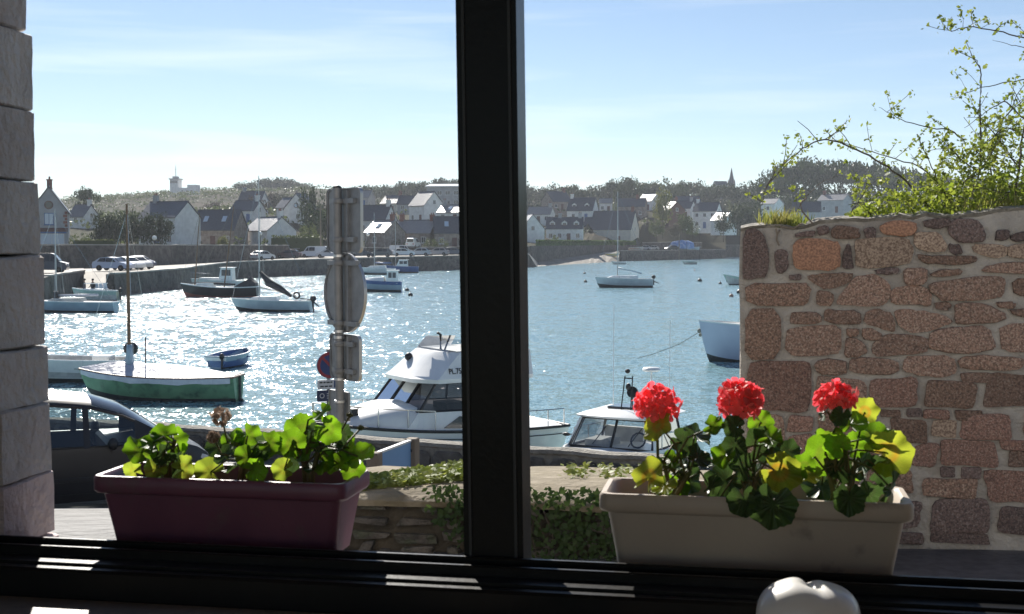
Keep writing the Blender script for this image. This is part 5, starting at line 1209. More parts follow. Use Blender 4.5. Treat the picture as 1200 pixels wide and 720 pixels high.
while x < Lp-2:
    wd = rnd(.28, .7)
    if random.random() < .35: cells = [(1.0, 1.36), (1.38, 1.72)]
    else: cells = [(1.05, 1.72)]
    for z0, z1 in cells: stone_mb(stone_poly(x+.01, x+wd-.01, z0, z1, .15, 10), .05, .04).build('stone', M['parapet'], r, fix=False).location = (0, -.16, 0)
    x += wd
# ---- ivy wall (dry rubble)
M['rubble'] = mat('rubble_stone', (.125,.107,.09), (.058,.05,.043), 9, .9, bump=1.0, bscale=22, rand=.5, c3=(.06,.075,.04), s3=6)
M['earth'] = mat('dark_earth_joint', (.075,.06,.042), (.04,.034,.025), 6, .95, bump=.6, bscale=12)
o0 = ivy(-1.85); r = thing('rubble_wall', 'low rubble stone retaining wall under ivy between the two planters', 'wall', (o0.x, o0.y, 0), FANG)
LI = 3.9
w = MB(); w.bb(0, LI, .035, .5, 2.0, 3.22); w.build('wall_core', M['earth'], r)
random.seed(44); z = 2.86
for hgt in (.125, .085, .11, .12):
    x = rnd(-.1, 0)
    while x < LI:
        wd = rnd(.10, .34); jz = rnd(-.022, .022)
        stone_mb(stone_ang(x+.004, x+wd-.004, z+jz+.003, z+hgt*rnd(.8, 1.12)+jz, .62), rnd(.004, .05), .06).build('stone', M['rubble'], r, fix=False)
        x += wd
    z += hgt
w = MB(); lo = []
for i in range(40):
    x = LI*i/39; zz = 3.29+.012*x+.012*noise.noise((x*3, 0, 1)); lo.append([(x, -.05+.02*noise.noise((x*4, 1, 1)), zz-.06), (x, -.06+.02*noise.noise((x*4, 2, 1)), zz-.02), (x, -.02, zz+.01), (x, .5, zz+.015), (x, .5, zz-.1)])
w.loft(lo, True, True); w.build('mortar_top', M['sand'], r, 50)
# ivy
M['ivy'] = leafmat('ivy_leaves', (.030,.055,.018), (.055,.085,.026), 6, .25, .35, rand=.1, tc_=1.6, world=False)
iv = MB()
for k in range(2600):
    s = rnd(1.05, 3.0); 
    dens = (math.exp(-((s-1.30)/.30)**2)*.9 + math.exp(-((s-2.10)/.34)**2)*1.1)
    zt = rnd(0, .56)
    if random.random() > dens: continue
    if s < 1.5 and zt < .56*(1.35-s)*1.6+.1: continue
    leafquad(iv, Vector((s+rnd(-.03,.03), rnd(-.12, -.03), 2.84+zt)), rnd(.018, .034), Vector((rnd(-.6, .6), -1, rnd(-.2, 1.0))).normalized())
ir = thing('ivy', 'dark ivy hanging over the rubble wall beside the mullion', 'ivy', (o0.x, o0.y, 0), FANG); stuff(iv.build('foliage', M['ivy'], ir, fix=False))
st = MB()
for k in range(14):
    s = rnd(1.1, 2.4); st.tube([(s, -.03, 3.26), (s+rnd(-.1,.1), -.06, 3.1), (s+rnd(-.2,.2), -.07, 2.9)], [.006,.005,.003], 4)
st.build('stem', M['trunk'], ir)
# ground cover along the terrace edge and weeds by parapet
M['weed'] = leafmat('ground_cover_leaves', (.17,.23,.05), (.26,.29,.09), 5, .45, .5, tc_=1.6)
def terr_hit(px, py):
    d_ = ray(px, py); y = 8.2
    while y < 19:
        p_ = Vector((0, 0, EYE))+d_*(y/d_.y); a_ = (p_-IV0); yq = quayY(p_.x)-.25; y0_ = IV0.y-(p_.x-IV0.x)*.183+.22; s_ = (p_.x-IV0.x)*.98; f_ = (y-y0_)/(yq-y0_)
        zt_ = 3.28+.03*s_ if f_ < .06 else max(1.55, 3.28+.03*s_-1.62*sstep(0, .93, f_))
        if p_.z <= zt_: return p_
        y += .06
    return p_
gc = MB(); random.seed(51)
for k in range(4200):
    px = rnd(418, 560); f = rnd(0, 1); py = lerp(interp(px, [(418,577),(545,556)]), interp(px, [(418,588),(545,574)]), f)
    p = terr_hit(px, py); p.z += rnd(-.01, .12)
    leafquad(gc, p, rnd(.02, .045), Vector((rnd(-.7,.7), rnd(-1,.4), 1)).normalized())
for k in range(300):
    px = random.choice([rnd(665, 690), rnd(700, 740), rnd(655, 760)]); p = terr_hit(px, rnd(549, 561)); p.z += rnd(-.01, .06)
    leafquad(gc, p, rnd(.02, .04), Vector((rnd(-.7,.7), rnd(-1,.4), 1)).normalized())
stuff(gc.build('ground_cover', M['weed'], fix=False))

# ============================================================ NEAR CAR (dark grey people carrier, nose to the right)
rz0 = ROAD; p = at(226, 500, 18.1); cya = R(25); car_r = thing('parked_car', 'dark grey people carrier parked on near quay beside stone jamb', 'car', (p.x-2.17*math.cos(cya)+.2, 18.1-2.17*math.sin(cya), rz0+.0), cya); car_r.scale = (.97, .97, .97)
M['greypaint'] = mat('dark_grey_metallic', (.022,.022,.026), (.018,.018,.021), 3, .38, coat=.15, spec=.4)
# side outline stations: x, belt z, top z (roof/hood line)
ST = [(-2.1,.88,.92),(-2.02,.95,1.25),(-1.85,.96,1.48),(-1.55,.965,1.585),(-1.0,.96,1.64),(-.4,.95,1.65),(.05,.945,1.63),(.55,.94,1.56),(.95,.93,1.42),(1.28,.925,1.22),(1.58,.92,1.03),(1.72,.90,.945),(1.95,.84,.86),(2.1,.74,.76),(2.17,.6,.62)]
WH = .87
def csec(x, zb, zt):
    fr = max(0, (x-1.3)/.9)**2*.22+max(0, (-1.5-x)/.6)**2*.10; w = WH-fr
    up = zt-zb; 
    wt = w-.02-min(.26, up*.38)
    return [(x, w-.05, .22), (x, w-.01, .36), (x, w+.004, .56), (x, w-.004, zb-.10), (x, w-.02, zb), (x, lerp(w-.02, wt, .92), zb+up*.90), (x, wt-.07, zb+up*.985), (x, 0, zb+up*1.0+.03*(up > .2)+.02)]
bodym, glass_side, ws_, roofm = MB(), {}, MB(), MB()
secs = [csec(*q) for q in ST]
def quadadd(mb, i, j, sg):
    a, b_, c, d_ = secs[i][j], secs[i+1][j], secs[i+1][j+1], secs[i][j+1]
    mb.add([(q[0], sg*q[1], q[2]) for q in (a, b_, c, d_)], [(0,1,2,3) if sg < 0 else (3,2,1,0)])
for i in range(len(ST)-1):
    for sg in (-1, 1):
        for j in range(7):
            x0 = ST[i][0]; x1 = ST[i+1][0]
            if j == 4 and -1.6 <= x0 and x1 <= 1.6: continue       # windows built below
            if j in (5, 6) and .55 <= x0 and x1 <= 1.6:
                quadadd(ws_, i, j, sg)
            else: quadadd(bodym, i, j, sg)
bodym.add([(q[0], q[1], q[2]) for q in secs[-1]]+[(q[0], -q[1], q[2]) for q in secs[-1][::-1]], [tuple(range(16))])
bodym.build('body', M['greypaint'], car_r, 38, weld=True)
ws_.build('windscreen', M['carglass'], car_r, 50, weld=True)
def side_pt(x, f, sg, off=0):
    for a, b_ in zip(ST, ST[1:]):
        if a[0] <= x <= b_[0]:
            t = (x-a[0])/(b_[0]-a[0]); s = csec(x, lerp(a[1], b_[1], t), lerp(a[2], b_[2], t)); q0, q1 = s[4], s[5]
            return (x, sg*(lerp(q0[1], q1[1], f)+off), lerp(q0[2], q1[2], f))
M['carwin'] = glassmat('car_side_glass', (.75,.8,.8), .10, .03, .9)
pill = {-1: MB(), 1: MB()}
WIN = [(-1.58,-.62),(-.52,.42),(.50,1.10)]       # rear door window, front door window, quarter light
for sg in (-1, 1):
    pm = pill[sg]; edges = []
    for (a, b_) in WIN:
        g = MB(); nn = 8; top = [side_pt(lerp(a, b_, k/nn), .93, sg, 0) for k in range(nn+1)]; bot = [side_pt(lerp(a, b_, k/nn), .03, sg, 0) for k in range(nn+1)]
        g.loft([bot, top], closed=False); g.build('side_window', M['carwin'], car_r)
        pm.tube(bot, .016, 5, 1); pm.tube(top, .022, 5, 0)
    for a, b_ in ((-1.62,-1.58),(-.62,-.52),(.42,.50),(1.10,1.6)):
        nn = 4; bt = [side_pt(min(1.6, lerp(a, b_, k/nn)), 0, sg, .004) for k in range(nn+1)]; tp = [side_pt(min(1.6, lerp(a, b_, k/nn)), 1, sg, .004) for k in range(nn+1)]
        pm.loft([bt, tp], closed=False)
    nn = 30; xs_ = [lerp(-1.6, 1.6, k/nn) for k in range(nn+1)]
    pm.loft([[side_pt(x, .93, sg, .003) for x in xs_], [side_pt(x, 1.0, sg, .003) for x in xs_]], closed=False)
    pm.loft([[side_pt(x, 0, sg, .003) for x in xs_], [side_pt(x, .035, sg, .003) for x in xs_]], closed=False)
    pm.build('window_frame', [M['greypaint'], M['black']], car_r, 50)
    # door seams, handles, moulding, mirror
    s_ = MB()
    for x in (-.57, .78): s_.tube([(x, sg*(WH+.002), .36), (x, sg*(WH+.006), .6), (x-.01, sg*(WH-.012), .9)], .006, 4)
    s_.tube([(-1.3, sg*(WH+.0), .34), (.8, sg*(WH+.0), .34)], .006, 4); s_.build('door_seam', M['black'], car_r)
    for x in (-1.2, -.32):
        s_ = MB(); s_.ball((x, sg*(WH+.012), .80), (.11, .02, .022), 10, 6); s_.build('door_handle', M['black'], car_r, True)
    s_ = MB(); s_.bbev(-1.1, .75, sg*(WH+.008)-.012, sg*(WH+.008)+.012, .50, .56, .008); s_.build('side_moulding', M['greypaint'], car_r)
    s_ = MB(); s_.ball((.78, sg*(WH+.09), 1.0), (.07, .11, .085), 10, 7); s_.tube([(.80, sg*(WH-.03), .96), (.79, sg*(WH+.05), .97)], .03, 6); s_.build('wing_mirror', M['black'], car_r, True)
    for x in (-1.32, 1.38):
        t, a = wheel_mb(.32, .2); to = t.build('wheel', M['tyre'], car_r, 40); to.location = (x, sg*.79, .32); a.build('rim', M['rim'], to, 40)
    for x in (-1.32, 1.38):
        s_ = MB(); pts = [(x+.38*math.cos(k*math.pi/10), sg*(WH+.0), .33+.38*math.sin(k*math.pi/10)) for k in range(11)]; s_.tube(pts, .03, 6); s_.build('wheel_arch', M['black'], car_r)
    s_ = MB(); s_.ball((1.98, sg*.60, .70), (.16, .14, .09), 10, 6); s_.build('headlight', M['lamp_glass'], car_r, True)
for x, y in ((-.75,-.38),(-.75,.38),(.12,-.38),(.12,.38)):
    s_ = MB(); s_.bbev(x-.28, x+.24, y-.24, y+.24, .45, .75, .06); s_.bbev(x-.36, x-.18, y-.23, y+.23, .7, 1.2, .06); s_.bbev(x-.36, x-.25, y-.13, y+.13, 1.22, 1.42, .05); s_.build('seat', M['canvas_dark'], car_r, 40)
s_ = MB(); s_.bbev(.75, 1.3, -.75, .75, .7, .98, .05); s_.build('dashboard', M['black'], car_r); s_ = MB(); torus(s_, (.62, .38, .98), .18, .018, 16, 5, Matrix.Rotation(R(65), 3, 'Y')); s_.build('steering_wheel', M['black'], car_r)

# ============================================================ SIGNS
def rrect(w, h, rad, n=4):
    out = []
    for cx, cz, a0 in ((w/2-rad, h/2-rad, 0), (-w/2+rad, h/2-rad, 90), (-w/2+rad, -h/2+rad, 180), (w/2-rad, -h/2+rad, 270)):
        for k in range(n+1): a = R(a0+90*k/n); out.append((cx+rad*math.cos(a), cz+rad*math.sin(a)))
    return out
def plate(mb, outline, z, th=.012, y0=0, lip=.022, mi=0):
    """sign plate: sheet with folded edge, back towards -y"""
    f = [(x, y0+th, z+q) for x, q in outline]; b_ = [(x, y0-lip+th, z+q) for x, q in outline]; bi = [(x*.96, y0-lip+th, z+q*.96) for x, q in outline]; fi = [(x*.955, y0, z+q*.955) for x, q in outline]
    mb.loft([f, b_, bi, fi], True, True, mi)
SD = 10.4; pt_, pb_ = at(399.5, 300, SD), at(404.5, 580, SD); zg = 2.75
r = thing('sign_post', 'tall grey steel post carrying three sign backs between maroon planter and cruiser', 'sign post', (pb_.x+.01, SD, zg), R(-50))
# local frame: plate faces +y (away), its width along x; post at y = -0.06
zt_ = at(399, 222, SD).z-zg
M['signface'] = mat('red_white_sign_face', (.6,.6,.58), rough=.4)
post = MB(); post.tube([(0, -.05, -.4), (-.012, -.05, zt_*.5), (-.022, -.055, zt_+.01)], .036, 14); post.build('post', M['galv_post'], r, 40)
cap = MB(); cap.ball((-.022, -.055, zt_+.012), (.038, .038, .02), 10, 5); cap.build('post_cap', M['black'], r, True)
Z = lambda py: at(400, py, SD).z-zg
def sign(pyt, pyb, wd, shape, nm):
    zc = (Z(pyt)+Z(pyb))/2; h = Z(pyt)-Z(pyb); m = MB()
    ol = rrect(wd, h, .045) if shape == 'r' else [(wd/2*math.cos(2*math.pi*k/40), h/2*math.sin(2*math.pi*k/40)) for k in range(40)]
    plate(m, ol, zc); q = m.build(nm, M['galv'], r, 30)
    e = MB(); e.loft([[(x*1.012, .014, zc+v*1.012) for x, v in ol], [(x*1.012, -.014, zc+v*1.012) for x, v in ol]], False, False); e.build('edge', M['signedge'], q)
    for dz in ((-.3, .3) if shape == 'r' else (-.38, .38)):
        s_ = MB(); s_.bb(-wd*.36, wd*.36, -.035, -.001, zc+dz*h-.02, zc+dz*h+.02); s_.build('rail', M['galv'], q)
        s_ = MB(); s_.lathe([(.043, -.02), (.046, -.015), (.046, .015), (.043, .02)], 14, (-.01, -.05, zc+dz*h)); s_.build('clamp', M['galv_post'], q, 40)
    for sx in (.075,):
        s_ = MB(); s_.bb(sx-.012, sx+.012, -.03, -.0005, zc-h*.47, zc+h*.47); s_.build('stiffener', M['galv'], q)
    return q
sign(221, 296, .50, 'r', 'rectangular_sign'); sign(297, 390, .60, 'o', 'round_sign'); sign(392, 445, .44, 'r', 'square_sign'); 
zc = (Z(461)+Z(492))/2; s_ = MB(); plate(s_, [(x-.10, v) for x, v in rrect(.30, .24, .02)], zc); s_.build('small_sign', M['galv'], r, 30)
for py in (300, 388, 395, 444, 470):
    s_ = MB(); s_.lathe([(.040, -.012), (.045, -.01), (.045, .01), (.040, .012)], 14, (-.012, -.05, Z(py))); s_.build('collar', M['signedge'], r, 40)
# parking sign farther back
d = 20.3; p = at(386, 428, d); zg2 = 1.4
r = thing('parking_sign', 'round red and blue no parking sign with two small plates behind the tall sign post', 'sign', (p.x, d, zg2), R(28))
s_ = MB(); s_.tube([(0, .05, 0), (0, .05, p.z-zg2+.25)], .03, 10); s_.build('post', M['galv_post'], r, 40)
zc = p.z-zg2; k_ = d/F
M['sign_red'] = mat('sign_red', (.30,.025,.04), rough=.4); M['sign_blue'] = mat('sign_blue', (.02,.045,.16), rough=.4); M['sign_white'] = mat('sign_white', (.6,.6,.6), rough=.4); M['navy'] = mat('navy_plate', (.02,.035,.09), rough=.4)
def disc(mb, rad, y, mi=0, n=32, r0=0): 
    if r0: mb.loft([[(rad*math.cos(2*math.pi*k/n), y, zc+rad*math.sin(2*math.pi*k/n)) for k in range(n)], [(r0*math.cos(2*math.pi*k/n), y, zc+r0*math.sin(2*math.pi*k/n)) for k in range(n)]], mi=mi)
    else: mb.add([(rad*math.cos(2*math.pi*k/n), y, zc+rad*math.sin(2*math.pi*k/n)) for k in range(n)], [tuple(range(n))], mi)
RR = 15.5*k_
s_ = MB(); s_.lathe([(RR, -.01), (RR, .012)], 32, (0, 0, zc), M=Matrix.Rotation(R(90), 3, 'X')); dsk = s_.build('disc', M['sign_blue'], r, 30)
s_ = MB(); disc(s_, RR*.99, -.016, r0=RR*.76); s_.build('red_ring', M['sign_red'], dsk)
s_ = MB(); s_.box((0, -.0175, zc), (RR*1.6, .002, RR*.2), M=Matrix.Rotation(R(45), 3, 'Y')); s_.build('red_bar', M['sign_red'], dsk)
def plateb(py0, py1, w_, m, nm):
    z0, z1 = at(386, py1, d).z-zg2, at(386, py0, d).z-zg2; s_ = MB(); s_.loft([[(x, y_, (z0+z1)/2+v) for x, v in rrect(w_, z1-z0, .02)] for y_ in (.012, -.01)], True, True); return s_.build(nm, M[m], r, 30), (z0+z1)/2, z1-z0
pl, zc1, h1 = plateb(445, 456, .40, 'sign_white', 'white_plate')
s_ = MB(); s_.bb(.07, .18, -.0135, -.012, zc1-h1*.38, zc1+h1*.38); bq = s_.build('blue_square', M['sign_blue'], pl)
s_ = MB()          # wheelchair mark and dark lettering strokes
s_.lathe([(.012, -.0165), (.012, -.0145)], 10, (.118, 0, zc1+h1*.27), M=Matrix.Identity(3)) if False else None
def strip(mb, pts, wd=.008, y=-.0155):
    for (xa, za), (xb, zb) in zip(pts, pts[1:]):
        v = Vector((xb-xa, zb-za)); n2 = Vector((-v.y, v.x)).normalized()*wd/2; mb.add([(xa-n2.x, y, za-n2.y), (xb-n2.x, y, zb-n2.y), (xb+n2.x, y, zb+n2.y), (xa+n2.x, y, za+n2.y)], [(0,1,2,3)])
strip(s_, [(.118, zc1+h1*.34), (.118, zc1+h1*.22)], .018); strip(s_, [(.118, zc1+h1*.2), (.118, zc1-.0), (.145, zc1), (.155, zc1-h1*.25)], .011)
strip(s_, [(.115, zc1+h1*.05), (.10, zc1-h1*.05), (.098, zc1-h1*.18), (.112, zc1-h1*.28), (.13, zc1-h1*.26)], .008); s_.build('wheelchair_mark', M['sign_white'], pl)
s_ = MB()
for row, segs in ((.22, ((-.17,-.12),(-.105,-.07),(-.055,.0),(.01,.045))), (-.2, ((-.16,-.10),(-.085,-.03),(-.015,.04)))):
    for a, b_ in segs: strip(s_, [(a, zc1+h1*row), (b_, zc1+h1*row)], .022, -.0125)
s_.build('lettering', M['black'], pl)
pl, zc2, h2 = plateb(457, 470, .42, 'navy', 'blue_plate'); s_ = MB()
strip(s_, [(-.13+.035*math.cos(a*.6), zc2+.035*math.sin(a*.6)) for a in range(12)], .012, -.013); strip(s_, [(-.05, zc2+.03), (.17, zc2+.03)], .012, -.013); strip(s_, [(-.05, zc2-.005), (.15, zc2-.005)], .012, -.013); strip(s_, [(-.05, zc2-.04), (.16, zc2-.04)], .010, -.013); s_.build('lettering', M['sign_white'], pl)
# blue board between wooden posts
P1, P2 = at(441, 548, 16.6), at(481, 536, 17.7); vdir = (P2-P1).to_2d(); yawb = math.atan2(vdir.y, vdir.x); Lb = vdir.length
zg3 = 1.5; r = thing('notice_board', 'blue board with pale top edge between two wooden posts before the parapet', 'notice board', (P1.x, P1.y, zg3), yawb)
zT = at(441, 533, 16.6).z-zg3; zB = zT-.68
s_ = MB(); s_.bbev(.03, Lb-.03, -.02, .02, zB, zT, .004); s_.build('panel', M['board_blue'] if 'board_blue' in M else M.setdefault('board_blue', mat('sky_blue_panel', (.17,.34,.60), (.14,.29,.52), 1.5, .5)), r)
s_ = MB(); s_.bb(-.03, Lb+.03, -.03, .03, zT+.002, zT+.03); s_.build('painted_lit_edge', M['frame_white'], r)  # white strip: the board's sunlit top edge put into paint
for x in (-.06, Lb+.06): s_ = MB(); s_.bbev(x-.09, x+.09, -.08, .08, -.6, zT+.04, .012); s_.build('post', M['post_wood'], r)
for z_ in (zB+.12, zT-.12):
    for x in (.02, Lb-.02): s_ = MB(); s_.bb(x-.02, x+.02, -.04, -.02, z_-.02, z_+.02); s_.build('bracket', M['black'], r)

# ============================================================ RIGHT GRANITE WALL
WP0 = Vector((at(875, 300, 8.9).x, 8.9, 0)); wall_r = thing('granite_wall', 'tall red granite rubble wall with pale mortar at right', 'wall', (WP0.x, WP0.y, 0), FANG)
Wi = Matrix.Translation(WP0) @ Matrix.Rotation(FANG, 4, 'Z'); Wi = Wi.inverted()
def wl(px, py, off=0):
    q = Wi @ on_plane(px, py, WP0+FN*off, FN); return q.x, q.z
M['granite'] = mat('red_granite_stone', (.30,.185,.135), (.125,.08,.06), 62, .85, bump=.8, bscale=60, rand=.36, detail=2, c3=(.40,.30,.235), s3=85)
M['granite_brown'] = mat('brown_granite_stone', (.29,.175,.125), (.115,.075,.056), 60, .85, bump=.8, bscale=55, rand=.3, detail=2, c3=(.40,.29,.22), s3=82)
M['granite_red'] = mat('deep_red_granite_stone', (.27,.15,.112), (.115,.068,.053), 64, .85, bump=.8, bscale=60, rand=.3, detail=2, c3=(.36,.25,.2), s3=90)
M['granite_pale'] = mat('pale_speckled_granite', (.45,.34,.25), (.17,.11,.08), 75, .85, bump=.55, bscale=60, rand=.15, detail=3)
M['granite_orange'] = mat('orange_granite', (.46,.245,.15), (.22,.12,.08), 70, .85, bump=.55, bscale=60, rand=.12, detail=3)
M['granite_dark'] = mat('dark_granite', (.17,.115,.10), (.075,.055,.05), 60, .88, bump=.7, bscale=55, rand=.25, detail=2, c3=(.24,.19,.17), s3=85)
M['lime'] = mat('lime_mortar', (.45,.415,.37), (.34,.31,.275), 5, .95, bump=.8, bscale=26, c3=(.28,.255,.225), s3=2.2, detail=8)
STONES = """870,268,901,327,d 905,266,922,283,d 906,294,923,321,d 931,281,985,319,o 988,287,1000,315 976,266,1004,281,d 957,265,972,277,d 1003,280,1065,312,p 1006,263,1030,279 942,321,984,338 925,322,940,329
871,331,949,359 981,322,1043,360 957,342,977,361 1027,314,1053,321 1044,259,1077,276,o 1030,264,1043,275 1083,256,1118,268,d 1118,256,1155,284,d 1072,271,1111,296,p 1075,297,1143,312 1112,287,1128,299,d
1139,286,1178,304,p 1179,286,1212,303,p 1166,270,1183,283,d 1184,269,1206,284,d 1170,250,1206,267 1060,314,1088,335 1091,316,1129,325 1150,307,1206,323 1088,325,1178,353 1187,327,1240,347 1043,336,1091,358
873,364,914,422 926,364,963,380 964,365,1010,380 921,383,986,419 990,385,1007,394 990,396,1017,420 1010,385,1030,400 954,422,993,440 995,420,1054,440 875,425,949,483 1013,360,1051,389 1050,362,1116,391
1095,353,1115,364 1118,354,1183,381 1167,352,1192,363 1186,361,1232,376 1090,383,1167,416 1021,392,1088,418 1172,380,1240,417 1058,418,1122,442 1124,418,1203,435 1206,418,1250,436 955,441,1017,483 1019,442,1078,478
1081,446,1149,481 1154,437,1226,478 1127,438,1160,448 921,487,955,506 1030,481,1056,489 1061,480,1081,488,d 1084,481,1113,491 1121,482,1153,492 1040,491,1086,519 1093,492,1122,512,p 1125,483,1191,514 1103,516,1171,546
1066,520,1101,549 1173,518,1230,527 1180,530,1240,549 958,487,1026,512 958,515,1000,545 1003,515,1062,547 876,487,918,540 921,509,955,540 1101,549,1121,560,d 1127,549,1148,560,d 1078,562,1147,583 1152,552,1230,591
1085,585,1168,625,d 1168,594,1226,627,d 880,544,948,590 952,549,1010,575 1014,551,1074,580 952,578,1020,605 1024,584,1081,622,d 880,594,948,630 952,608,1020,632,d 1213,250,1262,268 1215,271,1268,303 1212,307,1262,324 1245,327,1300,349
1238,352,1290,378 1246,381,1310,417 1232,438,1300,478 1194,481,1260,514 1235,518,1300,548 1236,552,1300,592 1230,594,1300,627 1090,627,1160,636,d 1029,625,1084,636,d"""
random.seed(60)
topl = [(868,269),(895,265),(930,268),(960,262),(1000,258.5),(1040,256),(1085,253),(1118,254),(1150,252),(1170,247),(1200,246),(1300,240),(1420,236)]
top = [wl(*q) for q in topl]; xR = top[-1][0]; zB_ = 2.2
dense = []
for (a, za), (b_, zb) in zip(top, top[1:]):
    k = max(1, int((b_-a)/.07)); dense += [(lerp(a, b_, i/k), lerp(za, zb, i/k)+rnd(-.012, .012)) for i in range(k)]
dense.append(top[-1])
w = MB(); lo = []
for i, (x, z) in enumerate(dense):
    nr = 16; zs_ = [lerp(zB_, z, j/nr) for j in range(nr+1)]
    ex = max(0, .0)
    col = [(x+(rnd(-.012, .012) if i == 0 else 0), .018+rnd(-.006, .006), q) for q in zs_]
    col[-1] = (x, .03, z); lo.append(col+[(x, .12, z+.012), (x, .36, z+.015), (x, .47, z-.02), (x, .48, zB_)])
w.loft(lo, False, False, closed=False)
n_ = len(lo[0]); w.f.append(tuple(range(n_))); w.m.append(0); o_ = len(w.v)-n_; w.f.append(tuple(range(o_+n_-1, o_-1, -1))); w.m.append(0)
w.build('mortar', M['lime'], wall_r, 30)
TRACED = '''d 38,110 100,100 140,170 140,295 60,305 38,300|d 165,200 190,188 222,195 222,260 200,283 180,275|o 255,155 290,140 380,148 435,160 438,250 410,268 290,270 255,255 245,200|d 465,170 480,170 495,250 490,265 452,262 450,220
p 505,160 520,140 720,140 738,190 730,235 690,250 530,262 508,245|r 400,110 430,85 510,95 525,130 490,143 415,138|o 600,95 640,72 740,68 758,95 745,120 690,132 620,118|d 785,65 890,58 900,85 840,100 795,90|d 905,60 1000,60 1030,100 1042,150 960,158 925,150 885,110
p 755,110 850,120 880,160 870,195 790,190 748,170|b 760,205 840,215 990,215 1005,232 960,248 840,246 775,235|d 890,165 935,165 943,200 915,208 895,190|p 985,175 1010,165 1130,168 1125,210 1080,225 1000,200|p 1140,165 1250,165 1250,215 1130,220|d 1085,110 1135,105 1140,140 1085,150|d 1152,120 1250,105 1250,150 1150,150
r 300,300 350,288 440,285 497,288 470,325 405,348 370,345|r 500,300 560,290 600,298 640,330 645,370 625,412 560,420 430,412 430,390|b 345,357 408,360 412,415 345,418|b 48,330 290,325 315,345 310,395 280,418 60,410|r 705,265 795,262 802,310 770,332 705,325|b 815,285 860,270 945,270 930,290 820,298|d 580,270 680,262 682,282 640,290 595,285
r 1030,262 1120,243 1260,237 1260,285 1040,282|r 810,330 920,308 1100,295 1118,315 1110,375 1060,392 870,398 840,375 815,350|b 1150,310 1300,305 1300,375 1165,375|b 660,345 740,335 795,345 818,385 810,420 760,412 655,408 650,380|r 835,405 885,403 898,425 880,437 840,432|r 915,425 935,408 1040,408 1140,462 1060,490 930,495 918,465
b 1085,405 1140,402 1170,415 1150,430 1100,425|b 1145,435 1290,430 1290,480 1160,455|b 50,440 190,432 192,630 50,640|r 240,455 265,443 355,447 362,490 235,495|r 375,440 400,435 520,440 528,490 480,495 375,483|r 545,450 590,430 655,455 670,520 640,522 540,487|r 670,440 720,435 800,445 880,465 903,487 830,510 770,530 720,522 675,490
r 225,520 270,505 440,503 438,590 425,615 320,625 250,622 215,600 218,560|b 465,515 515,515 518,540 468,545|r 460,555 500,550 540,580 552,610 500,632 462,630|b 530,520 560,510 620,540 570,565 535,550|r 580,570 640,540 690,535 795,550 800,600 770,612 600,628 572,605|r 820,525 930,508 1050,505 1078,585 1060,600 950,615 820,600 812,570|r 1105,500 1320,490 1320,610 1150,610 1108,590
b 335,660 370,640 460,645 468,690 440,705 345,700|r 480,645 540,632 670,645 685,690 600,706 480,690|r 705,650 730,628 905,627 922,690 880,710 780,708 700,685|b 930,640 1000,625 1190,632 1200,665 1150,685 950,683|d 540,100 585,92 588,135 545,138|d 345,95 385,88 395,120 350,125|d 230,292 275,290 280,308 235,312|d 255,120 330,108 335,128 262,135'''
for it in TRACED.replace('\n', '|').split('|'):
    q = it.split(); pts = [wl(860+float(a_.split(',')[0])/3.529, 240+float(a_.split(',')[1])/3.529) for a_ in q[1:]]
    cx_ = sum(p_[0] for p_ in pts)/len(pts); cz_ = sum(p_[1] for p_ in pts)/len(pts); out_ = []
    for i, p_ in enumerate(pts):
        n_ = pts[(i+1) % len(pts)]
        for f_ in (.2, .5, .8): out_.append((lerp(p_[0], n_[0], f_)+rnd(-.005, .005), lerp(p_[1], n_[1], f_)+rnd(-.005, .005)))
    out_ = [(cx_+(x-cx_)*1.03+math.copysign(.003, x-cx_), cz_+(z-cz_)*1.03+math.copysign(.003, z-cz_)) for x, z in out_][::-1]
    stone_mb(out_, rnd(.004, .018), .03).build('stone', M[{'d': 'granite_dark', 'o': 'granite_orange', 'p': 'granite_pale', 'b': 'granite_brown', 'r': 'granite'}[q[0]]], wall_r, 40, fix=False)
for it in STONES.split():
    _q = [float(v) for v in it.split(',')[:4]]
    if _q[1] < 437 and _q[2] < 1250 and _q[:2] not in ([875.0, 425.0], [1206.0, 418.0]): continue
    q = it.split(','); x0, y0, x1, y1 = map(float, q[:4]); k = {'d': 'granite_dark', 'o': 'granite_orange', 'p': 'granite_pale'}.get(q[4] if len(q) > 4 else '', random.choice(('granite', 'granite_brown', 'granite_red')))
    a, zb = wl(x0+rnd(-1, 1), y1); b_, zt = wl(x1+rnd(-1, 1), y0)
    pl = stone_ang(a-.010, b_+.010, min(zb, zt)-.009, max(zb, zt)+.009, .24 if x0 > 877 else .06)
    stone_mb(pl, rnd(.0, .014), .03).build('stone', M[k], wall_r, 40, fix=False)
# quoins on the end of the wall, turned to the harbour
for k in range(6):
    z0 = 2.2+k*.5
    if z0+.44 > top[0][1]-.02: break
    s_ = MB(); s_.bbev(-.035+.0, .012, .05+.1*(k % 2), .43, z0, z0+.44, .012); s_.build('quoin', M['granite'], wall_r)
w = MB(); lo = []
for i, (x, z) in enumerate(dense[:len(dense)-2]):
    lo.append([(x, .03, z-.012+.01*noise.noise((x*3, 4, 0))), (x, .01+.02*noise.noise((x*6, 0, 0)), z+.012), (x, .1, z+.03), (x, .3, z+.035), (x, .45, z+.02)])
w.loft(lo, closed=False); w.build('top_capping', M['parapet_cap'], wall_r, 40)
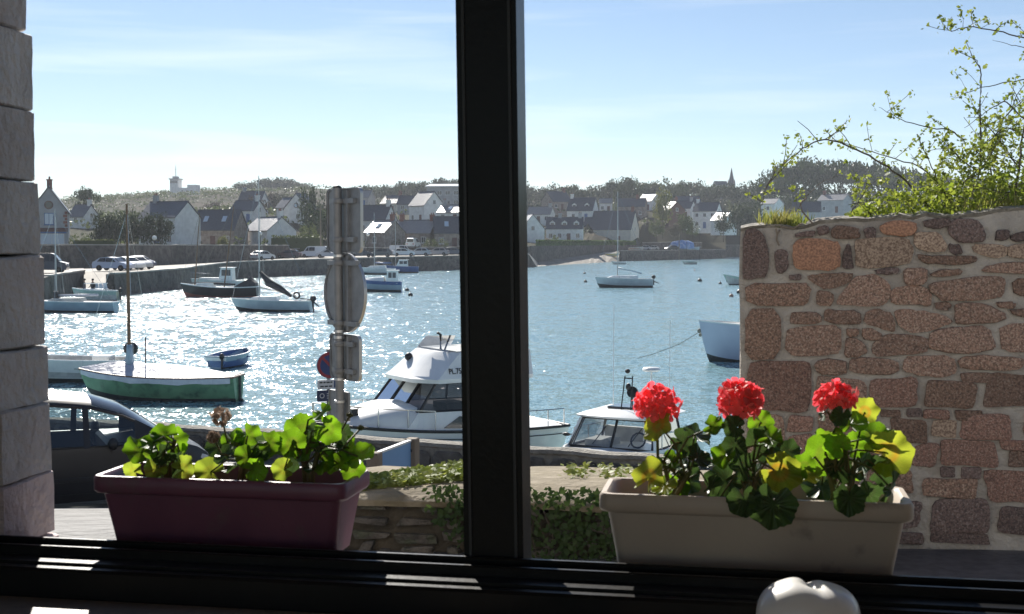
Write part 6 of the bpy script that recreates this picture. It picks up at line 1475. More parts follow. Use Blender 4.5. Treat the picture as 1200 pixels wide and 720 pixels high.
# ---- rooted grass tuft and growth on the wall top
M['grass'] = leafmat('grass_blades', (.15,.19,.05), (.22,.21,.08), 8, .4, .5, rand=.1, tc_=1.7, world=False)
def blades(mb, fn, n, h0, h1, wd=.006):
    for k in range(n):
        b_ = fn(); h = rnd(h0, h1)*rnd(.5, 1); a = rnd(0, 6.28); lean = rnd(.1, .6)*h; wv_ = Vector((rnd(-1, 1), rnd(-.4, .4), 0)).normalized()*wd
        m_ = b_+Vector((math.cos(a)*lean*.4, math.sin(a)*lean*.4, h*.6)); t_ = b_+Vector((math.cos(a)*lean, math.sin(a)*lean, h))
        mb.add([b_-wv_, b_+wv_, m_+wv_*.7, m_-wv_*.7, t_], [(0,1,2,3),(3,2,4)])
random.seed(61)
def wtop(px): x, z = wl(px, interp(px, topl)); return x, z
q = MB()
def f1(): x, z = wtop(random.gauss(919, 12)); return Vector((x, rnd(.02, .3), z))
blades(q, f1, 520, .05, .17, .005)
rr = thing('grass_tuft', 'yellow green grass tuft growing on left end of granite wall top', 'grass', (WP0.x, WP0.y, 0), FANG); stuff(q.build('foliage', M['grass'], rr, fix=False))
q = MB(); 
for pts in (((909,268),(911,275),(910,281),(913,288)),((911,275),(914,270)),((915,266),(930,268),(940,262)),((952,262),(940,248),(938,238),(945,232))): q.tube([Vector((wl(*p_)[0], -.01, wl(*p_)[1])) for p_ in pts], .006, 5)
q.build('root', M['post_wood'], rr)
# ---- shrub behind the wall
M['shrub'] = leafmat('hawthorn_leaves', (.11,.15,.035), (.17,.20,.05), 7, .5, .5, rand=.1, tc_=1.7, world=False)
M['shrub_bright'] = leafmat('bramble_leaves', (.14,.20,.035), (.20,.24,.055), 7, .5, .5, rand=.1, tc_=1.7, world=False)
M['twig'] = mat('thorny_twig', (.10,.085,.065), (.065,.055,.04), 12, .85)
sh = thing('hawthorn_shrub', 'sparse arching hawthorn shrub with small new leaves above granite wall', 'shrub', (WP0.x, WP0.y, 0), FANG)
def sp(px, py, off):
    v = Wi @ on_plane(px, py, WP0+FN*off, FN); return Vector((v.x, v.y, v.z))
BR = [([(1110,262),(1091,245),(1062,213),(1033,191),(1005,176),(979,166),(962,165),(945,172),(925,186),(910,205),(897,222),(894,240)], .55, .009, 1.5),
 ([(1125,262),(1105,222),(1077,196),(1040,184),(1005,172),(979,164)], .7, .007, 1.4), ([(1130,165),(1113,153),(1091,150),(1062,143),(1044,134),(1030,126)], .8, .006, .7),
 ([(1143,262),(1145,216),(1149,180),(1149,119),(1150,87),(1146,75),(1141,65)], .6, .009, .9), ([(1205,93),(1196,95),(1167,99),(1134,108),(1122,114),(1113,114)], .8, .005, .5),
 ([(1240,60),(1200,45),(1167,36),(1134,32),(1115,36),(1106,30),(1101,18)], .6, .006, .8), ([(1230,62),(1200,56),(1180,52),(1163,47)], .7, .004, .2), ([(1186,262),(1190,230),(1195,190),(1200,150),(1215,90),(1240,60)], .6, .012, .7),
 ([(1160,262),(1165,225),(1160,190),(1170,150),(1190,125),(1210,110)], .9, .009, 1.2), ([(1195,200),(1175,170),(1160,150),(1150,140),(1133,138)], .8, .006, 1.2), ([(1200,140),(1180,120),(1165,125),(1150,135),(1130,150)], .5, .006, 1.2),
 ([(1120,245),(1100,215),(1090,190),(1080,170),(1075,160)], .6, .006, 1), ([(1150,205),(1130,190),(1115,175),(1105,165),(1112,150)], .8, .006, 1.2), ([(1205,250),(1180,215),(1165,200),(1140,195)], .5, .007, 1.2), ([(1205,200),(1185,185),(1165,180),(1150,170)], .9, .006, 1.2),
 ([(990,258),(1004,240),(1016,222),(1030,208)], .4, .005, .6), ([(1075,258),(1060,235),(1040,222),(1015,215)], .6, .006, .9), ([(1100,258),(1115,225),(1135,210),(1150,200),(1175,160),(1205,135)], .5, .007, 1.2), ([(1170,262),(1185,240),(1200,225)], .4, .006, 1.2), ([(1060,262),(1052,240),(1050,225),(1055,205)], .7, .005, .9), ([(930,262),(935,245),(950,225),(965,212),(985,205)], .8, .004, .5), ([(1205,165),(1180,150),(1160,165),(1140,175),(1120,195)], .7, .006, 1.2)]
random.seed(62)
fo = MB(); fb = MB()
def sprig(p, s=1):
    for k in range(random.choice((4, 6, 7))):
        leafquad(fo, p+rdir()*rnd(.005, .042)*s, rnd(.012, .024)*s, (rdir()+Vector((0, -.5, .4))).normalized())
for pts, off, rad, dens in BR:
    P = [sp(px, py, off+rnd(-.05, .05)) for px, py in pts]; D = []
    for i in range(len(P)-1):
        k = 4
        for j in range(k):
            t = j/k; p0 = P[max(0, i-1)]; p1 = P[i]; p2 = P[i+1]; p3 = P[min(len(P)-1, i+2)]
            D.append(.5*((2*p1)+(p2-p0)*t+(2*p0-5*p1+4*p2-p3)*t*t+(3*p1-p0-3*p2+p3)*t*t*t)+rdir()*.006)
    D.append(P[-1]); bm_ = MB(); bm_.tube(D, [lerp(rad, rad*.25, i/(len(D)-1)) for i in range(len(D))], 5)
    for i in range(3, len(D)-1):
        if random.random() < .42*dens: sprig(D[i]+rdir()*.03)
        if random.random() < .34*dens:
            e = D[i]+Vector((rnd(-.16, .16), rnd(-.1, .1), rnd(.02, .2))); bm_.tube([D[i], D[i].lerp(e, .5)+rdir()*.015, e], [rad*.35, rad*.3, .002], 4)
            for tt in (.45, .75, 1): 
                if random.random() < .75: sprig(D[i].lerp(e, tt))
    bm_.build('branch', M['twig'], sh)
for k in range(620):      # the thicket at lower right
    px = rnd(1085, 1215); lim = interp(px, [(1085,205),(1110,165),(1140,150),(1170,130),(1215,105)]); py = lerp(lim, 258, random.random()**.7)
    sprig(sp(px, py, rnd(.35, 1.2)))
for k in range(170): sprig(sp(rnd(1000, 1100), rnd(205, 256)+0*k, rnd(.35, 1.0)), .9) if random.random() < .7 else None
stuff(fo.build('foliage', M['shrub'], sh, fix=False))
br_ = thing('bramble', 'bright low bramble growth trailing along the top of granite wall', 'bramble', (WP0.x, WP0.y, 0), FANG)
for k in range(1900):
    px = rnd(996, 1260); x, z = wtop(px); hh = interp(px, [(996,.05),(1030,.14),(1060,.18),(1110,.22),(1200,.30),(1260,.3)])
    leafquad(fb, Vector((x, rnd(.04, .6), z+rnd(.0, 1)*hh)), rnd(.014, .032), (rdir()+Vector((0, -.5, .8))).normalized())
stuff(fb.build('foliage', M['shrub_bright'], br_, fix=False))
q = MB()
for k in range(12):
    px = rnd(1000, 1220); x, z = wtop(px); q.tube([(x, .2, z), (x+rnd(-.15, .15), .15, z+.12), (x+rnd(-.3, .3), .1, z+rnd(.05, .3))], [.004, .003, .002], 4)
q.build('stem', M['twig'], br_)
gt = MB(); blades(gt, lambda: (lambda v: Vector((v[0], rnd(.05, .35), v[1])))(wtop(random.gauss(1165, 26))), 130, .08, .30, .004)
gq = thing('grass_tuft', 'long grass growing among brambles at right end of granite wall top', 'grass', (WP0.x, WP0.y, 0), FANG); stuff(gt.build('foliage', M['grass'], gq, fix=False))

# ============================================================ HOUSE FACADE, WINDOW, ROOM
Fm = Matrix.Translation(FO) @ Matrix.Rotation(FANG, 4, 'Z'); Fi = Fm.inverted()
def fs(px, py, t):
    """point on the plane parallel to the facade at offset t -> facade (s, t, z)"""
    return Fi @ on_plane(px, py, FO+FN*t, FN)
fac = thing('house_wall', 'granite wall of this house with bare stone jamb left of the window', 'house wall', FO, FANG)
M['facade'] = mat('facade_render', (.66,.62,.56), (.56,.52,.47), 2, .9, bump=.4, bscale=10)
M['jamb'] = mat('jamb_granite', (.60,.57,.54), (.47,.445,.42), 9, .9, bump=.8, bscale=42, rand=.12, c3=(.55,.49,.46), s3=2.5, detail=8)
w = MB()
w.bb(-5, -.40, .0, .24, 1.5, 8); w.bb(3.55, 6.0, .0, .24, 1.5, 8); w.bb(-.40, 3.55, .0, .24, 6.1, 8); w.bb(-.40, 3.55, .03, .20, 1.5, 4.18); w.build('wall_panel', M['facade'], fac)
w = MB(); w.hexa([(-.3, .02, 4.15), (3.5, .02, 4.15), (3.5, .27, 4.15), (-.3, .27, 4.15), (-.3, .02, 4.30), (3.5, .02, 4.30), (3.5, .27, 4.235), (-.3, .27, 4.235)]); w.build('outer_sill', M['jamb'], fac)
joints = [4.10, 4.30, 4.45, 4.617, 4.754, 4.97, 5.147, 5.315, 5.50, 5.70, 5.90, 6.12]; random.seed(70)
def rough_block(x0, x1, y0, y1, z0, z1, amp=.008, seed=0):
    bm = bmesh.new(); bmesh.ops.create_cube(bm, size=1)
    bmesh.ops.bevel(bm, geom=bm.edges[:], offset=.022, segments=1, affect='EDGES'); 
    bmesh.ops.subdivide_edges(bm, edges=bm.edges[:], cuts=3, use_grid_fill=True)
    m_ = MB(); vs = []
    for v in bm.verts:
        p_ = Vector(((v.co.x+.5)*(x1-x0)+x0, (v.co.y+.5)*(y1-y0)+y0, (v.co.z+.5)*(z1-z0)+z0)); nn = noise.noise_vector(p_*9+Vector((seed, 0, 0)))*amp+noise.noise_vector(p_*26+Vector((seed, 3, 0)))*amp*.5; p_ += nn; vs.append(p_)
    bm.verts.index_update(); m_.add(vs, [tuple(v.index for v in f.verts) for f in bm.faces]); bm.free(); return m_
def lean(z): return -(z-4.3)*.014
def leanj(z): return -(z-4.3)*.036
M['jamb_pink'] = mat('pink_jamb_granite', (.62,.53,.51), (.48,.405,.39), 9, .9, bump=.8, bscale=42, rand=.12, c3=(.56,.45,.44), s3=2.5, detail=8)
for k in range(len(joints)-1):
    z0, z1 = joints[k], joints[k+1]; lx = leanj((z0+z1)/2)
    rough_block(-.40, .012+lx-.018+rnd(-.003, .003), .004, .225+rnd(-.004, .012), z0+.001, z1-.001, .005, k*3.1).build('stone', M['jamb_pink' if z1 < 4.55 else 'jamb'], fac, 50)
# window: open black sliding window
M['frame_black'] = mat('black_lacquered_frame', (.006,.006,.006), (.009,.0085,.008), 5, .34, spec=.16, bump=.05, bscale=60)
win = thing('window_frame', 'black sliding window frame standing open with thick centre post', 'window', FO, FANG)
w = MB()
for t0, z in ((-.012, 4.345), (-.055, 4.338)): w.bbev(-.01, 3.5, t0-.005, t0+.009, 4.27, z, .003)
rail = w.build('track_rail', M['frame_black'], win)
w = MB(); w.bb(-.02, 3.5, -.112, .13, 4.20, 4.300); w.bb(-.02, 3.5, -.112, -.0, 4.300, 4.318); w.bbev(-.03, 3.5, -.145, -.113, 4.215, 4.312, .006); w.build('bottom_frame', M['frame_black'], win)
a = fs(540, 400, .002)[0]; b_ = fs(610, 400, .002)[0]; zc_ = fs(541, 400, .002)[2]
def leanbox(mb, s0, s1, t0, t1, z0, z1): 
    l0, l1 = lean(z0)-lean(zc_), lean(z1)-lean(zc_); mb.hexa([(s0+l0, t0, z0), (s1+l0, t0, z0), (s1+l0, t1, z0), (s0+l0, t1, z0), (s0+l1, t0, z1), (s1+l1, t0, z1), (s1+l1, t1, z1), (s0+l1, t1, z1)])
w = MB(); leanbox(w, a, b_, .002, .06, 4.302, 6.1); w.build('centre_post', M['frame_black'], win)
w = MB(); leanbox(w, a+.004, b_-.004, .062, .125, 4.302, 6.1); w.build('sash_stile', M['frame_black'], win)
w = MB()
for q_ in (a+.012, b_-.018): leanbox(w, q_, q_+.006, -.0025, .0018, 4.303, 6.1)
w.build('rubber_seal', M['black'], win)
w = MB(); w.bb(-.06, -.017, -.145, .0, 4.323, 6.1); w.build('left_stile', M['frame_black'], win); w = MB(); w.bb(3.45, 3.53, -.145, .0, 4.323, 6.1); w.build('right_stile', M['frame_black'], win)
w = MB(); w.bb(-.06, 3.53, -.145, .0, 6.103, 6.2); w.build('head_frame', M['frame_black'], win)
# room
M['room_wall'] = mat('cream_room_wall', (.74,.70,.62), (.70,.65,.57), 1, .8); M['room_floor'] = mat('dark_floor_boards', (.42,.30,.20), (.34,.24,.16), 3, .5, stretch=(.3, 4, 1)); M['ledge'] = mat('dark_window_ledge', (.16,.125,.095), (.11,.085,.065), 4, .5, bump=.1, bscale=40)
def room(nm, bx, m):
    q = MB(); q.bb(*bx); q.v = [tuple(Fm @ Vector(v)) for v in q.v]; return struct(q.build(nm, M[m]))
room('floor', (-3.2, 5.2, -5, -.148, 3.3, 3.4), 'room_floor'); room('ceiling', (-3.2, 5.2, -5, -.148, 6.6, 6.7), 'room_wall')
room('wall_left', (-3.3, -3.202, -5, -.003, 3.4, 6.6), 'room_wall'); room('wall_right', (5.202, 5.3, -5, -.003, 3.4, 6.6), 'room_wall')
q = MB()      # unseen back wall; wide opening added so sky light fills the room
for bx in ((-3.2, -2.6, 3.4, 6.6), (2.6, 5.2, 3.4, 6.6), (-2.6, 2.6, 6.45, 6.6), (-2.6, 2.6, 3.4, 3.95), (-.05, .05, 3.95, 6.45)): q.bb(bx[0], bx[1], -5.15, -5.002, bx[2], bx[3])
q.v = [tuple(Fm @ Vector(v)) for v in q.v]; struct(q.build('wall_back', M['room_wall']))
q = MB(); q.bb(-3.2, -.063, -.147, -.003, 3.4, 6.6); q.bb(3.533, 5.2, -.147, -.003, 3.4, 6.6); q.bb(-.06, 3.53, -.147, -.003, 6.203, 6.6); q.bb(-.06, 3.53, -.147, -.003, 3.4, 4.197); q.v = [tuple(Fm @ Vector(v)) for v in q.v]; struct(q.build('wall_front', M['room_wall']))
q = MB(); q.bbev(-.3, 3.7, -.62, -.149, 4.21, 4.252, .006); q.v = [tuple(Fm @ Vector(v)) for v in q.v]; led = struct(q.build('window_ledge', M['ledge']))

# ============================================================ PLANTERS
def rloop(s0, s1, t0, t1, z, rad, n=5):
    out = []
    for cx, cy, a0 in ((s1-rad, t1-rad, 0), (s0+rad, t1-rad, 90), (s0+rad, t0+rad, 180), (s1-rad, t0+rad, 270)):
        for k in range(n+1): a_ = R(a0+90*k/n); out.append((cx+rad*math.cos(a_), cy+rad*math.sin(a_), z))
    return out
M['soil'] = mat('dark_potting_soil', (.05,.038,.03), (.025,.02,.016), 30, .95, bump=.8, bscale=60)
def planter(label, s0, s1, t0, t1, zb, zt, m, taper=.028):
    r = thing('planter', label, 'planter', FO, FANG); w = MB(); rim = .038
    L_ = []
    def lp_(ins, z, rad=.022): L_.append(rloop(s0+ins, s1-ins, t0+ins, t1-ins, z, rad))
    lp_(taper+.018, zb, .015); lp_(taper+.010, zb+.006, .02)
    for k in range(1, 5): lp_(taper+.010-(taper)*k/4*.75, lerp(zb+.006, zt-rim-.004, k/4))
    lp_(.004, zt-rim, .024); lp_(0, zt-rim+.006, .024); lp_(0, zt-.006, .024); lp_(.004, zt, .022); lp_(.014, zt, .02); lp_(.020, zt-.006, .018); lp_(.036, zt-.05, .015)
    w.loft(L_, True, False); w.build('box', M[m], r, 40)
    s_ = MB(); so = rloop(s0+.031, s1-.031, t0+.031, t1-.031, zt-.032, .012); c_ = [((s0+s1)/2, (t0+t1)/2, zt-.022)]
    s_.add(so+c_, [(i, (i+1) % len(so), len(so)) for i in range(len(so))]); s_.build('soil', M['soil'], r)
    for x in (s0+.075, s1-.075):
        for y in (t0+.06, t1-.06):
            zs_ = 4.30-.26*(y-.02)-.01; f_ = MB(); f_.lathe([(.016, zs_), (.018, zb-.002)], 10, (x, y, 0)); f_.build('foot', M['foot'], r)
    return r
M['foot'] = mat('pale_plastic_foot', (.55,.52,.48), rough=.5)
M['maroon'] = mat('maroon_plastic', (.19,.066,.10), (.145,.048,.078), 6, .42, spec=.45, bump=.06, bscale=120, c3=(.155,.075,.09), s3=14, c3r=(.58,.70))
M['beige'] = mat('beige_plastic', (.47,.39,.305), (.42,.345,.27), 5, .5, spec=.4, bump=.05, bscale=120, c3=(.13,.115,.095), s3=7, c3r=(.60,.70))
T0 = .035
sA, sB = fs(105, 560, T0)[0], fs(404, 563, T0)[0]; zt1 = (fs(105, 561, T0)[2]+fs(404, 566, T0)[2])/2
planter('maroon plastic window box of flowerless geraniums on the left of sill', sA, sB, T0, T0+.205, 4.303, zt1, 'maroon')
sC, sD = fs(701, 579, T0)[0], fs(1073, 592, T0)[0]; zt2 = (fs(701, 579, T0)[2]+fs(1073, 592, T0)[2])/2
planter('beige plastic window box of red geraniums on the right of sill', sC, sD, T0, T0+.20, 4.303, zt2, 'beige')

# ============================================================ GERANIUMS
M['gl'] = leafmat('geranium_leaf', (.095,.19,.024), (.070,.15,.018), 18, .55, .42, rand=.18, tc_=2.3, zone=((.09,.075,.022), .35), world=False)
M['gl_y'] = leafmat('yellowing_geranium_leaf', (.21,.245,.040), (.17,.215,.035), 18, .58, .45, rand=.12, tc_=2.0, zone=((.36,.17,.04), .55), world=False)
M['gl_l'] = leafmat('lime_green_geranium_leaf', (.20,.26,.045), (.16,.23,.04), 18, .58, .45, rand=.12, tc_=2.1, zone=((.20,.17,.03), .4), world=False)
M['gl_d'] = leafmat('shade_toned_geranium_leaf', (.055,.10,.03), (.042,.08,.024), 18, .28, .42, rand=.18, tc_=1.6, zone=((.04,.04,.02), .4), world=False)  # darker leaf green: shade on turned leaves put into the colour
M['gstem'] = leafmat('geranium_stem', (.10,.12,.04), (.13,.11,.05), 20, .15, .5, rand=.05, world=False)
M['petal'] = leafmat('scarlet_petal', (.92,.27,.22), (.80,.14,.12), 30, .42, .5, rand=.28, tc_=1.25, world=False)
M['dry'] = leafmat('dry_flower', (.42,.33,.25), (.30,.23,.17), 30, .3, .8, rand=.2, tc_=1.2, world=False)
for nme in ('gl', 'gl_y', 'gl_l', 'gl_d'):      # radial veins as fine relief
    t = M[nme].node_tree; l = t.links.new; b = t.nodes['Principled BSDF']; tcn = N(t, 'ShaderNodeTexCoord'); sx = N(t, 'ShaderNodeSeparateXYZ'); l(tcn.outputs['Object'], sx.inputs[0])
    at2 = N(t, 'ShaderNodeMath', operation='ARCTAN2'); l(sx.outputs[1], at2.inputs[0]); l(sx.outputs[0], at2.inputs[1]); mu = N(t, 'ShaderNodeMath', operation='MULTIPLY'); mu.inputs[1].default_value = 7; l(at2.outputs[0], mu.inputs[0])
    cs = N(t, 'ShaderNodeMath', operation='COSINE'); l(mu.outputs[0], cs.inputs[0]); pw = N(t, 'ShaderNodeMath', operation='POWER'); ab = N(t, 'ShaderNodeMath', operation='ABSOLUTE'); l(cs.outputs[0], ab.inputs[0]); l(ab.outputs[0], pw.inputs[0]); pw.inputs[1].default_value = 6
    bp = N(t, 'ShaderNodeBump'); bp.inputs['Strength'].default_value = .5; bp.inputs['Distance'].default_value = .05; l(pw.outputs[0], bp.inputs['Height']); l(bp.outputs['Normal'], b.inputs['Normal'])
def leaf_mesh(seed):
    random.seed(seed); m = MB(); n = 44; rings = 5; cup = rnd(.02, .34); wv = rnd(.08, .19); ph = rnd(0, 6); fold = rnd(-.15, .30)
    m.v.append((0, 0, 0))
    for k in range(1, rings+1):
        q = k/rings
        for i in range(n):
            th = -math.pi+2*math.pi*i/n
            r_ = (.78+.22*math.cos(th*.5))*(1-.80*math.exp(-((math.pi-abs(th))/.24)**2))
            r_ *= 1+(.055*math.cos(th*7)+.028*math.cos(th*21+1))*q
            r_ *= q; x, y = r_*math.cos(th), r_*math.sin(th)
            z = cup*r_*r_-.05*r_+wv*math.sin(5*th+ph)*q**2.2+fold*abs(y)*.8*r_+.05*noise.noise((x*3, y*3, seed)); m.v.append((x, y, z))
    for i in range(n): m.f.append((0, 1+i, 1+(i+1) % n)); m.m.append(0)
    for k in range(rings-1):
        for i in range(n): a = 1+k*n; m.f.append((a+i, a+n+i, a+n+(i+1) % n, a+(i+1) % n)); m.m.append(0)
    me = m.mesh('leaf', M['gl']); me.polygons.foreach_set('use_smooth', [True]*len(me.polygons)); me.update(); return me
LEAF = {}
for k in ('gl', 'gl_y', 'gl_l', 'gl_d'):
    LEAF[k] = []
    for s in range(6): me = leaf_mesh(80+s); me.materials.clear(); me.materials.append(M[k]); LEAF[k].append(me)
def floret_mesh(seed):
    random.seed(seed); m = MB()
    for k in range(5):
        a = k*1.2566+rnd(-.15, .15); tl = rnd(.0, .55); w_ = rnd(.40, .5); ca, sa = math.cos(a), math.sin(a); pr = [(0, 0, 0), (.40, -.24, .10), (.40, .24, .10), (.80, -w_, .12+tl*.4), (.86, 0, .22+tl*.45), (.80, w_, .12+tl*.4), (1.06, -.26, .16+tl*.6), (1.12, .0, .14+tl*.62), (1.06, .26, .16+tl*.6)]
        m.add([(x*ca-y*sa, x*sa+y*ca, z) for x, y, z in pr], [(0,1,2),(1,3,4),(1,4,2),(2,4,5),(3,6,4),(4,6,7),(4,7,8),(4,8,5)])
    me = m.mesh('floret', M['petal']); me.polygons.foreach_set('use_smooth', [True]*len(me.polygons)); me.update(); return me
FLOR = [floret_mesh(90+i) for i in range(4)]
TOCAM = Vector((0, -1, .1))
def geranium(label, base, leaves, flowers=(), buds=(), dry=(), seed=0, grp=None):
    """base (px, py); leaves (px, py, size px, kind); all placed in facade coordinates at depth offsets inside the box"""
    random.seed(seed); tb = T0+.10; b0 = fs(base[0], base[1], tb); r = thing('geranium', label, 'geranium', Fm @ b0, FANG); st = MB()
    tips = []
    for k in range(3):
        a_ = rnd(0, 6.28); h = rnd(.05, .10); tp = Vector((rnd(-.05, .05), rnd(-.03, .03), h)); st.tube([(rnd(-.015, .015), rnd(-.015, .015), -.045), tp*.5+rdir()*.008, tp], [.006, .0055, .005], 6); tips.append(tp)
    for px, py, sz, kd in leaves:
        t = tb+rnd(-.075, .06); 
        if kd == 'h': t = T0-.03
        p_ = fs(px, py, t)-b0; scale_px = F/(Fm @ (p_+b0)).y; rad = sz/scale_px*.5*.95
        mk = {'y': 'gl_y', 'l': 'gl_l', 'g': 'gl', 'd': 'gl_d', 'h': 'gl_d', 'w': 'gl'}[kd]; me = random.choice(LEAF[mk])
        up = Vector((0, 0, 1))
        if kd in 'ygl': nrm = (Vector((0, -.85, .45))+rdir()*.55).normalized()
        elif kd == 'h': nrm = (Vector((0, -1, .25))+rdir()*.2).normalized()
        elif kd == 'w': nrm = (Vector((0, .45, .9))+rdir()*.25).normalized()
        else: nrm = (Vector((0, -.55, .6))+rdir()*.85).normalized()
        # leaf lies from its petiole joint outwards: aim its tip away from the plant and down a little
        tip = Vector((p_.x*1.2+rnd(-.05, .05), rnd(-.06, .02), rnd(-.05, .09)-.02)); 
        if kd == 'h': tip = Vector((rnd(-.03, .03), -.02, -.08))
        tip = (tip-nrm*tip.dot(nrm))
        if tip.length < 1e-4: tip = nrm.orthogonal()
        tip.normalize(); ax_ = nrm.cross(tip); Mx = Matrix((tip, ax_, nrm)).transposed().to_4x4()
        o = put('leaf', me, r); o.matrix_local = Matrix.Translation(p_-tip*rad*.2) @ Mx @ Matrix.Diagonal((rad, rad*rnd(.92, 1.1), rad, 1))
        j = p_-tip*rad*.2; s0 = random.choice(tips); st.tube([s0*rnd(.4, 1), s0.lerp(j, .5)+Vector((0, 0, .012)), j-nrm*.002], [.0028, .0024, .002], 5)
    for px, py, w_, h_ in flowers:
        p_ = fs(px, py, tb)-b0; sc_ = F/(Fm @ (p_+b0)).y; rw, rh = w_/sc_/2, h_/sc_/2; fr = .0195
        hd = MB(); neck = p_+Vector((0, 0, -rh*.75)); st.tube([random.choice(tips)*.6, Vector((neck.x*.9, 0, neck.z*.5)), neck], [.004, .0036, .0034], 7)
        dirs = []
        nf = {101: 30, 102: 38, 103: 26}[seed]
        for k in range(nf):
            z_ = 1-(k+.5)/nf*1.5; ph_ = k*2.39996; q_ = math.sqrt(max(0, 1-z_*z_)); dirs.append(Vector((q_*math.cos(ph_), q_*math.sin(ph_), z_-(.25*q_*q_ if seed == 101 else 0)))*(rnd(.70, 1.02)+.16*noise.noise((q_*math.cos(ph_)*2.2, q_*math.sin(ph_)*2.2, z_*2+seed))))
        for dv in dirs: e_ = p_+Vector((dv.x*(rw-fr)*.86, dv.y*(rw-fr)*.8, dv.z*(rh-fr*.6)*.86)); hd.tube([neck, e_], [.0012, .001], 3)
        ho = hd.build('flower_head', M['gstem'], r)
        for dv in dirs:
            e_ = p_+Vector((dv.x*(rw-fr*.8), dv.y*(rw-fr*.8)*.9, dv.z*(rh-fr*.4)))+rdir()*.003; n2 = (dv+rdir()*.45).normalized(); a1 = n2.orthogonal().normalized(); a2 = n2.cross(a1); th = rnd(0, 6.28); u_ = a1*math.cos(th)+a2*math.sin(th)
            o = put('floret', random.choice(FLOR), ho); s_ = fr*rnd(.8, 1.12); o.matrix_local = Matrix.Translation(e_) @ Matrix((u_, n2.cross(u_), n2)).transposed().to_4x4() @ Matrix.Diagonal((s_, s_, s_, 1))
    for px, py, w_ in buds:
        p_ = fs(px, py, tb+rnd(-.03, .03))-b0; bd = MB()
        for k in range(16): dv = rdir(); dv.z = abs(dv.z)*.7; bd.ball(p_+dv*w_*.5, (w_*.16, w_*.16, w_*.22), 6, 4)
        bd.ball(p_, w_*.42, 8, 6); bd.build('bud', M['gstem'], r, True); st.tube([random.choice(tips), Vector((p_.x*.6, 0, p_.z*.6)), p_], [.003, .0026, .0024], 5)
    for px, py, w_ in dry:
        p_ = fs(px, py, tb)-b0; dm = MB()
        for k in range(90):
            dv = rdir(); leafquad(dm, p_+Vector((dv.x*w_, dv.y*w_, dv.z*w_*.9))*rnd(.55, 1), rnd(.006, .013), (dv+rdir()*.7).normalized())
        dm.build('dry_flower_head', M['dry'], r, fix=False); st.tube([random.choice(tips), Vector((p_.x*.7, 0, p_.z*.6)), p_], [.003, .0026, .0024], 5)
    st.build('stem', M['gstem'], r, True)
    return r
geranium('geranium with drooping red flower head at left end of beige box', (783, 582), [(772,502,44,'y'),(762,555,50,'y'),(802,520,40,'d'),(818,512,44,'d'),(808,560,46,'d'),(792,570,40,'g'),(828,545,36,'d'),(778,572,38,'l'),(838,500,30,'g'),(785,540,34,'g'),(820,535,36,'d'),(800,545,34,'d'),(835,570,40,'d')],
 [(770,473,64,46)], seed=101)
geranium('geranium with full round red flower head in middle of beige box', (880, 586), [(847,566,54,'d'),(893,497,34,'g'),(848,535,40,'g'),(905,597,62,'h'),(872,590,44,'h'),(918,556,58,'y'),(893,520,46,'d'),(910,538,42,'d'),(858,500,32,'d'),(885,555,38,'d'),(925,530,36,'d'),(862,520,36,'d'),(868,548,40,'d'),(900,575,44,'d'),(835,592,34,'d'),(905,515,36,'g'),(852,590,36,'d')],
 [(867,471,62,54)], seed=102)
geranium('geranium with flat topped red flower head and big yellow leaf in beige box', (988, 588), [(963,530,60,'g'),(997,494,42,'g'),(1015,480,36,'y'),(968,484,30,'d'),(970,508,36,'w'),(1046,530,66,'y'),(1028,515,52,'g'),(1012,543,42,'d'),(985,552,42,'d'),(1020,575,46,'d'),(1046,570,46,'d'),(995,588,46,'h'),(960,572,46,'d'),(1000,562,36,'w'),(945,558,40,'l'),(980,520,36,'g'),(1035,550,40,'d'),(1003,520,36,'g'),(968,592,40,'w'),(940,545,34,'g'),(985,490,30,'d')],
 [(980,467,58,40)], seed=103)
geranium('leafy geranium without flowers at left end of maroon box', (198, 562), [(163,527,46,'g'),(190,510,38,'g'),(200,519,42,'g'),(212,538,36,'g'),(180,545,40,'d'),(200,540,38,'d'),(155,551,28,'l'),(182,552,32,'l'),(217,550,36,'l'),(175,520,34,'g'),(192,530,34,'d'),(206,552,34,'d')], seed=104)
geranium('geranium with withered pale flower head in middle of maroon box', (282, 564), [(255,522,34,'d'),(275,515,36,'g'),(292,513,36,'g'),(300,538,38,'d'),(243,552,42,'l'),(265,532,34,'d'),(310,525,32,'d'),(318,520,34,'g'),(288,535,36,'g'),(275,548,36,'d'),(302,550,34,'g')], dry=[(260,489,.026),(250,512,.014)], seed=105)
geranium('tall leafy geranium with two closed buds at right end of maroon box', (365, 566), [(378,484,30,'g'),(352,510,54,'g'),(328,523,44,'g'),(345,540,38,'d'),(387,505,40,'g'),(390,527,42,'d'),(400,542,42,'g'),(424,534,46,'g'),(410,528,36,'g'),(330,550,32,'l'),(370,548,38,'d'),(360,528,42,'g'),(402,513,36,'d'),(340,518,38,'g'),(382,540,36,'g'),(372,512,36,'d'),(415,548,36,'g')], buds=[(410,487,.014),(423,502,.014)], seed=106)

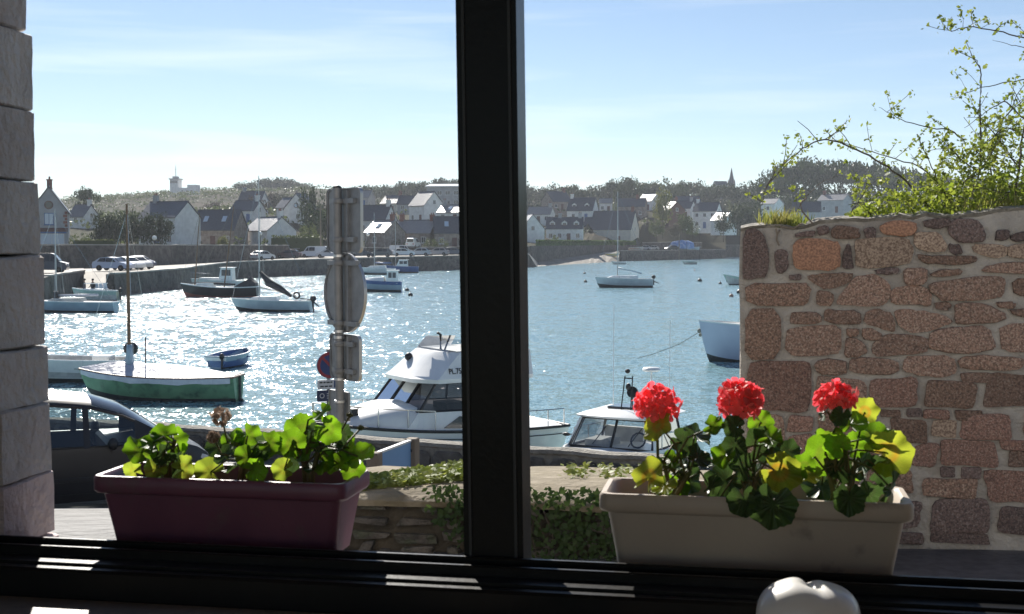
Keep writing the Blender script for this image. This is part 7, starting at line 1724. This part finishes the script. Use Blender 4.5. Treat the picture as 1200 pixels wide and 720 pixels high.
# ============================================================ WHITE CERAMIC KNOT on the ledge
M['ceramic'] = mat('white_glazed_ceramic', (.74,.72,.68), (.66,.64,.60), 6, .35, coat=.2, c3=(.45,.42,.38), s3=9)
kp = fs(947, 702, -.26); zt_k = fs(947, 680, -.26)[2]; r = thing('ceramic_ornament', 'white ceramic two lobed ornament on the window ledge at bottom right', 'ornament', Fm @ Vector((kp.x, -.27, 4.253)), FANG)
bm = bmesh.new(); bmesh.ops.create_icosphere(bm, subdivisions=5, radius=1)
Hk = zt_k-4.253
for v in bm.verts:
    x, y, z = v.co; e = 2.6; rr = (abs(x)**e+abs(y)**e+abs(z)**e)**(-1/e); x, y, z = x*rr, y*rr, z*rr
    cx = .10; groove = math.exp(-((x-cx+.25*y)/.13)**2)*(.16 if z > 0 else .02)*(.35+.65*sstep(-.9, .5, y))
    z2 = z-groove*max(0, z); 
    z2 += .06*math.exp(-((x-.45)/.4)**2)*max(0, z)*-.4+.05*math.exp(-((x+.2)/.3)**2)*max(0, z)
    dim = math.exp(-(((x+.02)/.14)**2+((y+.05)/.26)**2))*max(0, z)*.12
    v.co = (x*.092, y*.075, (z2-dim+1)*Hk/2)
me = bpy.data.meshes.new('body'); bm.to_mesh(me); bm.free(); me.materials.append(M['ceramic']); me.polygons.foreach_set('use_smooth', [True]*len(me.polygons)); put('body', me, r)
s_ = MB(); s_.lathe([(.02, -.004), (.045, 0), (.05, .004)], 16, (0, 0, .003)); s_.build('base_ring', M['ceramic'], r, True)

# ============================================================ HAZE
hz = MB(); hz.bb(-1400, 1400, -60, 1500, -4, 95)
hm = bpy.data.materials.new('haze'); hm.use_nodes = True; t = hm.node_tree; t.nodes.clear(); ho = N(t, 'ShaderNodeOutputMaterial'); pv = N(t, 'ShaderNodeVolumePrincipled')
pv.inputs['Color'].default_value = (.86, .91, 1, 1); pv.inputs['Density'].default_value = .00022; pv.inputs['Anisotropy'].default_value = .2; t.links.new(pv.outputs[0], ho.inputs['Volume'])
stuff(hz.build('haze', hm))
bpy.context.view_layer.update()
